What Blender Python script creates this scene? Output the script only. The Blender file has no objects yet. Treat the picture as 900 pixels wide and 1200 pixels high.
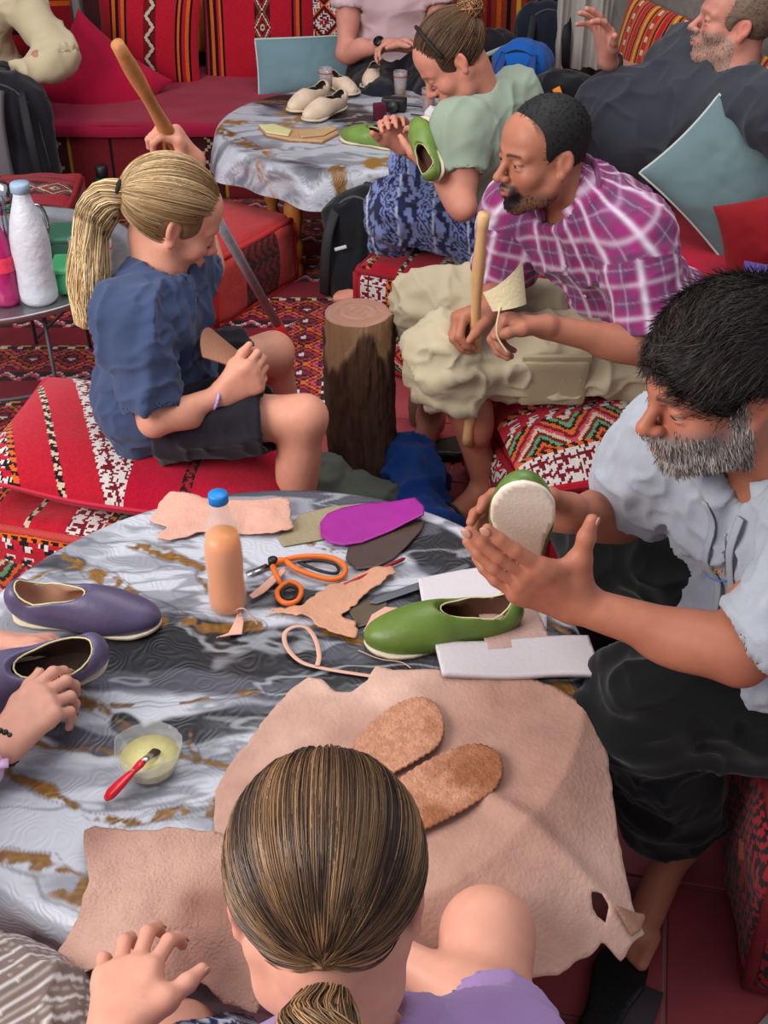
import bpy, math, random
import numpy as np
from math import sin, cos, pi, radians, sqrt, atan2

random.seed(7); RNG = np.random.RandomState(7)
scene = bpy.context.scene
COL = scene.collection

# ------------------------------------------------------------------ camera, world, lights, exposure
CAMZ, FPX, PITCH = 1.77, 1400.0, 35.0
cam_d = bpy.data.cameras.new('camera'); cam = bpy.data.objects.new('camera', cam_d); COL.objects.link(cam)
cam.location = (0, 0, CAMZ); cam.rotation_euler = (radians(90 - PITCH), 0, 0)
cam_d.sensor_fit = 'VERTICAL'; cam_d.sensor_height = 36.0; cam_d.lens = FPX / 1200.0 * 36.0
cam_d.clip_start = 0.05; cam_d.clip_end = 60
scene.camera = cam
scene.view_settings.view_transform = 'Standard'; scene.view_settings.look = 'None'
scene.view_settings.gamma = 1.0; scene.view_settings.use_curve_mapping = False
scene.view_settings.exposure = 0.0
world = bpy.data.worlds.new('world'); scene.world = world; world.use_nodes = True
_bg = world.node_tree.nodes['Background']
_bg.inputs[0].default_value = (0.86, 0.90, 1.0, 1); _bg.inputs[1].default_value = 0.54

def area_light(name, loc, target, sx, sy, power, color):
    d = bpy.data.lights.new(name, 'AREA'); d.shape = 'RECTANGLE'; d.size = sx; d.size_y = sy
    d.energy = power; d.color = color
    o = bpy.data.objects.new(name, d); COL.objects.link(o); o.location = loc
    v = np.array(target, float) - np.array(loc, float)
    o.rotation_euler = (math.atan2(sqrt(v[0]**2 + v[1]**2), -v[2]), 0, math.atan2(v[1], v[0]) - pi/2)
    return o
area_light('daylight_opening_left', (-2.5, 0.4, 2.4), (0.0, 1.9, 0.4), 2.2, 1.6, 135, (1.0, 0.96, 0.92))
area_light('added_overhead_fill', (0.3, 2.6, 3.6), (0.1, 2.5, 0.0), 2.2, 2.4, 62, (1.0, 0.97, 0.94))  # added overhead fill lamp, standing in for sky through the roof

# ------------------------------------------------------------------ pixel -> world helpers (camera geometry)
_c, _s = cos(radians(PITCH)), sin(radians(PITCH))
def ray(px, py):
    a = (px - 450) / FPX; b = (600 - py) / FPX
    return np.array([a, _c + _s * b, -_s + _c * b])
C0 = np.array([0, 0, CAMZ])
def at_z(px, py, z):
    r = ray(px, py); return C0 + r * ((z - CAMZ) / r[2])
def at_y(px, py, y):
    r = ray(px, py); return C0 + r * (y / r[1])
def v3(*a): return np.array(a, float)
def unit(v):
    v = np.asarray(v, float); return v / (np.linalg.norm(v) + 1e-12)
def lerp(a, b, t): return np.asarray(a, float) * (1 - t) + np.asarray(b, float) * t
def frame(fwd, up):
    """columns: right, forward, up"""
    f = unit(fwd); u = np.asarray(up, float); u = unit(u - f * u.dot(f)); r = np.cross(f, u)
    return np.stack([r, f, u], 1)
def rotz(a):
    return np.array([[cos(a), -sin(a), 0], [sin(a), cos(a), 0], [0, 0, 1.0]])
def rotx(a):
    return np.array([[1.0, 0, 0], [0, cos(a), -sin(a)], [0, sin(a), cos(a)]])
def roty(a):
    return np.array([[cos(a), 0, sin(a)], [0, 1.0, 0], [-sin(a), 0, cos(a)]])
def lin(c):
    c = np.asarray(c, float)
    if c.max() > 1.0: c = c / 255.0
    return np.where(c <= 0.04045, c / 12.92, ((c + 0.055) / 1.055) ** 2.4)

# ------------------------------------------------------------------ numpy noise
def _hash(ix, iy, iz, seed):
    h = (ix.astype(np.int64) * 374761393 + iy.astype(np.int64) * 668265263 + iz.astype(np.int64) * 2147483647 + seed * 974711) & 0xffffffff
    h = ((h ^ (h >> 13)) * 1274126177) & 0xffffffff
    return ((h ^ (h >> 16)) & 0xffff) / 65535.0
def vn(P, seed=0):
    P = np.asarray(P, float); i = np.floor(P).astype(np.int64); f = P - i; f = f * f * (3 - 2 * f)
    o = 0
    for dx in (0, 1):
        wx = f[..., 0] if dx else 1 - f[..., 0]
        for dy in (0, 1):
            wy = f[..., 1] if dy else 1 - f[..., 1]
            for dz in (0, 1):
                wz = f[..., 2] if dz else 1 - f[..., 2]
                o = o + wx * wy * wz * _hash(i[..., 0] + dx, i[..., 1] + dy, i[..., 2] + dz, seed)
    return o
def fbm(P, seed=0, n=4):
    P = np.asarray(P, float); o = 0; a = .5; t = 0
    for k in range(n):
        o = o + a * vn(P * (2 ** k) + 17.3 * k, seed + k); t += a; a *= .5
    return o / t
def sm(x, a, b):
    t = np.clip((x - a) / (b - a), 0, 1); return t * t * (3 - 2 * t)

# ------------------------------------------------------------------ materials
MATS = {}
def mat(name, col=(200, 200, 200), rough=.7, attr=False, nscale=0, namt=0, bscale=0, bump=0, metal=0, trans=0, sss=0,
        sheen=0, coat=0, ior=1.45, stretch=None, weave=0, col2=None, alpha=1, spec=.5, bdist=.004):
    if name in MATS: return MATS[name]
    m = bpy.data.materials.new(name); m.use_nodes = True; nt = m.node_tree; N = nt.nodes; L = nt.links
    b = N['Principled BSDF']
    b.inputs['Roughness'].default_value = rough; b.inputs['Metallic'].default_value = metal
    b.inputs['IOR'].default_value = ior; b.inputs['Specular IOR Level'].default_value = spec
    if trans: b.inputs['Transmission Weight'].default_value = trans
    if sss:
        b.inputs['Subsurface Weight'].default_value = sss; b.inputs['Subsurface Radius'].default_value = (.012, .005, .003)
        b.inputs['Subsurface Scale'].default_value = 1.0
    if sheen:
        b.inputs['Sheen Weight'].default_value = sheen; b.inputs['Sheen Roughness'].default_value = .5
    if coat:
        b.inputs['Coat Weight'].default_value = coat; b.inputs['Coat Roughness'].default_value = .15
    if alpha < 1: b.inputs['Alpha'].default_value = alpha
    tc = N.new('ShaderNodeTexCoord'); mp = N.new('ShaderNodeMapping'); L.new(tc.outputs['Object'], mp.inputs[0])
    if stretch: mp.inputs['Scale'].default_value = stretch
    if attr:
        a = N.new('ShaderNodeAttribute'); a.attribute_name = 'Col'; src = a.outputs['Color']
    else:
        r = N.new('ShaderNodeRGB'); r.outputs[0].default_value = (*lin(col), 1); src = r.outputs[0]
    if nscale:
        n = N.new('ShaderNodeTexNoise'); n.inputs['Scale'].default_value = nscale; n.inputs['Detail'].default_value = 4
        L.new(mp.outputs[0], n.inputs['Vector'])
        if col2 is not None:
            r2 = N.new('ShaderNodeMapRange'); r2.inputs[1].default_value = .38; r2.inputs[2].default_value = .62
            L.new(n.outputs[0], r2.inputs[0])
            x = N.new('ShaderNodeMix'); x.data_type = 'RGBA'; L.new(r2.outputs[0], x.inputs[0]); L.new(src, x.inputs[6])
            x.inputs[7].default_value = (*lin(col2), 1); src = x.outputs[2]
        else:
            mr = N.new('ShaderNodeMapRange'); mr.inputs[1].default_value = .25; mr.inputs[2].default_value = .75
            mr.inputs[3].default_value = 1 - namt; mr.inputs[4].default_value = 1 + namt; L.new(n.outputs[0], mr.inputs[0])
            x = N.new('ShaderNodeVectorMath'); x.operation = 'MULTIPLY'; L.new(src, x.inputs[0]); L.new(mr.outputs[0], x.inputs[1])
            src = x.outputs[0]
    L.new(src, b.inputs['Base Color'])
    if bump:
        bn = N.new('ShaderNodeBump'); bn.inputs['Strength'].default_value = bump; bn.inputs['Distance'].default_value = bdist
        t = N.new('ShaderNodeTexNoise'); t.inputs['Scale'].default_value = bscale; t.inputs['Detail'].default_value = 5
        L.new(mp.outputs[0], t.inputs['Vector']); h = t.outputs[0]
        if weave:
            w = N.new('ShaderNodeTexWave'); w.inputs['Scale'].default_value = weave; w.inputs['Distortion'].default_value = 1.0
            L.new(mp.outputs[0], w.inputs['Vector'])
            ad = N.new('ShaderNodeMath'); ad.operation = 'ADD'; L.new(h, ad.inputs[0]); L.new(w.outputs[1], ad.inputs[1]); h = ad.outputs[0]
        L.new(h, bn.inputs['Height']); L.new(bn.outputs[0], b.inputs['Normal'])
    MATS[name] = m; return m

# ------------------------------------------------------------------ objects
WL = {}
def mesh_data(name, V, F, m, col=None, fcol=None, smooth=True, uv=None):
    me = bpy.data.meshes.new(name); V = np.asarray(V, np.float32)
    if isinstance(F, np.ndarray):
        k = F.shape[1]; n = len(F)
        me.vertices.add(len(V)); me.vertices.foreach_set('co', V.ravel())
        me.loops.add(n * k); me.loops.foreach_set('vertex_index', F.astype(np.int32).ravel())
        me.polygons.add(n); me.polygons.foreach_set('loop_start', np.arange(0, n * k, k, dtype=np.int32))
        me.update(calc_edges=True); me.validate()
    else:
        me.from_pydata([tuple(v) for v in V.tolist()], [], [tuple(f) for f in F])
    if smooth: me.polygons.foreach_set('use_smooth', np.ones(len(me.polygons), bool))
    if col is not None:
        a = me.color_attributes.new('Col', 'FLOAT_COLOR', 'POINT'); c = np.ones((len(V), 4), np.float32); c[:, :3] = col
        a.data.foreach_set('color', c.ravel())
    if fcol is not None and len(fcol) == len(me.polygons):
        a = me.attributes.new('Col', 'FLOAT_COLOR', 'FACE'); c = np.ones((len(fcol), 4), np.float32); c[:, :3] = fcol
        a.data.foreach_set('color', c.ravel())
    if uv is not None:
        a = me.attributes.new('guv', 'FLOAT_VECTOR', 'POINT'); u = np.zeros((len(V), 3), np.float32); u[:, :uv.shape[1]] = uv
        a.data.foreach_set('vector', u.ravel())
    me.materials.append(m); return me
def tag(o, label=None, cat=None, group=None, kind=None):
    if label: o['label'] = label
    if cat: o['category'] = cat
    if group: o['group'] = group
    if kind: o['kind'] = kind
    return o
def thing(name, label, cat, loc=(0, 0, 0), group=None):
    o = bpy.data.objects.new(name, None); COL.objects.link(o); o.location = loc; WL[o.name] = np.array(loc, float)
    o.empty_display_size = .05
    return tag(o, label, cat, group)
def part(name, VF, m, parent, label=None, kind=None, **kw):
    V, F = VF; L = WL[parent.name]
    me = mesh_data(name, np.asarray(V, float) - L, F, m, **kw)
    o = bpy.data.objects.new(name, me); COL.objects.link(o); o.parent = parent; WL[o.name] = L
    return tag(o, label, kind=kind)
def solo(name, label, cat, VF, m, group=None, kind=None, **kw):
    V, F = VF; V = np.asarray(V, float)
    L = np.array([V[:, 0].mean(), V[:, 1].mean(), V[:, 2].min()])
    me = mesh_data(name, V - L, F, m, **kw)
    o = bpy.data.objects.new(name, me); COL.objects.link(o); o.location = L; WL[o.name] = L
    return tag(o, label, cat, group, kind)
def copy_tree(o, parent=None):
    c = o.copy(); COL.objects.link(c)
    if parent is not None: c.parent = parent
    for ch in list(o.children): copy_tree(ch, c)
    return c
def dup(o, loc, rz=0, label=None, rot=None):
    c = copy_tree(o); c.location = loc; c.rotation_euler = rot if rot is not None else (0, 0, rz)
    if label: c['label'] = label
    return c

# ------------------------------------------------------------------ mesh builders (return V, F)
def join(*parts):
    Vs = []; Fs = []; o = 0
    for V, F in parts:
        V = np.asarray(V, float); Vs.append(V)
        Fs += [tuple(int(i) + o for i in f) for f in F]; o += len(V)
    return np.concatenate(Vs), Fs
def xf(VF, R=None, t=(0, 0, 0), s=1):
    V, F = VF; V = np.asarray(V, float) * s
    if R is not None: V = V @ np.asarray(R).T
    return V + np.asarray(t, float), F
def box(c, h, R=None, bev=0):
    if bev: return rbox(c, h, bev, 2, R)[:2]
    V = np.array([[x, y, z] for x in (-1, 1) for y in (-1, 1) for z in (-1, 1)], float) * np.asarray(h, float)
    F = [(0, 1, 3, 2), (4, 6, 7, 5), (0, 4, 5, 1), (2, 3, 7, 6), (0, 2, 6, 4), (1, 5, 7, 3)]
    if R is not None: V = V @ np.asarray(R).T
    return V + np.asarray(c, float), F
def rbox(c, h, r, n=6, R=None, puff=0):
    """rounded box; returns V, F, side, uv(metres, face centre) ; n = cells per side (int or tuple of metres step)"""
    h = np.asarray(h, float); Vs = []; Fs = []; sd = []; uv = []; o = 0
    for ax in range(3):
        for sg in (-1, 1):
            a1, a2 = (ax + 1) % 3, (ax + 2) % 3
            if isinstance(n, float): n1 = max(2, int(2 * h[a1] / n)); n2 = max(2, int(2 * h[a2] / n))
            else: n1 = n2 = n
            # parameter with clustering near the edges so that the rounding is resolved
            def par(k, hh):
                t = np.linspace(-1, 1, k + 1)
                if isinstance(n, float): return t * hh
                return hh * np.sign(t) * (1 - (1 - np.abs(t)) ** 1.6)
            U, W = np.meshgrid(par(n1, h[a1]), par(n2, h[a2]), indexing='ij')
            P = np.zeros(U.shape + (3,)); P[..., ax] = sg * h[ax]; P[..., a1] = U; P[..., a2] = W
            Q = np.clip(P, -(h - r), h - r); d = P - Q; ln = np.linalg.norm(d, axis=-1, keepdims=True)
            P2 = Q + d / np.maximum(ln, 1e-9) * r
            if puff:
                P2[..., ax] += sg * puff * (1 - (U / h[a1]) ** 2) * (1 - (W / h[a2]) ** 2)
            Vs.append(P2.reshape(-1, 3))
            i = np.arange(n1)[:, None]; j = np.arange(n2)[None, :]; a = o + i * (n2 + 1) + j
            q = np.stack([a, a + n2 + 1, a + n2 + 2, a + 1], -1).reshape(-1, 4)
            if sg < 0: q = q[:, ::-1]
            Fs.append(q); o += (n1 + 1) * (n2 + 1)
            uc = (U[:-1, :-1] + U[1:, 1:]) / 2; wc = (W[:-1, :-1] + W[1:, 1:]) / 2
            uv.append(np.stack([uc.ravel(), wc.ravel()], 1)); sd.append(np.full(len(q), ax * 2 + (sg > 0)))
    V = np.concatenate(Vs); F = np.concatenate(Fs); side = np.concatenate(sd); uv = np.concatenate(uv)
    if R is not None: V = V @ np.asarray(R).T
    return V + np.asarray(c, float), F, side, uv
def lathe(prof, n=24, c=(0, 0, 0), cap=True):
    V = []; F = []; m = len(prof)
    for r, z in prof:
        for k in range(n):
            a = 2 * pi * k / n; V.append((r * cos(a), r * sin(a), z))
    for i in range(m - 1):
        for k in range(n):
            k2 = (k + 1) % n; F.append((i * n + k, i * n + k2, (i + 1) * n + k2, (i + 1) * n + k))
    if cap:
        if prof[0][0] > 1e-5: F.append(tuple(range(n - 1, -1, -1)))
        if prof[-1][0] > 1e-5: F.append(tuple((m - 1) * n + k for k in range(n)))
    return np.array(V) + np.asarray(c, float), F
def tube(pts, r, n=8, closed=False, flat=1.0, up=None, cap=True):
    pts = np.asarray(pts, float); m = len(pts); r = np.broadcast_to(np.asarray(r, float), (m,))
    V = []; F = []; ref = np.asarray(up if up is not None else (0.13, 0.21, 0.97), float)
    for i in range(m):
        if closed: t = pts[(i + 1) % m] - pts[i - 1]
        else: t = pts[min(i + 1, m - 1)] - pts[max(i - 1, 0)]
        t = unit(t); a = ref - t * ref.dot(t)
        if np.linalg.norm(a) < 1e-3: a = np.cross(t, (1, 0, 0))
        a = unit(a); b = np.cross(t, a)
        if up is None: ref = a
        for k in range(n):
            w = 2 * pi * k / n; V.append(pts[i] + r[i] * (cos(w) * a * flat + sin(w) * b))
    for i in range(m if closed else m - 1):
        i2 = (i + 1) % m
        for k in range(n):
            k2 = (k + 1) % n; F.append((i * n + k, i * n + k2, i2 * n + k2, i2 * n + k))
    if not closed and cap:
        F.append(tuple(range(n - 1, -1, -1))); F.append(tuple((m - 1) * n + k for k in range(n)))
    return np.array(V), F
def spline(pts, n=8):
    P = np.asarray(pts, float); out = []
    Q = np.vstack([2 * P[0] - P[1], P, 2 * P[-1] - P[-2]])
    for i in range(1, len(Q) - 2):
        for k in range(n):
            t = k / n; a, b, c, d = Q[i - 1], Q[i], Q[i + 1], Q[i + 2]
            out.append(.5 * ((2 * b) + (c - a) * t + (2 * a - 5 * b + 4 * c - d) * t * t + (3 * b - a - 3 * c + d) * t ** 3))
    out.append(P[-1]); return np.array(out)
def uvsphere(c, r, n=16, m=10, R=None):
    V = []; F = []; r = np.broadcast_to(np.asarray(r, float), (3,))
    for i in range(m + 1):
        th = pi * i / m
        for k in range(n):
            a = 2 * pi * k / n; V.append((sin(th) * cos(a), sin(th) * sin(a), cos(th)))
    for i in range(m):
        for k in range(n):
            k2 = (k + 1) % n; F.append((i * n + k, (i + 1) * n + k, (i + 1) * n + k2, i * n + k2))
    V = np.array(V) * r
    if R is not None: V = V @ np.asarray(R).T
    return V + np.asarray(c, float), F
def in_poly(P, poly):
    x, y = P[..., 0], P[..., 1]; ins = np.zeros(x.shape, bool); n = len(poly)
    for i in range(n):
        x1, y1 = poly[i][:2]; x2, y2 = poly[(i + 1) % n][:2]
        c = ((y1 > y) != (y2 > y)) & (x < (x2 - x1) * (y - y1) / (y2 - y1 + 1e-15) + x1); ins ^= c
    return ins
def near_poly(P, poly):
    best = np.full(len(P), 1e9); out = P.copy(); n = len(poly)
    for i in range(n):
        a = np.asarray(poly[i][:2], float); b = np.asarray(poly[(i + 1) % n][:2], float); d = b - a
        t = np.clip(((P - a) @ d) / (d @ d + 1e-12), 0, 1); q = a + t[:, None] * d; ds = np.linalg.norm(P - q, axis=1)
        w = ds < best; best[w] = ds[w]; out[w] = q[w]
    return out, best
def sheet(poly, step, zf, th=.002, holes=(), rag=0, seed=0):
    """thin sheet following outline poly (xy, metres) with z = zf(x, y) ; real thickness"""
    poly = np.asarray(poly, float)[:, :2]
    if rag:
        out = []
        for i in range(len(poly)):
            a, b = poly[i], poly[(i + 1) % len(poly)]; k = max(1, int(np.linalg.norm(b - a) / (step * 2)))
            for q in range(k):
                p = lerp(a, b, q / k); nrm = unit(v3(-(b - a)[1], (b - a)[0], 0))[:2]
                out.append(p + nrm * rag * (vn(v3(p[0] / step / 3, p[1] / step / 3, seed)[None], seed)[0] - .5) * 2)
        poly = np.array(out)
    lo = poly.min(0) - step; hi = poly.max(0) + step
    X = np.arange(lo[0], hi[0] + step, step); Y = np.arange(lo[1], hi[1] + step, step)
    GX, GY = np.meshgrid(X, Y, indexing='ij'); cen = np.stack([GX[:-1, :-1] + step / 2, GY[:-1, :-1] + step / 2], -1)
    ins = in_poly(cen, poly)
    for h in holes: ins &= ~in_poly(cen, h)
    ii, jj = np.nonzero(ins); ny = GX.shape[1]; a = ii * ny + jj
    q = np.stack([a, a + ny, a + ny + 1, a + 1], 1); used, inv = np.unique(q, return_inverse=True); q = inv.reshape(-1, 4)
    P = np.stack([GX.ravel()[used], GY.ravel()[used]], 1); cnt = np.bincount(q.ravel(), minlength=len(P)); bd = cnt < 4
    B = P[bd]; best, dist = near_poly(B, poly)
    for h in holes:
        b2, d2 = near_poly(B, h); w = d2 < dist; best[w] = b2[w]; dist[w] = d2[w]
    ok = dist < step * 1.2; B[ok] = best[ok]; P[bd] = B
    z = zf(P[:, 0], P[:, 1]); n = len(P)
    V = np.vstack([np.c_[P, z], np.c_[P, z - th]])
    ed = np.vstack([q[:, [0, 1]], q[:, [1, 2]], q[:, [2, 3]], q[:, [3, 0]]])
    key = np.sort(ed, 1); kk = key[:, 0].astype(np.int64) * n + key[:, 1]; u, idx, c = np.unique(kk, return_index=True, return_counts=True)
    be = ed[idx[c == 1]]; side = np.stack([be[:, 1], be[:, 0], be[:, 0] + n, be[:, 1] + n], 1)
    F = np.vstack([q, q[:, ::-1] + n, side])
    return V, F
def pillow(w, d, t, step=.006, pinch=.06, sag=0, seed=1, crease=.006):
    """soft cushion in the xy plane, thickness t; returns V,F,uv(0..1 of face centres), top flag"""
    n1 = max(8, int(w / step)); n2 = max(8, int(d / step))
    u = np.linspace(-1, 1, n1 + 1); v = np.linspace(-1, 1, n2 + 1); U, W = np.meshgrid(u, v, indexing='ij')
    X = U * w / 2 * (1 - pinch * (1 - W ** 2)); Y = W * d / 2 * (1 - pinch * (1 - U ** 2))
    H = t / 2 * np.clip((1 - np.abs(U) ** 2.5) * (1 - np.abs(W) ** 2.5), 0, 1) ** .6
    cr = (fbm(np.stack([X * 9, Y * 9, X * 0 + seed], -1), seed, 3) - .5) * crease * 2 * np.sqrt(np.clip(H / (t / 2), 0, 1))
    V = []; F = []; UV = []; TP = []
    for sgn in (1, -1):
        V.append(np.stack([X, Y, sgn * H + cr], -1).reshape(-1, 3))
        i = np.arange(n1)[:, None]; j = np.arange(n2)[None, :]; a = i * (n2 + 1) + j + (0 if sgn > 0 else (n1 + 1) * (n2 + 1))
        q = np.stack([a, a + n2 + 1, a + n2 + 2, a + 1], -1).reshape(-1, 4)
        if sgn < 0: q = q[:, ::-1]
        F.append(q)
        uc = (U[:-1, :-1] + U[1:, 1:]) / 4 + .5; wc = (W[:-1, :-1] + W[1:, 1:]) / 4 + .5
        UV.append(np.stack([uc.ravel(), wc.ravel()], 1)); TP.append(np.full(len(q), sgn > 0))
    return np.concatenate(V), np.concatenate(F), np.concatenate(UV), np.concatenate(TP)

# ------------------------------------------------------------------ signed distance sculpting
class SDF:
    def __init__(s): s.p = []
    def cap(s, a, b, r1, r2=None, k=.015, op=1):
        a = np.asarray(a, float); b = np.asarray(b, float); r2 = r1 if r2 is None else r2; R = max(r1, r2)
        s.p.append(('c', (a, b, r1, r2), np.minimum(a, b) - R, np.maximum(a, b) + R, k, op)); return s
    def cone(s, a, b, r1, r2, k=.01, op=1, rr=.004):     # flat ended
        a = np.asarray(a, float); b = np.asarray(b, float); R = max(r1, r2) + rr
        s.p.append(('f', (a, b, r1, r2, rr), np.minimum(a, b) - R, np.maximum(a, b) + R, k, op)); return s
    def ell(s, c, r, rot=None, k=.02, op=1):
        c = np.asarray(c, float); r = np.broadcast_to(np.asarray(r, float), (3,)); rot = np.eye(3) if rot is None else rot
        e = np.abs(rot) @ r; s.p.append(('e', (c, r, rot), c - e, c + e, k, op)); return s
    def box(s, c, h, rr=.005, rot=None, k=.005, op=1):
        c = np.asarray(c, float); h = np.asarray(h, float); rot = np.eye(3) if rot is None else rot
        e = np.abs(rot) @ h; s.p.append(('b', (c, h, rot, rr), c - e, c + e, k, op)); return s
    def chain(s, pts, rs, k=.015, op=1):
        for i in range(len(pts) - 1): s.cap(pts[i], pts[i + 1], rs[i], rs[i + 1], k, op)
        return s
    def bounds(s):
        lo = np.min([p[2] for p in s.p if p[5] > 0], 0); hi = np.max([p[3] for p in s.p if p[5] > 0], 0); return lo, hi
    def field(s, lo, hi, res):
        n = np.ceil((hi - lo) / res).astype(int) + 1
        F = np.full(n, .08, np.float32)
        ax = [lo[i] + res * np.arange(n[i]) for i in range(3)]
        for kind, a, pl, ph, k, op in s.p:
            pad = k + 3 * res
            i0 = np.clip(np.floor((pl - pad - lo) / res).astype(int), 0, n); i1 = np.clip(np.ceil((ph + pad - lo) / res).astype(int) + 1, 0, n)
            if (i1 <= i0).any(): continue
            X = ax[0][i0[0]:i1[0]][:, None, None]; Y = ax[1][i0[1]:i1[1]][None, :, None]; Z = ax[2][i0[2]:i1[2]][None, None, :]
            if kind in 'cf':
                A, B = a[0], a[1]; ba = B - A; L2 = ba @ ba + 1e-12
                dx, dy, dz = X - A[0], Y - A[1], Z - A[2]
                h = (dx * ba[0] + dy * ba[1] + dz * ba[2]) / L2; hc = np.clip(h, 0, 1)
                hh = hc if kind == 'c' else h
                rad = np.sqrt((dx - hh * ba[0]) ** 2 + (dy - hh * ba[1]) ** 2 + (dz - hh * ba[2]) ** 2) - (a[2] + (a[3] - a[2]) * hc)
                if kind == 'c': d = rad
                else:
                    rr = a[4]; axd = np.maximum(-h, h - 1) * sqrt(L2); q1 = rad + rr; q2 = axd + rr
                    d = np.minimum(np.maximum(q1, q2), 0) + np.sqrt(np.maximum(q1, 0) ** 2 + np.maximum(q2, 0) ** 2) - rr
            else:
                c, r, rot = a[0], a[1], a[2]; dx, dy, dz = X - c[0], Y - c[1], Z - c[2]
                q = [dx * rot[0, i] + dy * rot[1, i] + dz * rot[2, i] for i in range(3)]
                if kind == 'e':
                    k0 = np.sqrt(sum((q[i] / r[i]) ** 2 for i in range(3))); k1 = np.sqrt(sum((q[i] / r[i] ** 2) ** 2 for i in range(3))) + 1e-9
                    d = k0 * (k0 - 1) / k1
                else:
                    rr = a[3]; q = [np.abs(q[i]) - r[i] + rr for i in range(3)]
                    d = np.sqrt(sum(np.maximum(q[i], 0) ** 2 for i in range(3))) + np.minimum(np.maximum(np.maximum(q[0], q[1]), q[2]), 0) - rr
            f = F[i0[0]:i1[0], i0[1]:i1[1], i0[2]:i1[2]]
            if op > 0:
                h = np.clip(.5 + .5 * (f - d) / k, 0, 1); f[...] = f * (1 - h) + d * h - k * h * (1 - h)
            else:
                g = -f; h = np.clip(.5 + .5 * (g - d) / k, 0, 1); f[...] = -(g * (1 - h) + d * h - k * h * (1 - h))
        return F
    def mesh(s, res=.006, lo=None, hi=None):
        if lo is None:
            lo, hi = s.bounds(); lo = lo - 3 * res; hi = hi + 3 * res
        return nets(s.field(lo, hi, res), lo, res)
def nets(F, o, res):
    S = F < 0; n = F.shape; c = np.zeros((n[0] - 1, n[1] - 1, n[2] - 1), np.int8)
    for i in (0, 1):
        for j in (0, 1):
            for k in (0, 1): c += S[i:n[0] - 1 + i, j:n[1] - 1 + j, k:n[2] - 1 + k]
    I = np.nonzero((c > 0) & (c < 8)); N = len(I[0]); idm = np.full(c.shape, -1, np.int32); idm[I] = np.arange(N)
    acc = np.zeros((N, 3)); cnt = np.zeros(N)
    for ax in range(3):
        for p in (0, 1):
            for q in (0, 1):
                o0 = [0, 0, 0]; o0[(ax + 1) % 3] = p; o0[(ax + 2) % 3] = q; o1 = list(o0); o1[ax] = 1
                f0 = F[I[0] + o0[0], I[1] + o0[1], I[2] + o0[2]]; f1 = F[I[0] + o1[0], I[1] + o1[1], I[2] + o1[2]]
                w = (f0 < 0) != (f1 < 0); t = np.where(w, f0 / np.where(w, f0 - f1, 1), 0)
                pos = np.array(o0, float)[None, :] * np.ones((N, 1)); pos[:, ax] = t
                acc += pos * w[:, None]; cnt += w
    V = np.stack(I, 1) + acc / np.maximum(cnt, 1)[:, None]; V = np.asarray(o) + V * res
    Fs = []
    for ax in range(3):
        a1, a2 = (ax + 1) % 3, (ax + 2) % 3
        sl0 = [slice(None)] * 3; sl1 = [slice(None)] * 3; sl0[ax] = slice(0, n[ax] - 1); sl1[ax] = slice(1, n[ax])
        for a in (a1, a2): sl0[a] = slice(1, n[a] - 1); sl1[a] = slice(1, n[a] - 1)
        A = S[tuple(sl0)]; B = S[tuple(sl1)]
        for sg, W in ((1, A & ~B), (-1, ~A & B)):
            idx = np.nonzero(W); idx = [np.array(x) for x in idx]; idx[a1] = idx[a1] + 1; idx[a2] = idx[a2] + 1
            def cid(d1, d2):
                t = [x.copy() for x in idx]; t[a1] += d1; t[a2] += d2; return idm[t[0], t[1], t[2]]
            q = np.stack([cid(-1, -1), cid(0, -1), cid(0, 0), cid(-1, 0)], 1)
            if sg < 0: q = q[:, ::-1]
            Fs.append(q)
    Fq = np.concatenate(Fs); Fq = Fq[(Fq >= 0).all(1)]
    return V, Fq
def vnormals(V, F):
    if F.shape[1] == 4: n = np.cross(V[F[:, 2]] - V[F[:, 0]], V[F[:, 3]] - V[F[:, 1]])
    else: n = np.cross(V[F[:, 1]] - V[F[:, 0]], V[F[:, 2]] - V[F[:, 0]])
    N = np.zeros_like(V)
    for k in range(F.shape[1]): np.add.at(N, F[:, k], n)
    return N / (np.linalg.norm(N, axis=1, keepdims=True) + 1e-12)
def relax(V, F, it=1, lam=.5):
    for _ in range(it):
        A = np.zeros_like(V); c = np.zeros(len(V))
        for k in range(4):
            a, b = F[:, k], F[:, (k + 1) % 4]
            np.add.at(A, a, V[b]); np.add.at(A, b, V[a]); np.add.at(c, a, 1); np.add.at(c, b, 1)
        ok = c > 0; V = V.copy(); V[ok] += lam * (A[ok] / c[ok, None] - V[ok])
    return V
def displace(V, F, fn):
    return V + vnormals(V, F) * fn(V)[:, None]
def folds(V, axis, freq, amp, seed, stretch=3.5):
    """cloth folds: ridged noise compressed across 'axis'"""
    ax = unit(axis); al = V @ ax; P = V * freq - np.outer(al * freq * (1 - 1 / stretch), ax)
    n = fbm(P + seed * 3.1, seed, 2); r = np.clip(1 - np.abs(2 * n - 1) * 1.5, 0, 1)
    return amp * .8 * (1.9 * r ** 3 - .28 + .4 * (n - .5))
def proj(V, p, d):
    Q = V - p; t = Q @ d; pr = np.linalg.norm(Q - t[:, None] * d, axis=1); w = np.where(pr < .009)[0]
    return p + d * t[w].max() if len(w) else p
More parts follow.
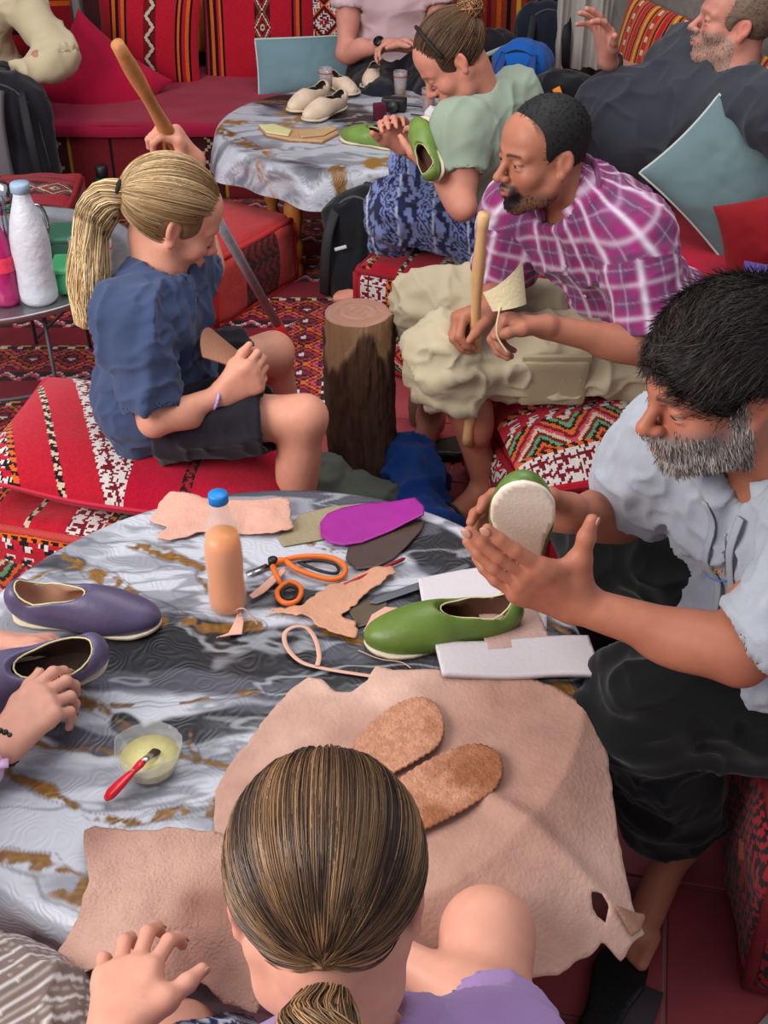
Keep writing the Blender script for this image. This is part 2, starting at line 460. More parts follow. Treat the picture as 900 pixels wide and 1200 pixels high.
def multi(S, res, fine=()):
    """S meshed at res, with finer boxes [(lo,hi,res)]"""
    V, F = S.mesh(res); keep = np.ones(len(F), bool); Vs = [V]; Fs = []
    for lo, hi, r in fine:
        lo = np.asarray(lo); hi = np.asarray(hi); m = res * .8
        ins = ((V > lo + m) & (V < hi - m)).all(1); keep &= ~ins[F].all(1)
    Fs.append(F[keep]); o = len(V)
    for lo, hi, r in fine:
        v, f = nets(S.field(np.asarray(lo), np.asarray(hi), r), np.asarray(lo), r); Vs.append(v); Fs.append(f + o); o += len(v)
    V = np.concatenate(Vs); F = np.concatenate(Fs); used, inv = np.unique(F, return_inverse=True)
    return V[used], inv.reshape(-1, 4)
def strands(paths, r, cols):
    """paths (N,M,3), r (M,) or scalar, cols (N,M,3) -> V,F,col : thin three-sided hairs"""
    P = np.asarray(paths, float); N, M, _ = P.shape; T = np.gradient(P, axis=1); T /= np.linalg.norm(T, axis=2, keepdims=True) + 1e-9
    ref = np.array([.31, .52, .79]); A = np.cross(T, ref); A /= np.linalg.norm(A, axis=2, keepdims=True) + 1e-9; B = np.cross(T, A)
    r = np.broadcast_to(np.asarray(r, float), (M,))[None, :, None]
    V = np.stack([P + r * (cos(w) * A + sin(w) * B) for w in (0, 2.094, 4.189)], 2).reshape(-1, 3)
    i = np.arange(N)[:, None, None]; j = np.arange(M - 1)[None, :, None]; k = np.arange(3)[None, None, :]; b = (i * M + j) * 3
    F = np.stack([b + k, b + (k + 1) % 3, b + 3 + (k + 1) % 3, b + 3 + k], -1).reshape(-1, 4)
    return V, F, np.repeat(np.asarray(cols).reshape(-1, 3), 3, 0)
# ------------------------------------------------------------------ human anatomy
def torso_frame(J):
    up = unit(J['neck'] - J['pel']); r = J['shR'] - J['shL']; r = unit(r - up * r.dot(up)); return np.stack([r, np.cross(up, r), up], 1)
def add_torso(S, J, s=1.0, g=0.0, belly=0.0, k=.04, top=True):
    T = torso_frame(J); p, n = J['pel'], J['neck']; L = np.linalg.norm(n - p)
    S.ell(lerp(p, n, .70), v3(.150 * s + g, .105 * s + g, .30 * L + g), T, k)
    S.ell(lerp(p, n, .36) + T[:, 1] * belly * .6, v3(.130 * s + g + belly * .5, .100 * s + g + belly, .24 * L + g + belly * .3), T, k)
    S.ell(lerp(p, n, .05), v3(.150 * s + g, .110 * s + g, .11 * s + g), T, k)
    if top:
        m = lerp(p, n, .93)
        S.cap(m, lerp(J['shL'], m, .06), .055 * s + g, .052 * s + g, k); S.cap(m, lerp(J['shR'], m, .06), .055 * s + g, .052 * s + g, k)
    for q in ('shL', 'shR'): S.cap(J[q], lerp(J[q], lerp(p, n, .55), .45), .052 * s + g, .07 * s + g, k)
    return T
def add_arm(S, a, b, c, s=1.0, g=0.0, k=.02):
    S.cap(a, b, .049 * s + g, .039 * s + g, k); S.cap(b, c, .039 * s + g, .026 * s + g, k)
    S.ell(lerp(b, c, .25), v3(.043 * s + g, .038 * s + g, .085 * s), frame((c - b)[[1, 2, 0]], c - b), k)
    S.ell(lerp(a, b, .5), v3(.050 * s + g, .047 * s + g, .09 * s), frame((b - a)[[1, 2, 0]], b - a), k)
def add_leg(S, a, b, c, s=1.0, g=0.0, k=.03):
    S.cap(a, b, .085 * s + g, .058 * s + g, k); S.cap(b, c, .054 * s + g, .035 * s + g, k)
    d = unit(c - b); t = unit(b - a); back = unit(t * -1 + d * d.dot(t))
    S.ell(lerp(b, c, .32) + back * .016 * s, v3(.054 * s + g, .052 * s + g, .13 * s), frame(d[[1, 2, 0]], d), k)
def add_foot(S, an, toe, s=1.0, g=0.0, toes=True, up=(0, 0, 1)):
    f = unit(toe - an); u = np.asarray(up, float); u = unit(u - f * u.dot(f)); r = np.cross(f, u); L = np.linalg.norm(toe - an)
    heel = an - f * .035 * s - u * .045 * s; ball = an + f * (L - .05 * s) - u * .05 * s
    S.cap(an, heel, .034 * s + g, .03 * s + g, .02); S.cap(an, ball, .034 * s + g, .022 * s + g, .03); S.cap(heel, ball, .03 * s + g, .024 * s + g, .02)
    for i, o in enumerate((-.026, -.008, .008, .021, .032)):
        b = ball + r * o * s * .9; e = b + f * (.055, .052, .046, .038, .03)[i] * s - u * .006 * s
        if toes: S.cap(b, e, (.014 + g), (.0125, .009, .0085, .008, .008)[i] * s + g, .006)
        else: S.cap(b, e, .016 + g, .012 + g, .02)
def add_hand(S, w, D, N, T, s=1.0, curls=((25, 25, 15),) * 4, spread=6, thumb=(.75, .65, .25), tcurl=25, r0=1.0):
    """w wrist, D towards fingers, N palm normal (side of the palm), T towards the thumb"""
    D = unit(D); N = np.asarray(N, float); N = unit(N - D * N.dot(D)); T0 = np.asarray(T, float); T = np.cross(D, N)
    if T.dot(T0) < 0: T = -T
    offs = (.032, .011, -.010, -.030); rl = (.088, .092, .087, .079)
    L = ((.043, .026, .021), (.047, .030, .022), (.043, .028, .021), (.034, .021, .018)); tips = []
    for i in range(4):
        k0 = w + D * rl[i] * s + T * offs[i] * s
        S.cap(w + T * offs[i] * .55 * s, k0, .0155 * s, .0125 * s * r0, .016)
        sp = radians(spread) * (1.5, .5, -.5, -1.5)[i]; base = unit(D * cos(sp) + T * sin(sp)); a = 0; p = k0
        rr = (.0098, .0098, .0094, .0082)[i] * s * r0; pts = [p]; rs = [rr * 1.08]
        for q in range(3):
            a += radians(curls[i][q]); d = base * cos(a) + N * sin(a); p = p + d * L[i][q] * s; pts.append(p); rs.append(rr * (1.0, .90, .76)[q])
        S.chain(pts, rs, .004); S.cap(k0 - D * .012 * s, k0, .0115 * s, .0108 * s, .008); tips.append((pts[-1], d, -base * sin(a) * -1 + N * -cos(a), rr))
    tb = w + D * .022 * s + T * .022 * s + N * .004 * s; td = unit(D * thumb[0] + T * thumb[1] + N * thumb[2])
    t1 = tb + td * .042 * s; a = radians(tcurl); d2 = unit(td * cos(a) + (D * .75 + N * .35 - T * .35) * sin(a)); t2 = t1 + d2 * .034 * s
    d3 = unit(d2 * cos(a * .6) + (D * .75 + N * .3 - T * .4) * sin(a * .6)); t3 = t2 + d3 * .026 * s
    S.cap(w + T * .012 * s, t1, .018 * s, .0145 * s, .014); S.chain([tb, t1, t2, t3], [.0175 * s, .0130 * s, .0118 * s, .0088 * s], .006)
    S.cap(t1, w + D * .075 * s + T * .030 * s, .008 * s, .0075 * s, .018)
    tips.append((t3, d3, unit(T), .0088 * s)); return tips
def head_pts(c, R, s): return lambda x, y, z: c + s * (R @ v3(x, y, z))
def add_head(S, c, R, s=1.0, neck=None, nose=1.0, jaw=1.0, brow=1.0, neckr=.056, ear=True, face=True):
    q = head_pts(c, R, s); E = lambda x, y, z, a, b, d, k=.02, op=1, rot=None: S.ell(q(x, y, z), v3(a, b, d) * s, R if rot is None else R @ rot, k * s, op)
    K = lambda a, b, r1, r2, k=.012, op=1: S.cap(q(*a), q(*b), r1 * s, r2 * s, k * s, op)
    E(0, -.018, .035, .075, .095, .084); E(0, .028, -.03, .060, .060, .078, .03); E(0, .045, .045, .060, .044, .05, .03)
    K((0, .060, -.092), (0, .072, -.100), .024 * jaw, .020 * jaw, .02)
    for m in (-1, 1):
        K((m * .056, -.002, -.042), (m * .045, .022, -.078), .020 * jaw, .019 * jaw, .02); K((m * .045, .022, -.078), (m * .014, .065, -.102), .019 * jaw, .018 * jaw, .02)
        E(m * .040, .058, -.028, .024, .024, .022, .02)
        K((m * .012, .0865, .019), (m * .045, .070, .021), .010 * brow, .009 * brow, .016)
    if face:
        for m in (-1, 1): E(m * .031, .094, .000, .0165, .013, .0095, .012, -1)
        for m in (-1, 1):
            E(m * .031, .0775, .0048, .0158, .0132, .0085, .003); E(m * .031, .0765, -.0085, .0150, .0120, .0050, .004)
        K((0, .083, .014), (0, .108 + .004 * nose, -.026), .0075, .0095 * nose, .012); E(0, .108 + .005 * nose, -.031, .0115 * nose, .0125, .0105, .006)
        for m in (-1, 1): E(m * .0115, .100, -.034, .0078, .0105, .0078, .006)
        for m in (-1, 1): E(m * .0065, .108, -.0425, .0034, .005, .004, .002, -1)
        E(0, .082, -.064, .026, .020, .022, .015)
        K((-.017, .0935, -.0610), (0, .1010, -.0585), .0040, .0062, .004); K((.017, .0935, -.0610), (0, .1010, -.0585), .0040, .0062, .004)
        K((-.016, .0920, -.0695), (0, .0985, -.0705), .0042, .0074, .004); K((.016, .0920, -.0695), (0, .0985, -.0705), .0042, .0074, .004)
        E(0, .1060, -.0645, .022, .0070, .0014, .002, -1)
    if ear:
        for m in (-1, 1):
            rot = rotx(.2) @ rotz(m * .45)
            E(m * .078, -.014, .000, .0075, .0175, .0275, .006, 1, rot); E(m * .0845, -.010, .004, .005, .0105, .0165, .003, -1, rot); E(m * .078, -.006, -.028, .007, .009, .010, .006)
    if neck is not None:
        S.cap(q(0, -.028, -.055), neck, neckr * s, (neckr + .004) * s, .03)
def head_col(V, col, c, R, s, lips=(165, 95, 88), brows=(40, 30, 28), browamt=.9, beard=None, hairline=None, seed=0, flush=(200, 110, 95), flushamt=.18):
    Q = (V - c) @ R / s; x, y, z = np.abs(Q[:, 0]), Q[:, 1], Q[:, 2]; col = col.copy()
    near = (np.linalg.norm(Q, axis=1) < .17)[:, None]
    def mixc(w, rgb):
        nonlocal col
        w = np.clip(w, 0, 1)[:, None] * near; col = col * (1 - w) + lin(rgb) * w
    g = lambda cx, cy, cz, a, b, d: np.exp(-(((x - cx) / a) ** 2 + ((y - cy) / b) ** 2 + ((z - cz) / d) ** 2))
    mixc(flushamt * (g(.04, .075, -.03, .025, .03, .02) + g(0, .115, -.03, .014, .02, .014) + .9 * g(.085, -.01, 0, .015, .03, .04)), flush)
    n = fbm(Q * 60, seed + 3, 3)
    if beard is not None: mixc(beard[0](x, y, z, n), beard[1])
    mixc(.85 * np.clip(1.6 * g(0, .10, -.0645, .021, .016, .0085) - .25, 0, 1), lips)
    by = .0225 - 6.0 * (x - .030) ** 2; mixc(browamt * sm(y, .05, .065) * (1 - sm(np.abs(z - by), .002, .0055)) * sm(x, .008, .013) * (1 - sm(x, .044, .052)) * (.65 + .5 * n), brows)
    if hairline is not None: mixc(hairline[0](x, y, z, n), hairline[1])
    return col
def skin_base(V, rgb, seed=0, dark=None):
    n = fbm(V * 14, seed, 3)[:, None]; n2 = fbm(V * 90, seed + 5, 2)[:, None]; c = lin(rgb)
    return c * (1 + .12 * (n - .5)) * (1 + .16 * (n2 - .5)) * np.ones((len(V), 1)) * np.array([1, 1 - .0, 1])
def eyes(parent, c, R, s, iris=(60, 38, 25), look=(0, 1, 0)):
    for m in (-1, 1):
        ctr = c + s * (R @ v3(m * .031, .0772, .0005)); V, F = uvsphere((0, 0, 0), 1, 20, 14); d = unit(np.asarray(look, float)); a = V @ d
        col = np.where((a > .93)[:, None], lin((12, 10, 10)), np.where((a > .76)[:, None], lin(iris), lin((176, 160, 152))))
        part('eye', (ctr + s * .0122 * (V @ R.T), F), mat('eye', attr=True, rough=.15), parent, col=col)
def fur(V, F, mask, n, length, dirf, rgb, var=.25, r=.0006, seed=1, segs=4, lift=.3, droop=0, rgb2=None):
    """short hairs growing from faces where mask(V) > random"""
    rg = np.random.RandomState(seed); C = V[F].mean(1); w = mask(C)
    A = np.linalg.norm(np.cross(V[F[:, 1]] - V[F[:, 0]], V[F[:, 3]] - V[F[:, 0]]), axis=1) * np.clip(w, 0, None)
    if A.sum() <= 0: return None
    idx = rg.choice(len(F), n, p=A / A.sum()); N = vnormals(V, F)[F[idx, 0]]; b = rg.rand(n, 2)
    q = V[F[idx]]; P0 = (q[:, 0] * ((1 - b[:, :1]) * (1 - b[:, 1:])) + q[:, 1] * (b[:, :1] * (1 - b[:, 1:])) + q[:, 2] * (b[:, :1] * b[:, 1:]) + q[:, 3] * ((1 - b[:, :1]) * b[:, 1:]))
    D = dirf(P0, N); D = D - N * (D * N).sum(1, keepdims=True); D /= np.linalg.norm(D, axis=1, keepdims=True) + 1e-9
    D = D + N * lift + rg.randn(n, 3) * .16; D /= np.linalg.norm(D, axis=1, keepdims=True)
    Ls = length * (.6 + .8 * rg.rand(n, 1)); t = np.linspace(0, 1, segs)
    P = P0[:, None] + D[:, None] * Ls[:, None] * t[None, :, None] - N[:, None] * (.35 * lift * Ls[:, None] * (t ** 2)[None, :, None]) - N[:, None] * .001
    c = lin(rgb)[None] * (1 + var * rg.randn(n, 1))
    if rgb2 is not None:
        k = rg.rand(n, 1) < .35; c = np.where(k, lin(rgb2)[None] * (1 + var * rg.randn(n, 1)), c)
    c = np.clip(c, .002, 1); cols = np.repeat(c[:, None], segs, 1)
    return strands(P, r * np.array([1, .9, .7, .25] if segs == 4 else np.linspace(1, .25, segs)), cols)
def cloth_col(V, rgb, amt=.10, seed=0, sc=9):
    return lin(rgb) * (1 + amt * (fbm(V * sc, seed, 3)[:, None] - .5) * 2)

SKIN = mat('skin', attr=True, rough=.5, bump=.12, bscale=260, sss=.06, spec=.4, bdist=.002)
HAIR = mat('hair', attr=True, rough=.42, spec=.45)
HAIRM = mat('hair_mass', attr=True, rough=.7, bump=.5, bscale=90)
def fabric(name, **k): return mat(name, attr=True, rough=.92, sheen=.15, bump=.35, bscale=420, spec=.2, bdist=.002, **k)
FAB = fabric('woven_fabric')
JERSEY = fabric('jersey_cloth')
KIL = mat('kilim_wool', attr=True, rough=.95, bump=.7, bscale=350, sheen=.12, spec=.15, bdist=.003, nscale=140, namt=.18)
VELVET = mat('red_velvet', attr=True, rough=.8, sheen=.12, bump=.3, bscale=60, spec=.25, nscale=9, namt=.15)
LEATHER = mat('raw_leather', attr=True, rough=.68, bump=.55, bscale=150, spec=.35, nscale=24, namt=.07, bdist=.003)
DYED = mat('dyed_leather', attr=True, rough=.38, bump=.25, bscale=130, spec=.5, nscale=30, namt=.10, bdist=.002)

# ------------------------------------------------------------------ woven patterns : u,v in metres -> linear rgb
RED, DRED, MAG, BLK, WHT, ORG, GRN, YEL, CRM, PNK, BRN = map(lin, [(176, 22, 42), (112, 14, 30), (178, 18, 70), (26, 16, 20), (205, 196, 192), (204, 92, 30), (92, 146, 104), (206, 160, 50), (196, 178, 150), (196, 64, 84), (84, 42, 30)])
def bm(rows): return np.array([[int(c) for c in r] for r in rows])
HOOK = bm(['0110011001100000', '0111111001111110', '0011110000111100', '1001100110011001', '1111110011111100', '1111111001111110', '0001100000011000', '0111111111111110', '0110000110000110', '0111100111100110', '0001111001111000', '0000110000110000'])
TOOTH = bm(['1111000011110000', '1110000011100000', '1100001011000010', '1000011010000110', '0000111000001110', '0011111000111110'])
BRANCH = bm(['100010001000', '110011001100', '011001100110', '001100110011', '111111111111', '001100110011', '011001100110', '110011001100'])
def stamp(u, v, B, q):
    i = np.floor(u / q).astype(int) % B.shape[1]; j = np.floor(v / q).astype(int) % B.shape[0]; return B[j, i] > 0
def tri(x, p): return np.abs(((x / p) % 1) - .5) * 2
def qz(x, q=.004): return (np.floor(x / q) + .5) * q
def band(v, a, b): return (v >= a) & (v < b)
def C(u, c): return np.ones((len(u), 3)) * c
def put(c, m, col): c[m] = col; return c
def k_rich(u, v, seed=0, base=RED):
    """rich kilim: stepped white hooks, orange/green chevrons and plain red bands, repeating along u"""
    u, v = qz(u), qz(v); c = C(u, base); w = (u + .31 + seed * .07) % .46
    m = band(w, 0, .085); put(c, m, DRED); put(c, m & stamp(u, v, HOOK, .0045), WHT)
    m = band(w, .085, .10); put(c, m, BLK); put(c, m & stamp(u, v, TOOTH, .004), ORG)
    m = band(w, .10, .20); t = (tri(v, .14) * .09 + w) / .014; k = np.floor(t).astype(int) % 7
    for i, cc in enumerate((DRED, ORG, BLK, GRN, DRED, CRM, PNK)): put(c, m & (k == i), cc)
    m = band(w, .20, .26); put(c, m, BLK); put(c, m & stamp(v, u, HOOK, .0055), WHT); put(c, m & stamp(v + .03, u, BRANCH, .012), RED)
    m = band(w, .26, .275); put(c, m, ORG); put(c, m & stamp(u, v, TOOTH, .004), BLK)
    m = band(w, .36, .375); put(c, m, BLK); put(c, m & stamp(v, u, TOOTH, .005), CRM)
    return c
def k_white(u, v, seed=0):
    u, v = qz(u), qz(v); c = C(u, DRED); d = tri(u + seed * .1, .17) + tri(v, .17); k = np.floor(d * 7).astype(int)
    put(c, k % 3 == 0, BLK); put(c, stamp(u + v, v - u, BRANCH, .007) & (k % 7 < 5), WHT); put(c, k == 1, RED); put(c, (k == 7), ORG); put(c, band(tri(v, .34), .0, .07), RED); return c
def k_dark(u, v, seed=0):
    u, v = qz(u), qz(v); c = C(u, lin((150, 24, 36))); d = tri(u + v + seed, .2); put(c, stamp(u + .6 * v, v, BRANCH, .006) & (d > .35), BLK); put(c, stamp(v, u, HOOK, .008) & (d <= .35), lin((40, 14, 20)))
    put(c, (tri(u, .21) + tri(v, .21) < .22), ORG); return c
def k_stripes(u, v, L, base=RED, zig=None, dia=None):
    """L : (u0,u1,colour) in metres from the left; zig : (u0,u1) ; dia : (u0,u1)"""
    c = C(u, base)
    for a, b, cc in L: put(c, band(u, a, b), cc)
    if zig:
        a, b = zig; m = band(u, a, b); put(c, m, DRED); t = tri(v, .09) * (b - a) * .6 + a + (b - a) * .2; put(c, m & (np.abs(u - t) < .008), CRM); put(c, m & (np.abs(u - t - .013) < .004), BLK)
    if dia:
        a, b = dia; m = band(u, a, b); put(c, m, lin((70, 14, 22))); d = np.abs((u - a) / (b - a) - .5) * 2 + tri(v + .05, .13); k = np.floor(d * 6).astype(int)
        put(c, m & (k == 1), CRM); put(c, m & (k == 3), RED); put(c, m & (k == 5), CRM); put(c, m & (k == 7), lin((150, 70, 60)))
    return c
def k_rug(u, v, seed=0):
    u, v = qz(u, .006), qz(v, .006); c = C(u, lin((128, 12, 34))); w = v % .36
    m = band(w, 0, .13); d = tri(u, .12) + tri(w, .13); k = np.floor(d * 5).astype(int)
    for i, cc in enumerate((WHT, DRED, BLK, RED, BLK, ORG, DRED, PNK, BLK, DRED)): put(c, m & (k == i), cc)
    m = band(w, .13, .15); put(c, m, BLK); put(c, m & (((u / .018).astype(int) % 3) == 0), WHT)
    m = band(w, .28, .34); t = tri(u, .08) * .045 + .285; put(c, m, lin((40, 14, 22))); put(c, m & (np.abs(w - t) < .008), PNK); put(c, m & (np.abs(w - t - .012) < .004), WHT)
    put(c, band(w, .15, .155) & (((u / .03).astype(int) % 2) == 0), YEL); return c
# ------------------------------------------------------------------ the setting
TERRA = mat('terracotta_tile', col=(146, 62, 66), rough=.42, nscale=3.5, namt=.35, bump=.15, bscale=25, spec=.45)
GROUT = mat('grout', col=(150, 96, 92), rough=.8)
fl = tag(bpy.data.objects.new('floor', mesh_data('floor', *box((0, 2.6, -.03), (2.6, 3.4, .024)), GROUT, smooth=False)), kind='structure'); COL.objects.link(fl); WL['floor'] = v3(0, 0, 0)
fl.location = (0, 0, 0)
V, F, _, _ = rbox((0, 0, 0), (.1465, .1465, .008), .005, 4)
tile_me = [mesh_data('tile', V, F, TERRA)]
for i in range(-6, 7):
    for j in range(0, 19):
        p = rotz(radians(-12)) @ v3(i * .30 + .06, j * .30 + .1, 0) + v3(0, 0, 0)
        if abs(p[0]) > 1.75 or p[1] < .25 or p[1] > 5.4: continue
        if p[0] * .963 + p[1] * .27 > 1.95 and p[1] > 2.2: continue
        t = bpy.data.objects.new('tile', tile_me[0]); COL.objects.link(t); t.parent = fl
        t.location = (p[0], p[1], -.008 + .0012 * random.random()); t.rotation_euler = (0, 0, radians(-12))
PLAS = mat('old_plaster', col=(150, 140, 132), rough=.9, nscale=5, namt=.12)
def struct(name, VF, m, **k):
    V, F = VF; me = mesh_data(name, V, F, m, smooth=False); o = bpy.data.objects.new(name, me); COL.objects.link(o); WL[o.name] = v3(0, 0, 0); return tag(o, kind='structure')
struct('wall_back', box((-.45, 5.78, 1.2), (2.0, .06, 1.22)), mat('dark_red_wall', col=(84, 40, 40), rough=.9, nscale=6, namt=.2))
BN, BD = v3(.963, .27, 0), v3(.27, -.963, 0)          # right hand bench: across, along (towards the camera)
RB = np.stack([BN, -BD, v3(0, 0, 1)], 1)
def bp(a, t, z): return BN * a + BD * t + v3(0, 0, z)
struct('wall_right', box(bp(2.86, -3.2, 1.2), (.05, 2.2, 1.22), RB), mat('dark_brick_wall', col=(60, 46, 42), rough=.9, nscale=14, namt=.4))
struct('trim_1', box(bp(2.39, -3.2, .40), (.05, 2.1, .40), RB), mat('grey_stone', col=(120, 114, 108), rough=.85, nscale=20, namt=.2, bump=.4, bscale=40))
for k in range(26):
    x = bp(2.56 + .09 * random.random(), -4.75 + k * .075, .80)
    V, F = uvsphere((0, 0, 0), (.04, .034, .03), 10, 7); V = V * (1 + .3 * (vn(V * 40 + k, 3) - .5)[:, None])
    if k == 0:
        struct('trim_2', box(bp(2.62, -3.2, .38), (.17, 2.1, .38), RB), MATS['grey_stone'])
    solo('stone', 'rounded grey brown stone in the row along the ledge behind the bench', 'stone', (V + x, F), mat('pebble', col=(110, 98, 84), rough=.8, nscale=20, namt=.4), group='stones along the ledge behind the bench')

# ------------------------------------------------------------------ benches
def bench(name, label, c, hx, hy, R, zt, front_pat):
    b = thing(name, label, 'bench', (c[0], c[1], 0))
    V, F, sd, uv = rbox((c[0], c[1], zt * .42), (hx, hy, zt * .42), .02, .008 * 1.0, R)
    part('base', (V, F), KIL, b, fcol=front_pat(uv, sd)); return b
# back bench : seat 0.30 high, front face in dark striped kilim
def front_back(uv, sd):
    u = np.where(np.isin(sd, (2, 3)), uv[:, 1], uv[:, 0]); v = np.where(np.isin(sd, (2, 3)), uv[:, 0], uv[:, 1]); u = u % .62
    c = C(u, lin((112, 26, 34))); put(c, band(u, .09, .10), YEL * .5); put(c, band(u, .12, .13), BLK); put(c, band(u, .2, .33), lin((60, 18, 22)))
    put(c, band(u, .2, .33) & (np.abs(tri(v, .1) * .05 + .24 - u) < .008), CRM * .6); put(c, band(u, .33, .338), YEL * .5); put(c, band(u, .50, .51), BLK); put(c, band(u, .53, .536), YEL * .5)
    return c
def plain(rgb): return lambda uv, sd: C(uv[:, 0], lin(rgb))
b1 = thing('bench', 'long low bench along the back wall with a dark striped rug front', 'bench', (-.85, 5.2, 0))
V, F, sd, uv = rbox((-.98, 5.22, .13), (1.05, .44, .13), .015, .012)
part('base', (V, F), KIL, b1, fcol=front_back(uv[:, ::-1] if False else uv, sd))
V, F, sd, uv = rbox((-.98, 5.20, .285), (1.06, .45, .028), .024, .02)
V = displace(V, F, lambda P: (fbm(P * 7, 3, 3) - .5) * .012)
part('seat_cushion', (V, F), VELVET, b1, col=cloth_col(V, (150, 12, 52), .12))
b2 = thing('bench', 'bright red velvet bench running along the right wall', 'bench', tuple(bp(2.05, -3.2, 0)))
V, F, sd, uv = rbox(bp(2.06, -3.45, .11), (.25, 1.75, .11), .015, .012, RB)
def front_right(uv, sd):
    u = uv[:, 0] % .3; c = C(u, lin((150, 20, 34)))
    for a in (.03, .08, .2): put(c, band(u, a, a + .014), BLK)
    put(c, band(u, .12, .13), ORG); return c
part('base', (V, F), KIL, b2, fcol=front_right(uv, sd))
for k in range(3):
    V, F, sd, uv = rbox(bp(2.05, -4.60 + k * 1.18, .27), (.27, .585, .05), .04, .02, RB, puff=.012)
    V = displace(V, F, lambda P: (fbm(P * 7, 5, 3) - .5) * .016)
    part('seat_cushion', (V, F), VELVET, b2, col=cloth_col(V, (172, 12, 46), .08))

# ------------------------------------------------------------------ cushions
def cushion(name, label, c, xd, yd, w, d, t, pat, m=KIL, piping=None, group=None, step=.005, pinch=.06, seed=1, crease=.006, cat='cushion', bend=None, back=None):
    x = unit(xd); n = unit(np.cross(x, yd)); y = np.cross(n, x); R = np.stack([x, y, n], 1)
    V, F, UV, top = pillow(w, d, t, step, pinch, 0, seed, crease)
    if bend is not None: V = bend(V)
    col = pat(UV[:, 0] * w, UV[:, 1] * d)
    if back is not None: col[~top] = back
    o = thing(name, label, cat, tuple(c), group)
    part('cover', (V @ R.T + c, F), m, o, fcol=col)
    if piping is not None:
        s = np.linspace(-1, 1, 24); pr = []
        for a in s: pr.append((a * w / 2, -d / 2 * (1 - pinch * (1 - a * a)), 0))
        for a in s[1:]: pr.append((w / 2 * (1 - pinch * (1 - a * a)), a * d / 2, 0))
        for a in s[::-1][1:]: pr.append((a * w / 2, d / 2 * (1 - pinch * (1 - a * a)), 0))
        for a in s[::-1][1:-1]: pr.append((-w / 2 * (1 - pinch * (1 - a * a)), a * d / 2, 0))
        P = np.array(pr)
        if bend is not None: P = bend(P)
        part('piping', tube(P @ R.T + c, .0045, 6, closed=True), mat('piping_' + name, col=piping, rough=.8), o)
    return o
UPB = v3(0, .18, .98)
pl_ = lambda rgb, amt=.06: (lambda u, v: cloth_col(np.stack([u, v, u * 0], 1), rgb, amt))
def cush_px(name, label, px, py, Y, w, d, t, pat, xd=(1, 0, 0), yd=UPB, **k):
    return cushion(name, label, at_y(px, py, Y), v3(*xd), v3(*yd), w, d, t, pat, **k)
OB = lambda *a: [(x, x + wd, cc) for x, wd, cc in a]
cush_px('cushion', 'red cushion with orange and black stripes and one white zigzag band', 176, 50, 5.42, .44, .40, .13,
        lambda u, v: k_stripes(u, v, OB((.0, .05, lin((150, 20, 30))), (.05, .012, BLK), (.062, .014, ORG), (.076, .012, BLK), (.10, .014, ORG), (.114, .012, BLK), (.34, .010, BLK), (.35, .012, ORG), (.362, .010, BLK), (.385, .014, ORG), (.40, .012, BLK)), zig=(.20, .255)), xd=(1, 0, -.06), pinch=.05)
cush_px('cushion', 'plain crimson cushion leaning diagonally below the zigzag cushion', 118, 98, 5.12, .46, .38, .17, pl_((178, 12, 58), .12), xd=(.72, .10, -.62), yd=(.55, .25, .75), m=VELVET, pinch=.12)
cush_px('cushion', 'tall red striped cushion with a white diamond column left of the teal cushion', 304, 30, 5.52, .50, .56, .13,
        lambda u, v: k_stripes(u, v, OB((.0, .012, BLK), (.02, .014, BLK), (.034, .018, ORG), (.052, .012, BLK), (.075, .010, ORG), (.085, .01, BLK), (.40, .012, BLK), (.42, .014, ORG), (.434, .012, BLK)), dia=(.235, .305)), pinch=.03)
cush_px('cushion', 'cushion with white and red geometric weave partly behind the woman in pink', 400, 15, 5.56, .36, .50, .12, lambda u, v: k_white(u * 1.2, v * 1.2, 3), pinch=.03)
cush_px('cushion', 'yellow and orange striped back cushion between the two red striped cushions', 228, 6, 5.66, .30, .40, .10,
        lambda u, v: k_stripes(u, v, OB(*[(k * .05, .02, (YEL, ORG, BLK, YEL, ORG, BLK)[k % 6]) for k in range(6)]), base=lin((190, 90, 40))), pinch=.03)
cush_px('cushion', 'dark red and orange striped cushion at the top left corner behind the cream shirt', 30, 18, 5.50, .42, .36, .12,
        lambda u, v: k_stripes(v, u, OB((.22, .02, ORG), (.25, .015, BLK), (.27, .02, ORG), (.3, .012, BLK), (.1, .02, BLK)), base=lin((150, 20, 34))), pinch=.05)
cush_px('cushion', 'orange and red striped cushion behind the girl with the bun', 545, 8, 5.60, .62, .44, .12,
        lambda u, v: k_stripes(u, v, OB(*[(k * .045, .022, (YEL, DRED, ORG, BLK)[k % 4]) for k in range(14)]), base=lin((150, 50, 30)), zig=(.28, .33)), pinch=.03)
cush_px('cushion', 'long teal cushion with white piping behind the far round table', 362, 77, 5.24, .44, .23, .11, pl_((112, 142, 150), .05), m=FAB, piping=(190, 196, 190), xd=(1, .06, .03), yd=(0, .35, .93), pinch=.02, seed=4, crease=.014)
cush_px('cushion', 'large plain teal cushion standing tilted on the right bench', 845, 210, 3.50, .37, .31, .12, pl_((104, 126, 130), .06), m=FAB, xd=(.70, -.30, -.62), yd=(.55, .10, .72), piping=(90, 120, 126), pinch=.07, seed=6, crease=.016)
cush_px('bolster', 'red bolster with paired orange stripes behind the large teal cushion', 893, 163, 3.62, .46, .28, .17,
        lambda u, v: k_stripes(u, v, OB((.14, .008, BLK), (.150, .008, ORG), (.165, .006, BLK), (.175, .008, ORG), (.186, .008, BLK), (.27, .008, BLK), (.28, .008, ORG), (.295, .008, BLK)), base=lin((150, 14, 34))), xd=(.92, -.25, -.25), yd=(.2, .4, .8), cat='cushion', pinch=.02)
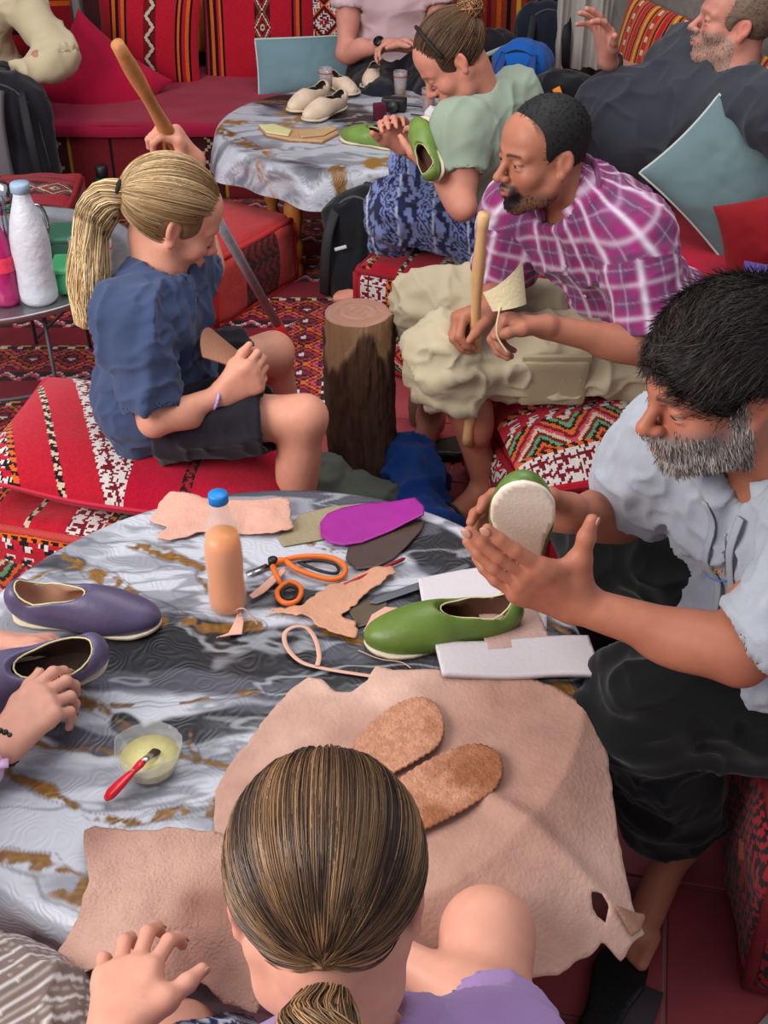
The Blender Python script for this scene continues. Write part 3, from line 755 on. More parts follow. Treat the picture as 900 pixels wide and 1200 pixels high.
cush_px('cushion', 'crumpled bright red cushion on the right edge in front of the teal cushion', 905, 276, 3.22, .30, .24, .12, pl_((140, 12, 24), .18), m=VELVET, xd=(.8, -.3, .35), yd=(-.2, .5, .8), pinch=.08, seed=9, crease=.02)
cush_px('cushion', 'small violet cushion edge on the bench behind the grey haired man', 915, 345, 2.95, .22, .16, .10, pl_((92, 74, 150), .1), m=FAB, xd=(.9, -.3, 0), yd=(.1, .6, .7))
# back cushions of the right bench (orange stripes)
def k_orange(u, v, s=0):
    c = C(u, lin((196, 84, 30))); w = (u + s) % .17
    for a, b, cc in ((0, .012, BLK), (.02, .045, RED), (.05, .058, BLK), (.075, .088, YEL), (.10, .108, BLK), (.118, .15, lin((170, 40, 30)))): put(c, band(w, a, b), cc)
    put(c, band(w, .125, .145) & (tri(v, .05) < .4), CRM); return c
for k in range(4):
    cushion('back_cushion', ('orange and black striped back cushion right of the grey hanging cloth', 'orange striped back cushion touching the reclining man at his shoulder', 'orange striped back cushion behind the ear of the reclining man', 'orange striped back cushion behind the red bolster')[k],
            bp(2.27, -4.35 + k * .50, .53), -BD * -1, v3(.15, .04, .98), .49, .44, .12, lambda u, v: k_orange(u, v, .03 * k), pinch=.02, cat='cushion')

# pale hanging cloths at the back
GREYC = fabric('grey_cloth')
def drape(name, label, px, py, Y, w, h, rgb, cat='curtain'):
    c = at_y(px, py, Y); n = 40; u = np.linspace(-1, 1, n); z = np.linspace(-1, 1, 30); U, Z = np.meshgrid(u, z, indexing='ij')
    d = .025 * np.sin(U * 9 + .4 * np.sin(Z * 2)) + .01 * np.sin(U * 23)
    V = np.stack([c[0] + U * w / 2, c[1] + d, c[2] + Z * h / 2], -1).reshape(-1, 3)
    i = np.arange(n - 1)[:, None]; j = np.arange(29)[None]; a = i * 30 + j; q = np.stack([a, a + 30, a + 31, a + 1], -1).reshape(-1, 4)
    V2 = np.vstack([V, V + v3(0, .012, 0)]); F2 = np.vstack([q, q[:, ::-1] + len(V)])
    solo(name, label, cat, (V2, F2), GREYC, col=cloth_col(V2, rgb, .06))
drape('curtain', 'pale grey cloth hanging on the back wall at the top left', 78, 8, 5.68, .14, .60, (176, 172, 168))
drape('hanging_cloth', 'pale grey cloth hanging beside the orange striped back cushions', 688, 4, 5.25, .24, .52, (170, 166, 158), 'cloth')
# ------------------------------------------------------------------ poufs
def pouf(name, label, c, hx, hy, h, ang, pat, sidepat=None, step=.005, puff=.015, pipe=(150, 30, 34), m=KIL, cat='pouf'):
    R = rotz(ang); V, F, sd, uv = rbox((0, 0, h / 2), (hx, hy, h / 2), .045, step, None, puff)
    V = displace(V, F, lambda P: (fbm(P * 8 + c[0] * 5, 3, 3) - .5) * .022)
    u = np.where(sd < 2, uv[:, 0], np.where(sd < 4, uv[:, 1], uv[:, 0])) + .5; v = np.where(sd < 2, uv[:, 1], np.where(sd < 4, uv[:, 0], uv[:, 1])) + .5
    col = pat(u, v); sp = sidepat or pat; sidec = sp(u, v); col = np.where((sd == 5)[:, None], col, sidec)
    o = thing(name, label, cat, (c[0], c[1], c[2] if len(c) > 2 else 0)); L = v3(c[0], c[1], c[2] if len(c) > 2 else 0)
    part('cover', (V @ R.T + L, F), m, o, fcol=col)
    pm = mat('piping_%d_%d' % (pipe[0], pipe[1]), col=pipe, rough=.9, bump=.8, bscale=200)
    e = .012; ring = [(hx - e, -hy + e), (hx - e, hy - e), (-hx + e, hy - e), (-hx + e, -hy + e)]
    pts = []
    for k in range(4):
        a, b = ring[k], ring[(k + 1) % 4]
        for t in np.linspace(0, 1, 10)[:-1]:
            q = lerp(a, b, t); w = 1 - abs(t - .5) * 2; f = .985 + .02 * w; pts.append((q[0] * f, q[1] * f, 0))
    for z in (h - .014, .016):
        P = np.array(pts); P[:, 2] = z; part('piping', tube(spline(P, 2) @ R.T + L, .011, 7, closed=True), pm, o)
    for (x, y) in ring:
        part('piping', tube(np.array([(x, y, z) for z in np.linspace(.02, h - .018, 6)]) @ R.T + L, .011, 7), pm, o)
    return o
def salmon(u, v, side=False):
    c = C(u, lin((196, 66, 60))); m = band(u, .42, .60); put(c, m & band(v, .3, .8), lin((120, 30, 32))); put(c, m & band(v, .3, .8) & stamp(u, v, BRANCH, .009), lin((50, 30, 26))); return c
a_ = atan2(.85, .52)
pouf('pouf', 'faded salmon red square pouf with thick piping behind the blonde girl', (-.60, 3.86), .24, .21, .25, a_, lambda u, v: C(u, lin((178, 48, 52))), salmon, pipe=(190, 44, 44))
pouf('pouf', 'low red pouf with a white diamond band behind the silver teapot', (-1.34, 4.15), .24, .2, .26, radians(4), lambda u, v: k_stripes(v, u, OB((.34, .008, BLK), (.6, .008, BLK)), base=lin((150, 16, 36)), dia=(.44, .56)), step=.007)
pouf('pouf', 'red kilim pouf under the girl with the bun', (.25, 3.42), .27, .25, .34, radians(-24), lambda u, v: k_rich(u, v, 2), lambda u, v: k_rich(u, v, 5, lin((170, 16, 34))), pipe=(150, 16, 34))
pouf('pouf', 'large red patterned pouf under the blonde girl beside the near table', (-.565, 2.30), .32, .27, .27, radians(-14), lambda u, v: k_rich(u + .1, v, 1), lambda u, v: k_rich(v + .05, u, 3, lin((190, 48, 50))), pipe=(180, 60, 56), step=.0045)
pouf('pouf', 'red pouf with black and white branch motif under the plaid shirt man', (.60, 2.52), .33, .30, .23, radians(14), lambda u, v: k_rich(u, v, 4), lambda u, v: np.where((((u + .05) % .42) < .17)[:, None], k_white(u, v, 1), C(u, lin((160, 14, 38)))), pipe=(150, 16, 36), step=.0045)
pouf('pouf', 'dark red and black kilim pouf under the grey haired man', (.98, 1.42), .36, .33, .33, radians(-8), lambda u, v: k_dark(u, v), lambda u, v: k_dark(u, v, .1), pipe=(110, 16, 26), step=.0045)
cushion('seat_cushion', 'flat patterned cushion on the pouf under the plaid shirt man', v3(.60, 2.53, .30), rotz(radians(10))[:, 0], rotz(radians(10))[:, 1], .70, .62, .17, lambda u, v: k_rich(v, u, 2), pinch=.03, step=.0045, back=RED)
def slab(Vv): Vv = Vv.copy(); Vv[:, 2] += .03 * np.exp(-((Vv[:, 0] + .28) / .14) ** 2) ; return Vv
cushion('seat_cushion', 'red kilim cushion with white stepped hooks under the blonde girl', v3(-.53, 2.285, .335), v3(.985, -.17, -.02), v3(.17, .985, 0), .68, .46, .15,
        lambda u, v: np.where((u < .36)[:, None], k_rich(u + v * .55 + .08, v - .4 * u, 3), np.where(band(u, .475, .50)[:, None], k_dark(u, v), C(u, lin((172, 12, 44))))), pinch=.03, step=.004, piping=(190, 30, 60), bend=slab, back=lin((190, 24, 58)))

# ------------------------------------------------------------------ rugs
def rug(name, label, poly, z, pat, step=.008):
    V, F = sheet(poly, step, lambda x, y: z + .004 * fbm(np.stack([x * 5, y * 5, x * 0], -1), 4, 2), .006); Cn = V[F].mean(1)
    solo(name, label, 'rug', (V, F), KIL, fcol=pat(Cn[:, 0] + 5, Cn[:, 1] + 5))
rug('rug', 'dark red woven rug with zigzags and dots under the tray table', [(-1.6, 2.62), (-.86, 2.74), (-.84, 3.05), (-.12, 3.04), (.02, 3.9), (-.05, 4.74), (-1.6, 4.74)], .012, k_rug)
rug('rug', 'red rug with white diamond border between the log and the salmon pouf', [(-.42, 2.95), (-.10, 3.0), (.0, 3.72), (-.2, 3.72), (-.36, 3.5)], .020, lambda u, v: k_rug(v + .1, u))
# ------------------------------------------------------------------ tables and cloths
ZT = .452
WOOD = mat('turned_pine', col=(176, 108, 44), rough=.5, nscale=3, namt=.15, stretch=(8, 8, 1))
GOLDC, MDARK, MLIGHT, MGREY = map(lin, [(122, 84, 34), (26, 25, 30), (186, 188, 198), (92, 92, 104)])
def dist_poly(P, line):
    best = np.full(len(P), 9.0)
    for a, b in zip(line[:-1], line[1:]):
        d = b - a; t = np.clip(((P - a) @ d) / (d @ d + 1e-12), 0, 1); best = np.minimum(best, np.linalg.norm(P - a - t[:, None] * d, axis=1))
    return best
def marble(P, darks=(), golds=(), seed=0, auto=.0):
    P3 = np.c_[P, P[:, 0] * 0]; W = np.stack([fbm(P3 * 5, seed + 1, 4), fbm(P3 * 5 + 9, seed + 2, 4)], 1) - .5; Q = P + W * .10; Q3 = np.c_[Q, Q[:, 0] * 0]
    Wf = np.stack([fbm(P3 * 22, seed + 3, 3), fbm(P3 * 22 + 9, seed + 4, 3)], 1) - .5; G = P + W * .05 + Wf * .022
    aniso = np.c_[Q3[:, 0] * 3.2, Q3[:, 1] * 11, Q3[:, 2]]
    streak = fbm(aniso * 1.6, seed + 8, 5)
    dk = np.zeros(len(P))
    for line, r, amt in darks: dk = np.maximum(dk, amt * (1 - sm(dist_poly(Q, line), r * .6, r * 1.25)))
    if auto: dk = np.maximum(dk, auto * sm(fbm(Q3 * 3.5, seed + 20, 3), .50, .60))
    dk = sm(np.clip(dk * 1.15 + (streak - .5) * 1.15 * (dk > .03), 0, 1), .12, .78)
    c = MLIGHT * (1 - dk[:, None]) + MDARK * dk[:, None]
    g = sm(streak, .50, .62)[:, None] * .6; c = c * (1 - g) + MGREY * g
    rv = 1 - np.abs(2 * fbm(aniso * 1.3 + 4, seed + 12, 4) - 1)         # fine pale or dark veins
    v = sm(rv, .93, .985)[:, None] * .55; c = c * (1 - v) + np.where((dk > .4)[:, None], lin((170, 172, 180)), lin((70, 70, 80))) * v
    gn = fbm(P3 * 45, seed + 15, 3)
    for line, r in golds:
        d = dist_poly(G, line) / (.25 + 1.5 * fbm(P3 * 16 + 3, seed + 17, 2) ** 1.3); w = (1 - sm(d, r * .75, r * 1.15)) * sm(gn, .40, .52); c = c * (1 - w[:, None]) + GOLDC * (.55 + .9 * fbm(P3 * 120, 3, 2))[:, None] * w[:, None]
        o = (1 - sm(np.abs(d - r * 1.15), .001, .0028))[:, None] * .45; c = c * (1 - o) + lin((50, 42, 40)) * o
    if auto:
        rg = 1 - np.abs(2 * fbm(Q3 * 3.1 + 7, seed + 31, 4) - 1); w = (sm(rg, .93, .97) * sm(fbm(P3 * 4, seed + 33, 2), .42, .52))[:, None] * sm(gn, .3, .5)[:, None]
        c = c * (1 - w) + GOLDC * 1.6 * w
    return c
def cloth_material(name):
    m = bpy.data.materials.new(name); m.use_nodes = True; nt = m.node_tree; N = nt.nodes; L = nt.links; b = N['Principled BSDF']
    a = N.new('ShaderNodeAttribute'); a.attribute_name = 'Col'; L.new(a.outputs[0], b.inputs['Base Color']); b.inputs['Roughness'].default_value = .36; b.inputs['Specular IOR Level'].default_value = .55
    tc = N.new('ShaderNodeTexCoord'); n = N.new('ShaderNodeTexNoise'); n.inputs['Scale'].default_value = 14; n.inputs['Detail'].default_value = 1; L.new(tc.outputs['Object'], n.inputs['Vector'])
    mu = N.new('ShaderNodeMath'); mu.operation = 'MULTIPLY'; mu.inputs[1].default_value = 85; L.new(n.outputs[0], mu.inputs[0])
    si = N.new('ShaderNodeMath'); si.operation = 'SINE'; L.new(mu.outputs[0], si.inputs[0])
    bu = N.new('ShaderNodeBump'); bu.inputs['Strength'].default_value = .16; bu.inputs['Distance'].default_value = .0022; L.new(si.outputs[0], bu.inputs['Height'])
    n2 = N.new('ShaderNodeTexNoise'); n2.inputs['Scale'].default_value = 5; n2.inputs['Detail'].default_value = 3; L.new(tc.outputs['Object'], n2.inputs['Vector'])
    b2 = N.new('ShaderNodeBump'); b2.inputs['Strength'].default_value = .3; b2.inputs['Distance'].default_value = .012; L.new(n2.outputs[0], b2.inputs['Height']); L.new(bu.outputs[0], b2.inputs['Normal']); L.new(b2.outputs[0], b.inputs['Normal'])
    return m
CLOTH = cloth_material('marble_print_cloth')
def tablecloth(label, c, R, z, drop, colf, seed, nseg=700, step=.0036, hem=.02):
    rings = list(np.arange(.004, R, step)); ns = int(drop / (step * 1.6)); th = np.linspace(0, 2 * pi, nseg, endpoint=False)
    fold = .020 * np.sin(th * 9 + 1.5 * np.sin(th * 2 + seed)) + .010 * np.sin(th * 17 + seed); dvar = 1 + hem * 6 * (vn(np.stack([np.cos(th) * 1.4 + seed, np.sin(th) * 1.4, th * 0], 1), seed) - .5)
    Vs = []; Ps = []
    for r in rings:
        e = sm(np.array([r]), R - .02, R)[0]; zz = z - .008 * e ** 2 + .0016 * (vn(np.stack([np.cos(th) * r * 9, np.sin(th) * r * 9, th * 0], 1), 5) - .5)
        Vs.append(np.stack([c[0] + r * np.cos(th), c[1] + r * np.sin(th), zz], 1)); Ps.append(np.stack([c[0] + r * np.cos(th), c[1] + r * np.sin(th)], 1))
    for k in range(1, ns + 1):
        t = k / ns; s = R + t * drop; rr = R + .006 * min(1, t * 8) + fold * sm(np.array([t]), 0, .6)[0] + .018 * t
        Vs.append(np.stack([c[0] + rr * np.cos(th), c[1] + rr * np.sin(th), z - .008 - t * drop * dvar], 1)); Ps.append(np.stack([c[0] + s * np.cos(th), c[1] + s * np.sin(th)], 1))
    m = len(Vs); V = np.concatenate(Vs + [np.array([[c[0], c[1], z]])]); P = np.concatenate(Ps + [np.array([[c[0], c[1]]])])
    i = np.arange(m - 1)[:, None]; k = np.arange(nseg)[None]; q = np.stack([i * nseg + k, (i + 1) * nseg + k, (i + 1) * nseg + (k + 1) % nseg, i * nseg + (k + 1) % nseg], -1).reshape(-1, 4)
    ce = len(V) - 1; kk = np.arange(0, nseg, 2); cq = np.stack([np.full(len(kk), ce), kk, (kk + 1) % nseg, (kk + 2) % nseg], 1)
    return solo('tablecloth', label, 'tablecloth', (V, np.vstack([q, cq])), CLOTH, col=colf(P))
pxl = lambda pts: [at_z(x, y, ZT)[:2] for x, y in pts]
def table(label, c, R, z, legr=.36, legs=4, a0=.6):
    t = thing('round_table', label, 'table', (c[0], c[1], 0))
    part('tabletop', lathe([(R - .012, z - .034), (R - .004, z - .03), (R - .004, z - .008), (R - .010, z - .004)], 64, (c[0], c[1], 0)), WOOD, t)
    prof = [(.020, .0), (.026, .01), (.028, .04), (.018, .06), (.030, .09), (.032, .13), (.020, .15), (.026, .17), (.034, .22), (.030, .27), (.020, .285), (.030, .30), (.034, .31), (.034, z - .036)]
    for k in range(legs):
        a = a0 + k * 2 * pi / legs; part('leg', lathe(prof, 18, (c[0] + legr * cos(a), c[1] + legr * sin(a), 0.012)), WOOD, t)
    for k in range(legs):
        a, b = a0 + k * 2 * pi / legs, a0 + (k + 1) * 2 * pi / legs; p = v3(c[0] + legr * cos(a), c[1] + legr * sin(a), z - .075); q = v3(c[0] + legr * cos(b), c[1] + legr * sin(b), z - .075)
        part('apron', box((p + q) / 2, (np.linalg.norm(q - p) / 2 - .03, .009, .032), frame(np.cross((0, 0, 1), unit(q - p)), (0, 0, 1))), WOOD, t)
    return t
NTC, NTR = (-.19, 1.44), .53
darks = [(pxl([(105, 772), (200, 762), (300, 770), (400, 775), (520, 765), (690, 790)]), .072, 1.0), (pxl([(400, 590), (470, 625), (560, 665), (600, 700)]), .062, 1.0), (pxl([(250, 572), (340, 574), (440, 590)]), .02, .9),
         (pxl([(200, 850), (300, 838), (420, 826)]), .045, .75), (pxl([(300, 705), (420, 715), (560, 700), (670, 740)]), .04, .8), (pxl([(30, 660), (90, 668)]), .03, .6), (pxl([(150, 835), (200, 880)]), .02, .8), (pxl([(60, 850), (130, 860)]), .02, .6)]
golds = [(pxl([(160, 643), (200, 655), (235, 665), (244, 700)]), .010), (pxl([(95, 668), (140, 690), (190, 728)]), .016), (pxl([(188, 728), (240, 740), (300, 735)]), .017), (pxl([(55, 640), (100, 665)]), .008), (pxl([(10, 700), (50, 680), (95, 668)]), .009),
         (pxl([(85, 818), (130, 832), (165, 858)]), .012), (pxl([(140, 822), (230, 815), (310, 806)]), .005), (pxl([(50, 870), (130, 875), (210, 885), (275, 905)]), .007), (pxl([(20, 898), (80, 940), (140, 965), (250, 945)]), .011), (pxl([(130, 965), (180, 955), (255, 958)]), .013),
         (pxl([(370, 735), (440, 752), (500, 775)]), .010), (pxl([(360, 640), (440, 655)]), .010), (pxl([(620, 690), (670, 740), (690, 790)]), .010), (pxl([(640, 800), (700, 830)]), .013), (pxl([(0, 1000), (60, 1010), (110, 1060)]), .02), (pxl([(215, 850), (235, 890)]), .006)]
table('low round wooden table in the foreground under the marble print cloth', NTC, NTR, ZT - .004)
tablecloth('grey marble print cloth with gold veins on the near round table', NTC, NTR, ZT, .20, lambda P: marble(P, darks, golds, 3), 3, nseg=900, step=.0032)
FTC, FTR = (-.11, 4.30), .49
table('low round pine table with turned legs beside the back bench', FTC, FTR, ZT - .004, legr=.385, a0=2.58)
tablecloth('marble print cloth with yellow patches on the far round table', FTC, FTR, ZT, .115, lambda P: marble(P * 1.0, [(pxl([(300, 110), (400, 130), (470, 160)]), .12, .8), (pxl([(300, 185), (360, 195)]), .05, .5)], [(pxl([(255, 150), (300, 175)]), .02), (pxl([(390, 195), (410, 230)]), .03), (pxl([(265, 120), (330, 118)]), .012)], 11, .22), 8, nseg=520, step=.006, hem=.07)

# tray table at the left
MET = mat('brushed_tin', col=(170, 168, 172), rough=.38, metal=.9, nscale=30, namt=.15)
IRON = mat('grey_iron', col=(92, 90, 96), rough=.55, metal=.6)
TTC = v3(-1.08, 3.10, 0)
tt = thing('tray_table', 'round silver tray on a grey folding iron stand at the left edge', 'table', tuple(TTC))
part('tray', lathe([(.001, .430), (.36, .430), (.385, .436), (.395, .452), (.402, .453), (.402, .446), (.392, .432), (.37, .424), (.001, .424)], 64, TTC), MET, tt)
for z, r in ((.415, .34), (.20, .35)):
    part('ring', tube([TTC + v3(r * cos(a), r * sin(a), z) for a in np.linspace(0, 2 * pi, 48, endpoint=False)], .006, 6, closed=True), IRON, tt)
for k in range(12):
    a = k * 2 * pi / 12 + .1; part('bar', tube([TTC + v3(.34 * cos(a), .34 * sin(a), .42), TTC + v3(.35 * cos(a), .35 * sin(a), .012)], .006, 6), IRON, tt)
for k in range(6):
    a = k * 2 * pi / 6 + .1; part('brace', tube([TTC + v3(.345 * cos(a), .345 * sin(a), .20), TTC + v3(.35 * cos(a + .52), .35 * sin(a + .52), .03)], .005, 6), IRON, tt)
# ------------------------------------------------------------------ slippers
def sole_outline(L=.27, w=1.0, n=26):
    x = np.linspace(0, 1, n); x = (1 - np.cos(x * pi)) / 2
    prof = np.interp(x, [0, .03, .08, .2, .4, .55, .72, .85, .94, .98, 1.0], [0, .016, .026, .031, .028, .032, .042, .040, .028, .017, 0]) * w
    top = [(a * L, p * 1.02) for a, p in zip(x, prof)]; bot = [(a * L, -p * .98) for a, p in zip(x, prof)]
    return top + bot[::-1][1:-1]
def slipper(name, label, t, R, rgb, lining=(92, 58, 44), sole=(214, 200, 172), L=.27, group=None, res=.0028, back=True, cat='slipper', flatback=False):
    k = L / .27; S = SDF(); e = lambda x, y, z, a, b, c, kk=.02, op=1: S.ell(v3(x, y, z) * k, v3(a, b, c) * k, None, kk * k, op)
    e(.190, 0, .014, .080, .0445, .036, .03); e(.135, 0, .018, .085, .040, .050, .03); e(.055, 0, .026, .056, .034, .042 if back else .02, .03)
    if back: S.ell(v3(.018, 0, .045) * k, v3(.020, .026, .024) * k, None, .02 * k)
    e(.060, 0, .040, .052, .0285, .048, .006, -1); e(.150, 0, .016, .088, .036, .036, .01, -1); e(.090, 0, .080, .062, .031, .046, .006, -1)
    if flatback: e(.02, 0, .06, .06, .05, .035, .006, -1)
    S.box(v3(.13, 0, -.05) * k, v3(.3, .2, .05) * k, .001, None, .002, -1)
    V, F = S.mesh(res); inner = SDF(); V = relax(V, F, 1, .4)
    # lining : vertices whose normal points towards the inner volume axis
    Nn = vnormals(V, F); axis = np.stack([V[:, 0], V[:, 0] * 0, np.full(len(V), .022)], 1); ins = (Nn * (V - axis)).sum(1) < -.002
    nz = fbm(V * 40, 3, 3)[:, None]; col = np.where(ins[:, None], lin(lining) * (.8 + .4 * nz), lin(rgb) * (.85 + .3 * nz))
    Vw = V @ R.T + t; o = thing(name, label, cat, tuple(t), group)
    part('upper', (Vw, F), DYED if rgb != (222, 196, 172) else LEATHER, o, col=col)
    V2, F2 = sheet(np.array(sole_outline(L, 1.08)), .006, lambda x, y: 0 * x + .001 + .004 * sm(x, L * .8, L), .0065)
    part('sole', (V2 @ R.T + t, F2), mat('slipper_sole', attr=True, rough=.8, bump=.2, bscale=200), o, col=cloth_col(V2, sole, .06), label='cream sole')
    V3, F3 = sheet(np.array(sole_outline(L * .95, .86)) + v3(L * .02, 0, 0)[:2], .008, lambda x, y: 0 * x + .004, .002)
    part('insole', (V3 @ R.T + t, F3), LEATHER, o, col=cloth_col(V3, lining, .1))
    # stitched rim along the opening
    Vk = V / k; qx, qy = (Vk[:, 0] - .082) / .056, Vk[:, 1] / .031; rn = np.hypot(qx, qy); an = np.arctan2(qy, qx); rim = []
    ok = ~ins & (Vk[:, 2] > .034)
    for w in np.linspace(-pi, pi, 30, endpoint=False):
        d_ = np.abs((an - w + pi) % (2 * pi) - pi); m_ = ok & (d_ < .13) & (rn > .4)
        if m_.any(): i_ = np.where(m_)[0]; rim.append(V[i_[np.argmin(rn[i_])]])
    rim = np.array(rim); rim = (rim + np.roll(rim, 1, 0) + np.roll(rim, -1, 0)) / 3
    if back and not flatback: part('rim_stitching', tube(np.array(rim) @ R.T + t, .0016 * k, 5, closed=True), mat('pale_thread', col=(206, 196, 150), rough=.8), o, label='pale stitched edge of the opening')
    return o
def between(pa, pb, z=ZT, tilt=0, roll=0):
    """frame with x axis from heel pixel pa to toe pixel pb on height z"""
    a = at_z(*pa, z); b = at_z(*pb, z); x = unit(b - a); y = np.cross((0, 0, 1), x); R = np.stack([x, y, v3(0, 0, 1)], 1)
    return a, R @ rotx(roll) @ roty(-tilt), np.linalg.norm(b - a)
a, R, L = between((608, 737), (437, 757)); slipper('slipper', 'olive green leather slipper lying upright on the near table beside white foam', a + v3(0, 0, .008), R, (92, 116, 44), L=.265)
a, R, L = between((15, 722), (186, 735)); slipper('slipper', 'purple grey slipper lying flat on the near table behind the held one', a + v3(0, 0, .008), R, (84, 74, 104), lining=(186, 140, 116), L=.262)
# the slipper held by the unseen maker at the left (heel to the right, toe out of the frame)
HP = at_y(128, 768, 1.40); x = unit(v3(-.93, -.28, -.10)); yy = unit(np.cross(unit(v3(.1, -.50, .86)), x)); R = np.stack([x, yy, np.cross(x, yy)], 1)
slipper('slipper', 'purple grey slipper held open side up in two hands at the left edge', HP, R, (90, 80, 112), lining=(66, 44, 38), L=.265); HELD1 = (HP, R)
# the slipper held up by the grey haired man, sole towards the camera, toe up
HS = at_y(607, 690, 1.42); x = unit(v3(-.06, -.314, .948)); zl = unit(v3(.08, .95, .31)); yl = unit(np.cross(zl, x)); zl = np.cross(x, yl); R = np.stack([x, unit(yl), unit(zl)], 1)
slipper('slipper', 'green slipper held up in both hands with its cream sole facing out', HS, R, (84, 112, 48), lining=(60, 44, 36), sole=(226, 210, 190), L=.262); HELD2 = (HS, R)
# far table
a, R, L = between((468, 176), (406, 160), ZT); slipper('slipper', 'light green slipper on the far round table', a + v3(0, 0, .008), R @ rotz(.12), (112, 140, 62), L=.235, res=.004)
FS = at_y(507, 194, 3.16); x = unit(v3(-.22, .62, .50)); zl = unit(v3(-.6, -.5, .5)); yl = unit(np.cross(zl, x)); zl = np.cross(x, yl)
slipper('slipper', 'light green slipper in the hands of the girl with the bun', FS - x * .05, np.stack([x, yl, zl], 1), (112, 140, 62), L=.20, res=.004)
BEI = (222, 196, 172)
a, R, L = between((388, 100), (410, 112), ZT); s1 = slipper('slipper', 'raw beige slipper standing near the tea glass at the back of the far table', a + v3(0, 0, .012), R @ roty(-.0), BEI, lining=(60, 40, 34), L=.20, res=.004)
a, R, L = between((440, 90), (428, 118), ZT); s2 = slipper('slipper', 'raw beige slipper with pointed toe facing out beside the black camera', a + v3(0, 0, .012), R, BEI, lining=(50, 36, 32), L=.21, res=.004)
a, R, L = between((382, 118), (330, 142), ZT); slipper('slipper', 'raw beige slipper pointing left, behind its twin on the far table', a + v3(0, .02, .014), R, BEI, lining=(40, 30, 30), L=.24, res=.004)
a, R, L = between((404, 126), (346, 150), ZT); slipper('slipper', 'raw beige slipper nearest the stack of soles on the far table', a + v3(0, -.01, .014), R, BEI, lining=(40, 30, 30), L=.24, res=.004)

# ------------------------------------------------------------------ flat pieces of leather, foam and card (outlines in the table plane)
def flat(name, label, cat, pts, z, rgb, m=LEATHER, th=.0018, curl=None, rag=0, step=.004, holes=(), seed=1, amt=.10, group=None, col=None, zp=None):
    P = [at_z(x, y, zp or z)[:2] for x, y in pts]; H = [[at_z(x, y, zp or z)[:2] for x, y in h] for h in holes]
    zf = (lambda x, y: z + th + 0 * x) if curl is None else (lambda x, y: z + th + curl(x, y))
    V, F = sheet(P, step, zf, th, H, rag, seed)
    c = cloth_col(V, rgb, amt, seed, 11) if col is None else col(V)
    return solo(name, label, cat, (V, F), m, group, col=c)
cr = lambda amp, sc, seed: (lambda x, y: amp * fbm(np.stack([x * sc, y * sc, x * 0], -1), seed, 3))
Z0 = ZT + .002
hide_pts = [(250, 985), (252, 930), (266, 905), (290, 878), (318, 842), (342, 816), (362, 802), (378, 804), (394, 818), (412, 818), (430, 804), (441, 787), (462, 794), (500, 791), (540, 788), (580, 783), (612, 793), (650, 806), (685, 828), (712, 862),
            (720, 905), (730, 950), (746, 1000), (768, 1036), (752, 1048), (738, 1066), (715, 1054), (700, 1068), (660, 1095), (610, 1108), (560, 1118), (500, 1140), (420, 1160), (330, 1150), (270, 1100)]
def hidez(x, y):
    r = np.hypot(x - NTC[0], y - NTC[1]); d = np.clip(r - .51, 0, None); z = -.55 * d - .5 * d ** 2
    z = z + .012 * sm(fbm(np.stack([x * 5, y * 5, x * 0], -1), 21, 3), .45, .75) + .002 * fbm(np.stack([x * 30, y * 30, x * 0], -1), 4, 2)
    z = z + .012 * np.exp(-(((x - .22) * .6 + (y - 1.10) * .8) / .02) ** 2) * (x > .1)
    return z
suede = lambda rgb, pal, seed: (lambda V: (lambda n, n2: lin(rgb) * (1 - n) + lin(pal) * n)(sm(fbm(V * 5, seed, 4), .35, .7)[:, None], 0) * (.88 + .24 * fbm(V * 40, seed + 2, 3)[:, None]))
flat('leather_hide', 'large pale tan leather hide covering the right side of the near table', 'leather', hide_pts, Z0 + .004, (196, 152, 130), th=.0024, curl=hidez, rag=.002, step=.0045, col=suede((172, 130, 114), (204, 166, 150), 5),
     holes=[[(697, 1016), (710, 1014), (720, 1024), (717, 1038), (706, 1034), (700, 1028)]])
flat('leather_flap', 'small torn corner flap folded at the tip of the large hide', 'leather', [(722, 1048), (764, 1038), (756, 1060), (746, 1068)], .40, (160, 118, 96), th=.002, zp=.42, curl=lambda x, y: hidez(x, y) + .46 - .40 + .006)
cop = lambda V: (lin((188, 132, 104)) * (1 - sm(fbm(V * 12, 8, 4), .42, .6)[:, None]) + lin((150, 92, 60)) * sm(fbm(V * 12, 8, 4), .42, .6)[:, None]) * (.7 + .6 * fbm(V * 160, 9, 2)[:, None])
rough_l = mat('rough_sole_leather', attr=True, rough=.9, bump=.9, bscale=220, bdist=.004)
def zigpoly(pts, n=4, amp=1.6):
    P = spline(np.array(pts + [pts[0]], float), n); out = []
    for i in range(len(P) - 1):
        d = P[i + 1] - P[i]; L = np.linalg.norm(d); k = max(2, int(L / 3.0)); nn = np.array([-d[1], d[0]]) / (L + 1e-9)
        for q in range(k): out.append(tuple(P[i] + d * q / k + nn * amp * (1 if (q % 2) else 0)))
    return out
flat('sole_piece', 'rough brown rounded sole piece on the hide, upper one of two', 'leather', zigpoly([(414, 872), (436, 848), (466, 826), (494, 819), (514, 830), (521, 852), (514, 876), (490, 893), (462, 908), (436, 922), (420, 905)]), Z0 + .016, (190, 130, 96), m=rough_l, th=.004, step=.003, col=cop, curl=cr(.003, 8, 1))
flat('sole_piece', 'rough brown rounded sole piece on the hide, lower one nearer the right', 'leather', zigpoly([(452, 930), (480, 906), (520, 884), (556, 873), (582, 882), (590, 902), (582, 925), (555, 945), (525, 962), (498, 975), (470, 985), (455, 965)]), Z0 + .016, (190, 130, 96), m=rough_l, th=.004, step=.003, col=cop, curl=cr(.003, 8, 2))
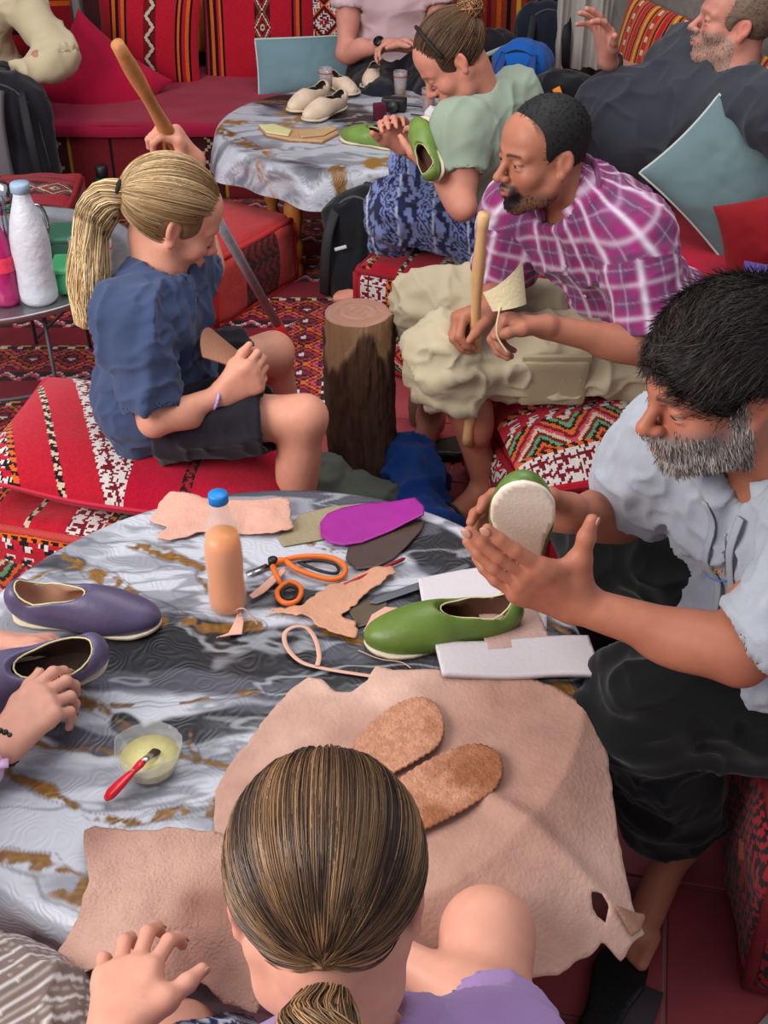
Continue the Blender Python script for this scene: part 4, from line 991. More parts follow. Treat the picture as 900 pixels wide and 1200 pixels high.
# second, suede side up hide at the lower left, over the table edge and the lap
def lapz(x, y):
    r = np.hypot(x - NTC[0], y - NTC[1]); d = np.clip(r - .50, 0, None)
    z = -.35 * d + .035 * np.exp(-(((x + .20) / .10) ** 2 + ((y - .80) / .08) ** 2)) + .012 * np.sin((x * .8 - y * .35) * 42 + 2 * fbm(np.stack([x * 6, y * 6, x * 0], -1), 3, 2)) * sm(d, 0, .05)
    z = z + .022 * np.exp(-((x * .78 + y * .63 - .565 + .02) / .012) ** 2) * sm(y, .82, .9) + .011 * fbm(np.stack([x * 26, y * 26, x * 0], -1), 9, 4) + .012 * sm(-x, .42, .50)
    return z
flat('suede_hide', 'crumpled pinkish suede piece hanging over the near edge of the table under a hand', 'leather', [(100, 978), (112, 972), (160, 978), (205, 974), (252, 978), (300, 1000), (330, 1060), (325, 1130), (300, 1190), (262, 1180), (242, 1150), (225, 1130), (205, 1165), (160, 1180), (128, 1165), (108, 1130), (82, 1134), (58, 1146), (54, 1128), (66, 1100), (92, 1072), (104, 1040), (101, 1005)],
     Z0 + .010, (182, 132, 112), m=rough_l, th=.0025, curl=lapz, rag=.003, step=.0045, col=suede((146, 104, 90), (200, 158, 142), 15))
flat('leather_scrap', 'crumpled pink leather strip lying behind the juice bottle', 'leather', [(176, 612), (188, 592), (200, 582), (222, 584), (238, 590), (300, 590), (340, 589), (342, 612), (346, 624), (320, 630), (262, 629), (232, 628), (200, 636), (183, 634), (196, 622)], Z0, (208, 158, 140), rag=.003,
     curl=lambda x, y: .004 + .020 * np.abs(fbm(np.stack([x * 16, y * 16, x * 0], -1), 5, 3) - .3) * (1 - sm(x, -.20, -.12)) + .006 * sm(x, -.1, .0))
flat('card', 'beige card pattern piece under the purple insole', 'card', [(325, 630), (352, 603), (388, 594), (430, 590), (456, 596), (470, 610), (420, 622), (372, 634), (332, 641)], Z0, (150, 136, 108), th=.0015)
flat('insole', 'shiny purple leather insole on the near table', 'leather', [(376, 628), (375, 614), (384, 603), (402, 596), (430, 591), (462, 589), (486, 588), (497, 600), (497, 609), (474, 617), (452, 626), (424, 637), (402, 640), (386, 637)], Z0 + .006, (150, 30, 134), m=DYED, th=.003, curl=lambda x, y: .012 * sm(x, .0, .1))
flat('insole', 'dark brown oval insole beneath the purple one', 'leather', [(405, 655), (408, 643), (424, 634), (452, 624), (482, 613), (498, 612), (494, 622), (478, 640), (462, 655), (440, 666), (418, 668)], Z0 + .0015, (74, 56, 48), m=DYED, th=.0025)
flat('leather_scrap', 'long ragged tan scrap in the middle of the near table', 'leather', [(312, 716), (330, 716), (350, 712), (368, 702), (388, 690), (410, 682), (430, 672), (462, 667), (465, 675), (452, 684), (436, 692), (425, 704), (410, 712), (398, 724), (420, 735), (417, 752), (396, 748), (378, 738), (360, 726), (338, 722)], Z0 + .001, (200, 146, 118), rag=.006, curl=cr(.014, 22, 7), step=.0035)
flat('leather_scrap', 'small rounded pink scrap touching the toe of the olive slipper', 'leather', [(426, 742), (436, 722), (452, 714), (472, 716), (490, 722), (470, 738), (450, 746)], Z0 + .002, (206, 158, 140), curl=cr(.008, 20, 9))
flat('leather_scrap', 'small triangular scrap with a thin tail beside the juice bottle', 'leather', [(252, 750), (268, 744), (276, 728), (281, 713), (286, 728), (284, 745), (268, 747)], Z0 + .001, (218, 168, 150), curl=cr(.008, 25, 2), step=.003)
flat('leather_scrap', 'short pink offcut lying across the scissors handle', 'leather', [(292, 700), (305, 690), (322, 676), (333, 667), (336, 672), (324, 684), (310, 697), (296, 704)], Z0 + .004, (214, 160, 142), curl=cr(.008, 25, 12), step=.003)
flat('leather_scrap', 'dark olive leather offcut between the tan scrap and the olive slipper', 'leather', [(408, 716), (430, 703), (452, 702), (455, 712), (440, 730), (420, 736)], Z0, (86, 72, 54), m=DYED)
FOAM = mat('white_foam', attr=True, rough=.75, bump=.2, bscale=120, sss=.1)
flat('foam_sheet', 'thick white foam sheet right of the near table, below the olive slipper', 'foam', [(510, 768), (520, 764), (600, 757), (688, 757), (697, 782), (696, 802), (640, 800), (560, 800), (518, 801)], Z0 + .003, (196, 186, 190), m=FOAM, th=.010, amt=.03, curl=lambda x, y: .010 + .004 * np.sin(x * 25))
flat('foam_sheet', 'white foam sheet partly behind the olive slipper', 'foam', [(490, 686), (540, 676), (600, 668), (640, 690), (640, 745), (600, 752), (560, 720), (496, 722)], Z0, (204, 196, 200), m=FOAM, th=.008, amt=.03, curl=lambda x, y: .008 + 0 * x)
flat('paper', 'pinkish card lying under the hand of the grey haired man', 'card', [(560, 715), (625, 706), (648, 756), (570, 762)], Z0 + .018, (186, 150, 140), th=.0015)
# loops and strips of leather lace
STR = mat('leather_lace', attr=True, rough=.75)
def strip(name, label, pts, zs, w, rgb, cat='leather strip', th=.25):
    P = np.array([at_z(x, y, ZT + z) for (x, y), z in zip(pts, zs)]); P = spline(P, 6); V, F = tube(P, w, 8, flat=th, up=(0.05, .1, 1)); solo(name, label, cat, (V, F), STR, col=cloth_col(V, rgb, .1))
strip('leather_strip', 'looped leather strip in front of the long tan scrap', [(470, 797), (420, 790), (378, 783), (352, 775), (336, 758), (334, 742), (346, 734), (360, 736), (370, 750), (374, 768), (372, 780)], [.004, .004, .005, .006, .008, .012, .014, .012, .008, .008, .008], .0042, (206, 160, 140))
strip('leather_lace', 'thin curled lace rising from the small triangular scrap', [(283, 724), (276, 716), (285, 713), (295, 722), (302, 732)], [.004, .02, .028, .016, .004], .0018, (214, 164, 146))
strip('leather_lace', 'thin pink lace curving from the bottle to the ragged scrap', [(312, 720), (326, 715), (345, 716), (366, 722), (374, 735)], [.004, .008, .006, .005, .005], .002, (206, 156, 138))
strip('thread', 'brown frayed thread along the edge of the hide by the foam', [(640, 803), (655, 812), (672, 818), (690, 832)], [.004, .006, .006, .002], .0025, (140, 96, 44), 'thread')
strip('thread', 'thin pale thread lying under the toe of the olive slipper', [(420, 762), (445, 772), (470, 776), (482, 783)], [.004, .004, .005, .004], .0014, (190, 150, 130), 'thread')
# pencil, awl, strap
def rod(name, label, cat, a, b, r, rgb, rough=.4, n=8):
    return solo(name, label, cat, tube([a, lerp(a, b, .96), b], [r, r, r * .3], n), mat('rod_%d_%d_%d' % rgb, col=rgb, rough=rough))
rod('pencil', 'thin red pencil between the dark insole and the tan scrap', 'pencil', at_z(403, 686, ZT + .008), at_z(475, 654, ZT + .008), .0036, (150, 16, 30))
flat('strap', 'thin grey translucent strap running under the white foam sheet', 'strap', [(432, 707), (440, 700), (498, 680), (548, 660), (552, 664), (500, 688), (442, 708)], Z0 + .004, (90, 92, 100), m=DYED, th=.001, step=.003)
# scissors with orange handles
sc = thing('scissors', 'orange handled scissors beside the juice bottle', 'scissors', tuple(at_z(322, 662, ZT)))
OR = mat('orange_plastic', col=(232, 112, 34), rough=.4); BK = mat('black_plastic', col=(22, 20, 22), rough=.45)
def loop(pts, r, z): return tube(spline([at_z(x, y, ZT + z) for x, y in pts], 5)[:-1], r, 10, closed=True)
big = [(334, 656), (350, 653), (372, 652), (392, 655), (404, 664), (402, 675), (388, 679), (366, 674), (346, 666), (334, 656)]
part('big_handle', loop(big, .0052, .010), OR, sc); part('big_handle_grip', loop([(350, 659), (372, 657), (390, 660), (397, 667), (392, 672), (372, 668), (350, 659)], .003, .010), BK, sc)
sml = [(331, 686), (340, 682), (350, 686), (353, 694), (348, 704), (336, 707), (327, 702), (325, 693), (331, 686)]
part('small_handle', loop(sml, .0046, .011), OR, sc); part('small_handle_grip', loop([(333, 690), (341, 687), (348, 691), (347, 699), (339, 702), (331, 698), (333, 690)], .0025, .011), BK, sc)
part('shank', tube([at_z(x, y, ZT + z) for x, y, z in ((320, 660, .008), (328, 657, .010), (338, 657, .010))], [.006, .007, .005], 8), OR, sc)
part('shank', tube([at_z(x, y, ZT + z) for x, y, z in ((320, 664, .010), (324, 675, .012), (330, 686, .011))], [.006, .005, .004], 8), OR, sc)
part('pivot', lathe([(.009, 0), (.009, .012), (.005, .015)], 16, at_z(320, 661, ZT + .004)), BK, sc)
STEEL = mat('polished_steel', col=(190, 190, 196), rough=.2, metal=1)
part('blade', box(at_z(302, 668, ZT + .006), (.022, .006, .0012), frame(unit(at_z(290, 674, ZT) - at_z(320, 661, ZT))[[1, 0, 2]] * v3(-1, 1, 0), (0, 0, 1))), STEEL, sc)

# ------------------------------------------------------------------ juice bottle
PET = mat('clear_plastic', col=(225, 228, 230), rough=.08, alpha=.24, spec=.8)
def bottle(name, label, p, h, r, liq, cap, level=.72, shell=PET, base=0):
    o = thing(name, label, 'bottle', tuple(p))
    pr = [(r * .80, 0), (r * .98, .012), (r, .03), (r * .95, h * .28), (r, h * .45), (r * .97, h * .56), (r * .80, h * .70), (r * .52, h * .84), (r * .40, h * .90), (r * .40, h * .93)]
    V, F = lathe([(a, z) for a, z in pr], 40, (0, 0, 0)); part('bottle_body', (V + p, F), shell, o)
    hl = h * level; q = [(a, z) for a, z in pr if z < hl]; q.append((np.interp(hl, [z for a, z in pr], [a for a, z in pr]), hl)); q = [(a - .0022, max(z, .003)) for a, z in q]
    part('liquid', xf(lathe(q, 40), t=p), liq, o)
    cp = lathe([(r * .42, h * .925), (r * .48, h * .93), (r * .48, h * .985), (r * .44, h), (0.0, h)], 40); cv = cp[0].copy(); a = np.arctan2(cv[:, 1], cv[:, 0]); cv[:, :2] *= (1 + .03 * np.sign(np.sin(a * 20)))[:, None]
    part('bottle_cap', (cv + p, cp[1]), cap, o)
    return o
JUICE = mat('orange_juice', col=(244, 146, 40), rough=.3, sss=.3)
bottle('juice_bottle', 'clear plastic bottle of orange juice with a blue cap on the near table', at_z(268, 712, ZT + .002), .238, .0335, JUICE, mat('blue_cap', col=(26, 128, 206), rough=.4), level=.66)
# ------------------------------------------------------------------ glue bowl and brush
BP = at_z(178, 902, ZT + .002)
bw = thing('glue_bowl', 'crinkled clear plastic bowl of yellowish glue on the near table', 'bowl', tuple(BP))
prof = [(.001, .001), (.034, .001), (.040, .014), (.046, .034), (.049, .052), (.0475, .052), (.0445, .034), (.0385, .015), (.032, .003), (.001, .003)]
V, F = lathe(prof, 56); a = np.arctan2(V[:, 1], V[:, 0]); V[:, :2] *= (1 + (.022 * np.sin(a * 9) + .012 * np.sin(a * 17 + 2)) * (V[:, 2] / .05))[:, None]; V[:, 2] += .003 * np.sin(a * 5) * V[:, 2] / .05
part('bowl_wall', (V + BP, F), PET, bw)
part('glue', xf(lathe([(.0325, .0035), (.037, .010), (.042, .026), (.0425, .029), (.001, .029)], 40), t=BP), mat('pale_glue', col=(206, 196, 136), rough=.15, sss=.2, nscale=60, namt=.1), bw)
ba, bb = at_z(124, 936, ZT + .012), at_z(168, 892, ZT + .060); bc = at_z(183, 880, ZT + .034)
br = thing('brush', 'small brush with a bright red handle leaning in the glue bowl', 'brush', tuple(ba))
V, F = tube(spline([ba, lerp(ba, bb, .35), lerp(ba, bb, .7), bb], 6), np.interp(np.linspace(0, 1, 19), [0, .12, .35, .7, .9, 1], [.006, .0105, .0098, .0055, .0075, .0065]), 12, flat=.7)
part('handle', (V, F), mat('red_plastic', col=(206, 18, 38), rough=.3), br); part('ferrule', tube([bb, lerp(bb, bc, .55)], [.0055, .006], 12, flat=.6), STEEL, br)
part('bristles', tube([lerp(bb, bc, .5), bc], [.006, .0075], 12, flat=.5), mat('bristle', col=(60, 50, 44), rough=.9, bump=1, bscale=300), br)

# ------------------------------------------------------------------ log, mallets, sticks, blue bag
BARK = mat('bark', attr=True, rough=.95, bump=1.0, bscale=60, stretch=(1, 1, .25), bdist=.008)
LP = v3(-.055, 2.66, 0); n, mz = 120, 90; th = np.linspace(0, 2 * pi, n, endpoint=False); zz = np.linspace(0, .50, mz); TH, Z = np.meshgrid(th, zz, indexing='ij')
P3 = np.stack([np.cos(TH) * 1.3, np.sin(TH) * 1.3, Z * 2], -1); rr = .089 * (1 + .10 * (fbm(P3, 4, 3) - .5)) * (1.03 - .06 * Z / .5)
flaw = sm(fbm(P3 * 1.2 + 4, 9, 3) + (Z - .42) * 3.2, .50, .60); PB = np.stack([np.cos(TH) * 16, np.sin(TH) * 16, Z * 14], -1); rb = fbm(PB, 5, 4); rr = rr + (rb - .5) * .024 * (1 - flaw) - .006 * flaw
V = np.stack([LP[0] + rr * np.cos(TH) - (Z) * .02, LP[1] + rr * np.sin(TH), Z], -1).reshape(-1, 3); i = np.arange(n)[:, None]; j = np.arange(mz - 1)[None]
q = np.stack([i * mz + j, ((i + 1) % n) * mz + j, ((i + 1) % n) * mz + j + 1, i * mz + j + 1], -1).reshape(-1, 4)
bc_ = lin((92, 66, 48)) * (.45 + 1.0 * rb[..., None]) ; fc = lin((176, 136, 100)) * (.8 + .4 * fbm(PB * v3(1, 1, .15), 6, 3)[..., None]); colL = (bc_ * (1 - flaw[..., None]) + fc * flaw[..., None]).reshape(-1, 3)
lg = thing('log', 'upright bark covered log standing between the two seated workers', 'log', tuple(LP)); part('trunk', (V, q), BARK, lg, col=colL)
top = V.reshape(n, mz, 3)[:, -1]; cen = top.mean(0); Vt = [cen + v3(0, 0, .004)]; ct = [lin((168, 120, 98))]; rings = 16
for k in range(1, rings + 1):
    for w in range(n): Vt.append(lerp(cen + v3(0, 0, .004), top[w] + v3(0, 0, .002 if k < rings else 0), k / rings)); ct.append(lin((168, 122, 104)) * (.82 + .2 * ((k * 1.7) % 1) + .25 * vn(v3(k * .9, w * .1, 0)[None], 3)[0]))
Ft = [(0, 1 + w, 1 + (w + 1) % n) for w in range(n)] + [(1 + (k - 1) * n + w, 1 + k * n + w, 1 + k * n + (w + 1) % n, 1 + (k - 1) * n + (w + 1) % n) for k in range(1, rings) for w in range(n)]
part('cut_face', (np.array(Vt), Ft), mat('end_grain', attr=True, rough=.8, bump=.4, bscale=80), lg, col=np.array(ct), label='pale sawn top of the log')
WD = mat('peeled_wood', col=(206, 162, 112), rough=.6, nscale=30, namt=.2, stretch=(1, 1, .3), bump=.4, bscale=60)
def stick(name, label, a, b, r1, r2, m=WD, cat='stick', seed=1):
    P = np.linspace(a, b, 24); t = np.linspace(0, 1, 24); P = P + np.stack([np.sin(t * 7 + seed), np.cos(t * 5 + seed), t * 0], 1) * .0035
    V, F = tube(P, (r1 + (r2 - r1) * t) * (1 + .10 * np.sin(t * 23 + seed)), 12); V = V + .0025 * (fbm(V * 60, seed, 2)[:, None] - .5); return solo(name, label, cat, (V, F), m)
stick('stick', 'peeled wooden stick standing between the knees of the plaid shirt man', at_y(567, 250, 2.30), at_y(548, 520, 2.42), .0125, .0125, seed=3)
stick('stick', 'flat pale wooden slat below the khaki shorts', at_y(538, 455, 2.36), at_y(538, 486, 2.39), .009, .008, mat('pale_slat', col=(206, 168, 118), rough=.7), seed=5)
ml = thing('mallet', 'dark round wooden mallet standing on the tiles right of the log', 'mallet', tuple(v3(.115, 2.98, 0)))
part('mallet_head', lathe([(.030, 0.001), (.042, .01), (.046, .05), (.045, .08), (.036, .10), (.012, .104)], 24, (.115, 2.98, 0)), BARK, ml, col=np.ones((24 * 6, 3)) * lin((92, 64, 48)))
part('handle', tube([(.115, 2.98, .10), (.105, 2.96, .20)], [.011, .009], 10), WD, ml)
def blob_cloth(name, label, cat, prims, rgb, res=.008, fold=.012, seed=1, m=FAB, rgb2=None):
    S = SDF()
    for p in prims: S.ell(*p)
    V, F = S.mesh(res); V = displace(V, F, lambda P: folds(P, (.4, .3, .8), 12, fold * 1.5, seed) + folds(P, (.8, -.5, .1), 20, fold * .8, seed + 3)); V[:, 2] = np.maximum(V[:, 2], .004)
    c = cloth_col(V, rgb, .12, seed)
    if rgb2 is not None: w = sm(fbm(V * 8, seed + 7, 2), .5, .53)[:, None]; c = c * (1 - w) + lin(rgb2) * w
    return solo(name, label, cat, (V, F), m, col=c)
blob_cloth('cloth_bundle', 'crumpled bright blue cloth on the floor beside the log', 'cloth', [(v3(.075, 2.58, .07), v3(.065, .17, .07), rotz(.25), .04), (v3(.115, 2.42, .05), v3(.065, .07, .05), rotz(.5), .04)], (26, 66, 138), seed=4)
blob_cloth('cloth_bundle', 'dull green grey cloth wrapped around the foot of the log', 'cloth', [(v3(-.055, 2.50, .05), v3(.15, .06, .05), None, .03), (v3(-.15, 2.55, .07), v3(.05, .07, .07), None, .03)], (92, 96, 88), seed=6)
# ------------------------------------------------------------------ stick and metal pipe tool
A1, A0 = v3(-.30, 3.42, .02), v3(-.535, 2.50, 1.165); dd = unit(A0 - A1)
tl = thing('digging_pole', 'long pole with wooden grip, steel pipe and red tip held upright', 'pole', tuple(A1)); LL = np.linalg.norm(A0 - A1)
part('steel_pipe', tube([A1 + dd * .16, A1 + dd * .95], .0135, 14), mat('worn_pipe', col=(150, 152, 160), rough=.4, metal=.25, nscale=20, namt=.3), tl)
part('red_tip', tube([A1, A1 + dd * .02, A1 + dd * .17], [.012, .016, .016], 14), mat('red_sleeve', col=(196, 40, 36), rough=.5), tl)
t = np.linspace(0, 1, 20); part('wooden_grip', tube(np.array([A1 + dd * (.93 + (LL - .93) * q) for q in t]), .0155 + .0018 * np.sin(t * 17), 14), mat('brown_handle_wood', col=(178, 118, 68), rough=.6, nscale=30, namt=.25, stretch=(1, 1, .3), bump=.4, bscale=60), tl)
# ------------------------------------------------------------------ tray things
def tray_at(px, py): return at_z(px, py, .432)
WHP = mat('milky_plastic', col=(206, 208, 216), rough=.35, sss=.2, bump=.6, bscale=30, bdist=.01)
bottle('water_bottle', 'tall frosted white plastic bottle on the tin tray', tray_at(47, 352), .315, .050, WHP, mat('pale_blue_cap', col=(150, 176, 200), rough=.4), level=.3, shell=WHP)
bottle('soda_bottle', 'squat pink soda bottle with an orange cap at the left edge', tray_at(10, 355), .235, .036, mat('pink_liquid', col=(214, 34, 130), rough=.3, sss=.3), mat('orange_cap', col=(232, 120, 70), rough=.4), level=.8, shell=mat('pink_plastic', col=(226, 60, 150), rough=.15, trans=.6))
sb = [o for o in COL.objects if o.name == 'soda_bottle'][0]; part('label_band', xf(lathe([(.0366, .095), (.0368, .10), (.0368, .13), (.0366, .135)], 32, cap=False), t=tray_at(10, 355)), mat('pink_label', col=(236, 60, 90), rough=.5, nscale=40, namt=.3), sb)
TP = tray_at(16, 318); tp = thing('teapot', 'tall silver teapot with a pointed finial behind the white bottle', 'teapot', tuple(TP)); CHR = mat('chrome', col=(190, 190, 196), rough=.12, metal=1)
part('pot_body', xf(lathe([(.035, 0), (.045, .01), (.062, .05), (.066, .09), (.055, .14), (.040, .17), (.036, .19), (.042, .195)], 36), t=TP), CHR, tp)
part('lid', xf(lathe([(.042, .195), (.044, .20), (.040, .225), (.026, .245), (.010, .256), (.012, .262), (.015, .270), (.010, .282), (.004, .288), (.006, .296), (.0, .312)], 32), t=TP), CHR, tp)
part('spout', xf(tube(spline([(-.05, 0, .05), (-.09, 0, .09), (-.105, 0, .15), (-.13, 0, .18)], 5), np.linspace(.016, .007, 16), 12), t=TP), CHR, tp)
part('handle', xf(tube(spline([(.04, .02, .17), (.09, .04, .17), (.10, .05, .10), (.062, .03, .05)], 6), .005, 8), t=TP), CHR, tp)
def tub(name, label, p, hx, hy, h, ang, rgb, lid=None):
    o = thing(name, label, 'container', tuple(p)); R = rotz(ang); m = mat('plastic_%d_%d' % (rgb[0], rgb[1]), col=rgb, rough=.4, sss=.15)
    V, F, _, _ = rbox((0, 0, h / 2), (hx, hy, h / 2), .018, 8); part('tub_body', (V @ R.T + p, F), m, o)
    V, F, _, _ = rbox((0, 0, h), (hx + .006, hy + .006, .008), .007, 8); part('lid', (V @ R.T + p, F), mat('plastic_lid_%d' % rgb[0], col=lid or rgb, rough=.35), o); return o
tub('food_tub', 'bright mint green plastic box beside the white bottle', tray_at(94, 338), .058, .05, .07, .1, (70, 170, 110))
tub('food_tub', 'dark green translucent box at the back of the tin tray', tray_at(92, 296), .075, .06, .06, .05, (50, 104, 84))
GLS = mat('clear_glass', col=(210, 200, 200), rough=.05, alpha=.28, spec=.9)
def tea_glass(label, p, tea=(150, 70, 20), level=.5, h=.085, r=.027, group=None):
    o = thing('tea_glass', label, 'glass', tuple(p), group)
    part('glass_wall', xf(lathe([(.001, 0), (r * .80, 0), (r * .82, .004), (r * .86, h * .3), (r * .93, h * .6), (r, h), (r - .002, h), (r * .93 - .002, h * .6), (r * .86 - .002, h * .3), (r * .76, .007), (.001, .007)], 28), t=p), GLS, o)
    if level: part('tea', xf(lathe([(.001, .008), (r * .76, .008), (r * .85 - .002, h * .3), (r * .86 - .001, h * level), (.001, h * level)], 24), t=p), mat('tea_%d' % tea[0], col=tea, rough=.1), o)
    b = tube([v3(r * .97 * cos(w), r * .97 * sin(w), h * .8) for w in np.linspace(0, 2 * pi, 24, endpoint=False)], .0022, 5, closed=True); part('painted_band', xf(b, t=p), mat('reddish_band', col=(170, 60, 70), rough=.4), o)
    return o
tea_glass('tea glass with amber tea at the back of the far table, left of the slippers', at_z(382, 106, ZT)); tea_glass('half empty tea glass between the pointed slippers and the black camera', at_z(469, 110, ZT), (190, 110, 30), .3)
tea_glass('tea glass at the right rim of the far table near the white tissue', at_z(502, 131, ZT), (150, 80, 40), .6)
for k, (x, y) in enumerate(((92, 287), (106, 280), (120, 290), (108, 298))): tea_glass(('small brown tea glass on the tray behind the green box, leftmost of the cluster', 'tea glass farthest back in the cluster on the tray', 'tea glass at the right of the cluster next to blonde hair', 'tea glass nearest the mint box in the cluster')[k], at_z(x, y, .50) * v3(1, 1, 0) + v3(0, 0, .434), (140, 70, 30), .5)
# ------------------------------------------------------------------ small things on the far table
flat('sole_stack', 'stack of cream and brown cut soles on the left of the far table', 'leather', [(303, 150), (325, 148), (345, 154), (392, 152), (398, 158), (378, 168), (340, 166), (312, 160)], ZT + .002, (196, 150, 110), th=.010, step=.007)
flat('sole', 'single cream sole lying on the cut sole stack', 'leather', [(303, 147), (322, 146), (342, 153), (338, 160), (312, 156)], ZT + .014, (214, 206, 150), th=.004, step=.006)
flat('sole', 'thin tan sole sticking out to the right of the stack', 'leather', [(350, 154), (388, 148), (396, 151), (380, 159), (352, 162)], ZT + .014, (196, 160, 120), th=.003, step=.006)
bx = at_z(445, 140, ZT); V, F, _, _ = rbox(bx + v3(0, 0, .03), (.022, .018, .028), .004, 4, rotz(.3)); solo('thread_box', 'small dark crimson box beside the black camera', 'box', (V, F), mat('crimson_card', col=(92, 22, 44), rough=.5))
cb = at_z(462, 130, ZT); ca = thing('camera', 'small black camera with a strap on the far table', 'camera', tuple(cb))
V, F, _, _ = rbox(cb + v3(0, 0, .025), (.045, .022, .024), .006, 5, rotz(-.2)); part('camera_body', (V, F), BK, ca)
part('lens', tube([cb + v3(.0, -.02, .026), cb + v3(-.01, -.055, .026)], [.019, .018], 20), mat('lens_rim', col=(60, 60, 64), rough=.3), ca)
part('strap', tube(spline([cb + v3(.04, 0, .02), cb + v3(.10, .03, .006), cb + v3(.16, -.02, .005), cb + v3(.13, -.08, .005), cb + v3(.06, -.06, .006)], 6), .006, 6, flat=.3, up=(0, 0, 1)), BK, ca)
ts = at_z(509, 142, ZT); V, F = uvsphere(ts + v3(0, 0, .025), (.032, .028, .026), 20, 14); V = displace(V, np.array(F), lambda P: .012 * (fbm(P * 60, 3, 3) - .5) * 2); solo('tissue', 'crumpled white tissue on the right rim of the far table', 'tissue', (V, F), mat('tissue_paper', col=(226, 216, 218), rough=.9))
# ------------------------------------------------------------------ bags
def bag(name, label, c, hx, hy, h, ang, rgb, extras, seed=1, res=.009, lean=0.0):
    R = rotz(ang) @ rotx(lean); S = SDF(); c = np.asarray(c, float)
    S.box(c + R @ v3(0, 0, h * .45), (hx, hy, h * .43), min(hx, hy) * .8, R, .04); S.ell(c + R @ v3(0, -.2 * hy, h * .72), (hx * .85, hy * 1.0, h * .26), R, .05); S.ell(c + R @ v3(0, -hy * .8, h * .32), (hx * .7, hy * .55, h * .24), R, .02)
    V, F = S.mesh(res); V = displace(V, F, lambda P: folds(P, (0, 0, 1), 11, .010, seed)); V[:, 2] = np.maximum(V[:, 2], c[2] + .002)
    o = thing(name, label, 'backpack', tuple(c)); part('bag_body', (V, F), fabric('nylon_%d_%d' % (rgb[0], rgb[2])), o, col=cloth_col(V, rgb, .15))
    for nm, pts, w, cc in extras:
        P = spline([c + R @ v3(*p) for p in pts], 6); part(nm, tube(P, w, 8, flat=.3, up=R @ v3(0, -1, 0)), mat('strap_%d_%d_%d' % cc, col=cc, rough=.7), o)
    return o
def strap_set(hx, hy, h, cc=(30, 28, 32), zip_=(70, 68, 74)):
    return [('strap', [(-hx * .5, -hy * .9, h * .86), (-hx * .62, -hy * 1.5, h * .62), (-hx * .7, -hy * 1.35, h * .3), (-hx * .8, -hy * .8, h * .1)], .018, cc), ('strap', [(hx * .5, -hy * .9, h * .86), (hx * .62, -hy * 1.5, h * .62), (hx * .7, -hy * 1.35, h * .3), (hx * .8, -hy * .8, h * .1)], .018, cc),
            ('zip', [(-hx * .9, -hy * .6, h * .3), (-hx * .7, -hy * .9, h * .75), (0, -hy * 1.05, h * .92), (hx * .7, -hy * .9, h * .75), (hx * .9, -hy * .6, h * .3)], .004, zip_), ('carry_loop', [(-.03, 0, h * .93), (-.03, -.01, h * 1.0), (.03, -.01, h * 1.0), (.03, 0, h * .93)], .007, cc)]
bag('backpack', 'black backpack standing on the rug beside the far table leg', (-.09, 3.72, .02), .12, .09, .40, radians(-15), (20, 20, 25), strap_set(.12, .09, .40) + [('reflective_strip', [(-.05, -.135, .2), (-.01, -.14, .215)], .006, (190, 190, 196))], 3, lean=-.25)
bag('backpack', 'large dark backpack with grey back panel at the left edge', (-1.43, 4.55, .02), .16, .12, .56, radians(8), (30, 28, 36), strap_set(.16, .12, .56, (24, 22, 28)) + [('back_panel', [(-.02, -.17, .08), (-.03, -.19, .25), (-.03, -.185, .4), (-.02, -.15, .5)], .05, (104, 100, 104))], 5, lean=-.1)
bp_ = at_y(612, 92, 4.95); bag('backpack', 'bright blue rucksack among the black bags on the bench', (bp_[0], bp_[1], .32), .11, .09, .27, radians(-20), (24, 92, 176), strap_set(.11, .09, .27, (20, 60, 130), (20, 30, 50)), 7)
bp_ = at_y(660, 82, 4.52); bag('backpack', 'black bag with an orange buckle strap right of the blue rucksack', (bp_[0], bp_[1], .36), .13, .10, .22, radians(-20), (20, 20, 26), [('orange_strap', [(.01, -.15, .20), (.05, -.17, .14), (.09, -.17, .12), (.11, -.16, .05)], .016, (226, 130, 30)), ('blue_strap', [(.10, -.10, .12), (.14, -.1, .05)], .02, (30, 90, 190)), ('zip', [(-.12, -.1, .06), (0, -.15, .12), (.12, -.1, .08)], .004, (60, 60, 66))], 9)
bp_ = at_y(562, 40, 5.25); bag('backpack', 'black and dark red bag with a white beaded strap behind the bun', (bp_[0], bp_[1], .32), .17, .10, .24, radians(5), (30, 24, 30), [('red_panel', [(-.08, -.16, .04), (0, -.17, .08), (.08, -.16, .16)], .03, (140, 20, 44)), ('beaded_strap', [(-.10, -.16, .13), (-.02, -.18, .17), (.08, -.15, .2)], .010, (170, 180, 180))], 11)
bp_ = at_y(640, 18, 5.35); bag('backpack', 'dark navy bag standing against the back wall above the blue rucksack', (bp_[0], bp_[1], .32), .12, .08, .34, 0, (26, 30, 44), strap_set(.12, .08, .34, (20, 22, 30)), 12)
wb = v3(-1.07, 4.45, .02); ob = thing('water_flask', 'dark green flask on the floor between the grey panel backpack and bench', 'bottle', tuple(wb))
part('flask_body', xf(lathe([(.036, 0), (.038, .01), (.038, .15), (.030, .18), (.02, .19)], 24), t=wb), mat('dark_green_flask', col=(30, 62, 58), rough=.3), ob); part('flask_cap', xf(lathe([(.022, .19), (.024, .195), (.024, .23), (.018, .235), (0, .235)], 20), t=wb), BK, ob)
cp = at_y(258, 226, 3.98); V, F = uvsphere((cp[0], 4.02, .10), (.055, .05, .085), 26, 18); V = displace(V, np.array(F), lambda P: .012 * (fbm(P * 22, 3, 3) - .5) * 2); solo('plastic_bag', 'small pale grey plastic bag hanging below the far table cloth', 'bag', (V + v3(-.0, 0, .02), F), mat('grey_plastic_film', col=(150, 156, 168), rough=.3, sss=.1, nscale=14, namt=.25))
bl = at_y(330, 275, 3.75)
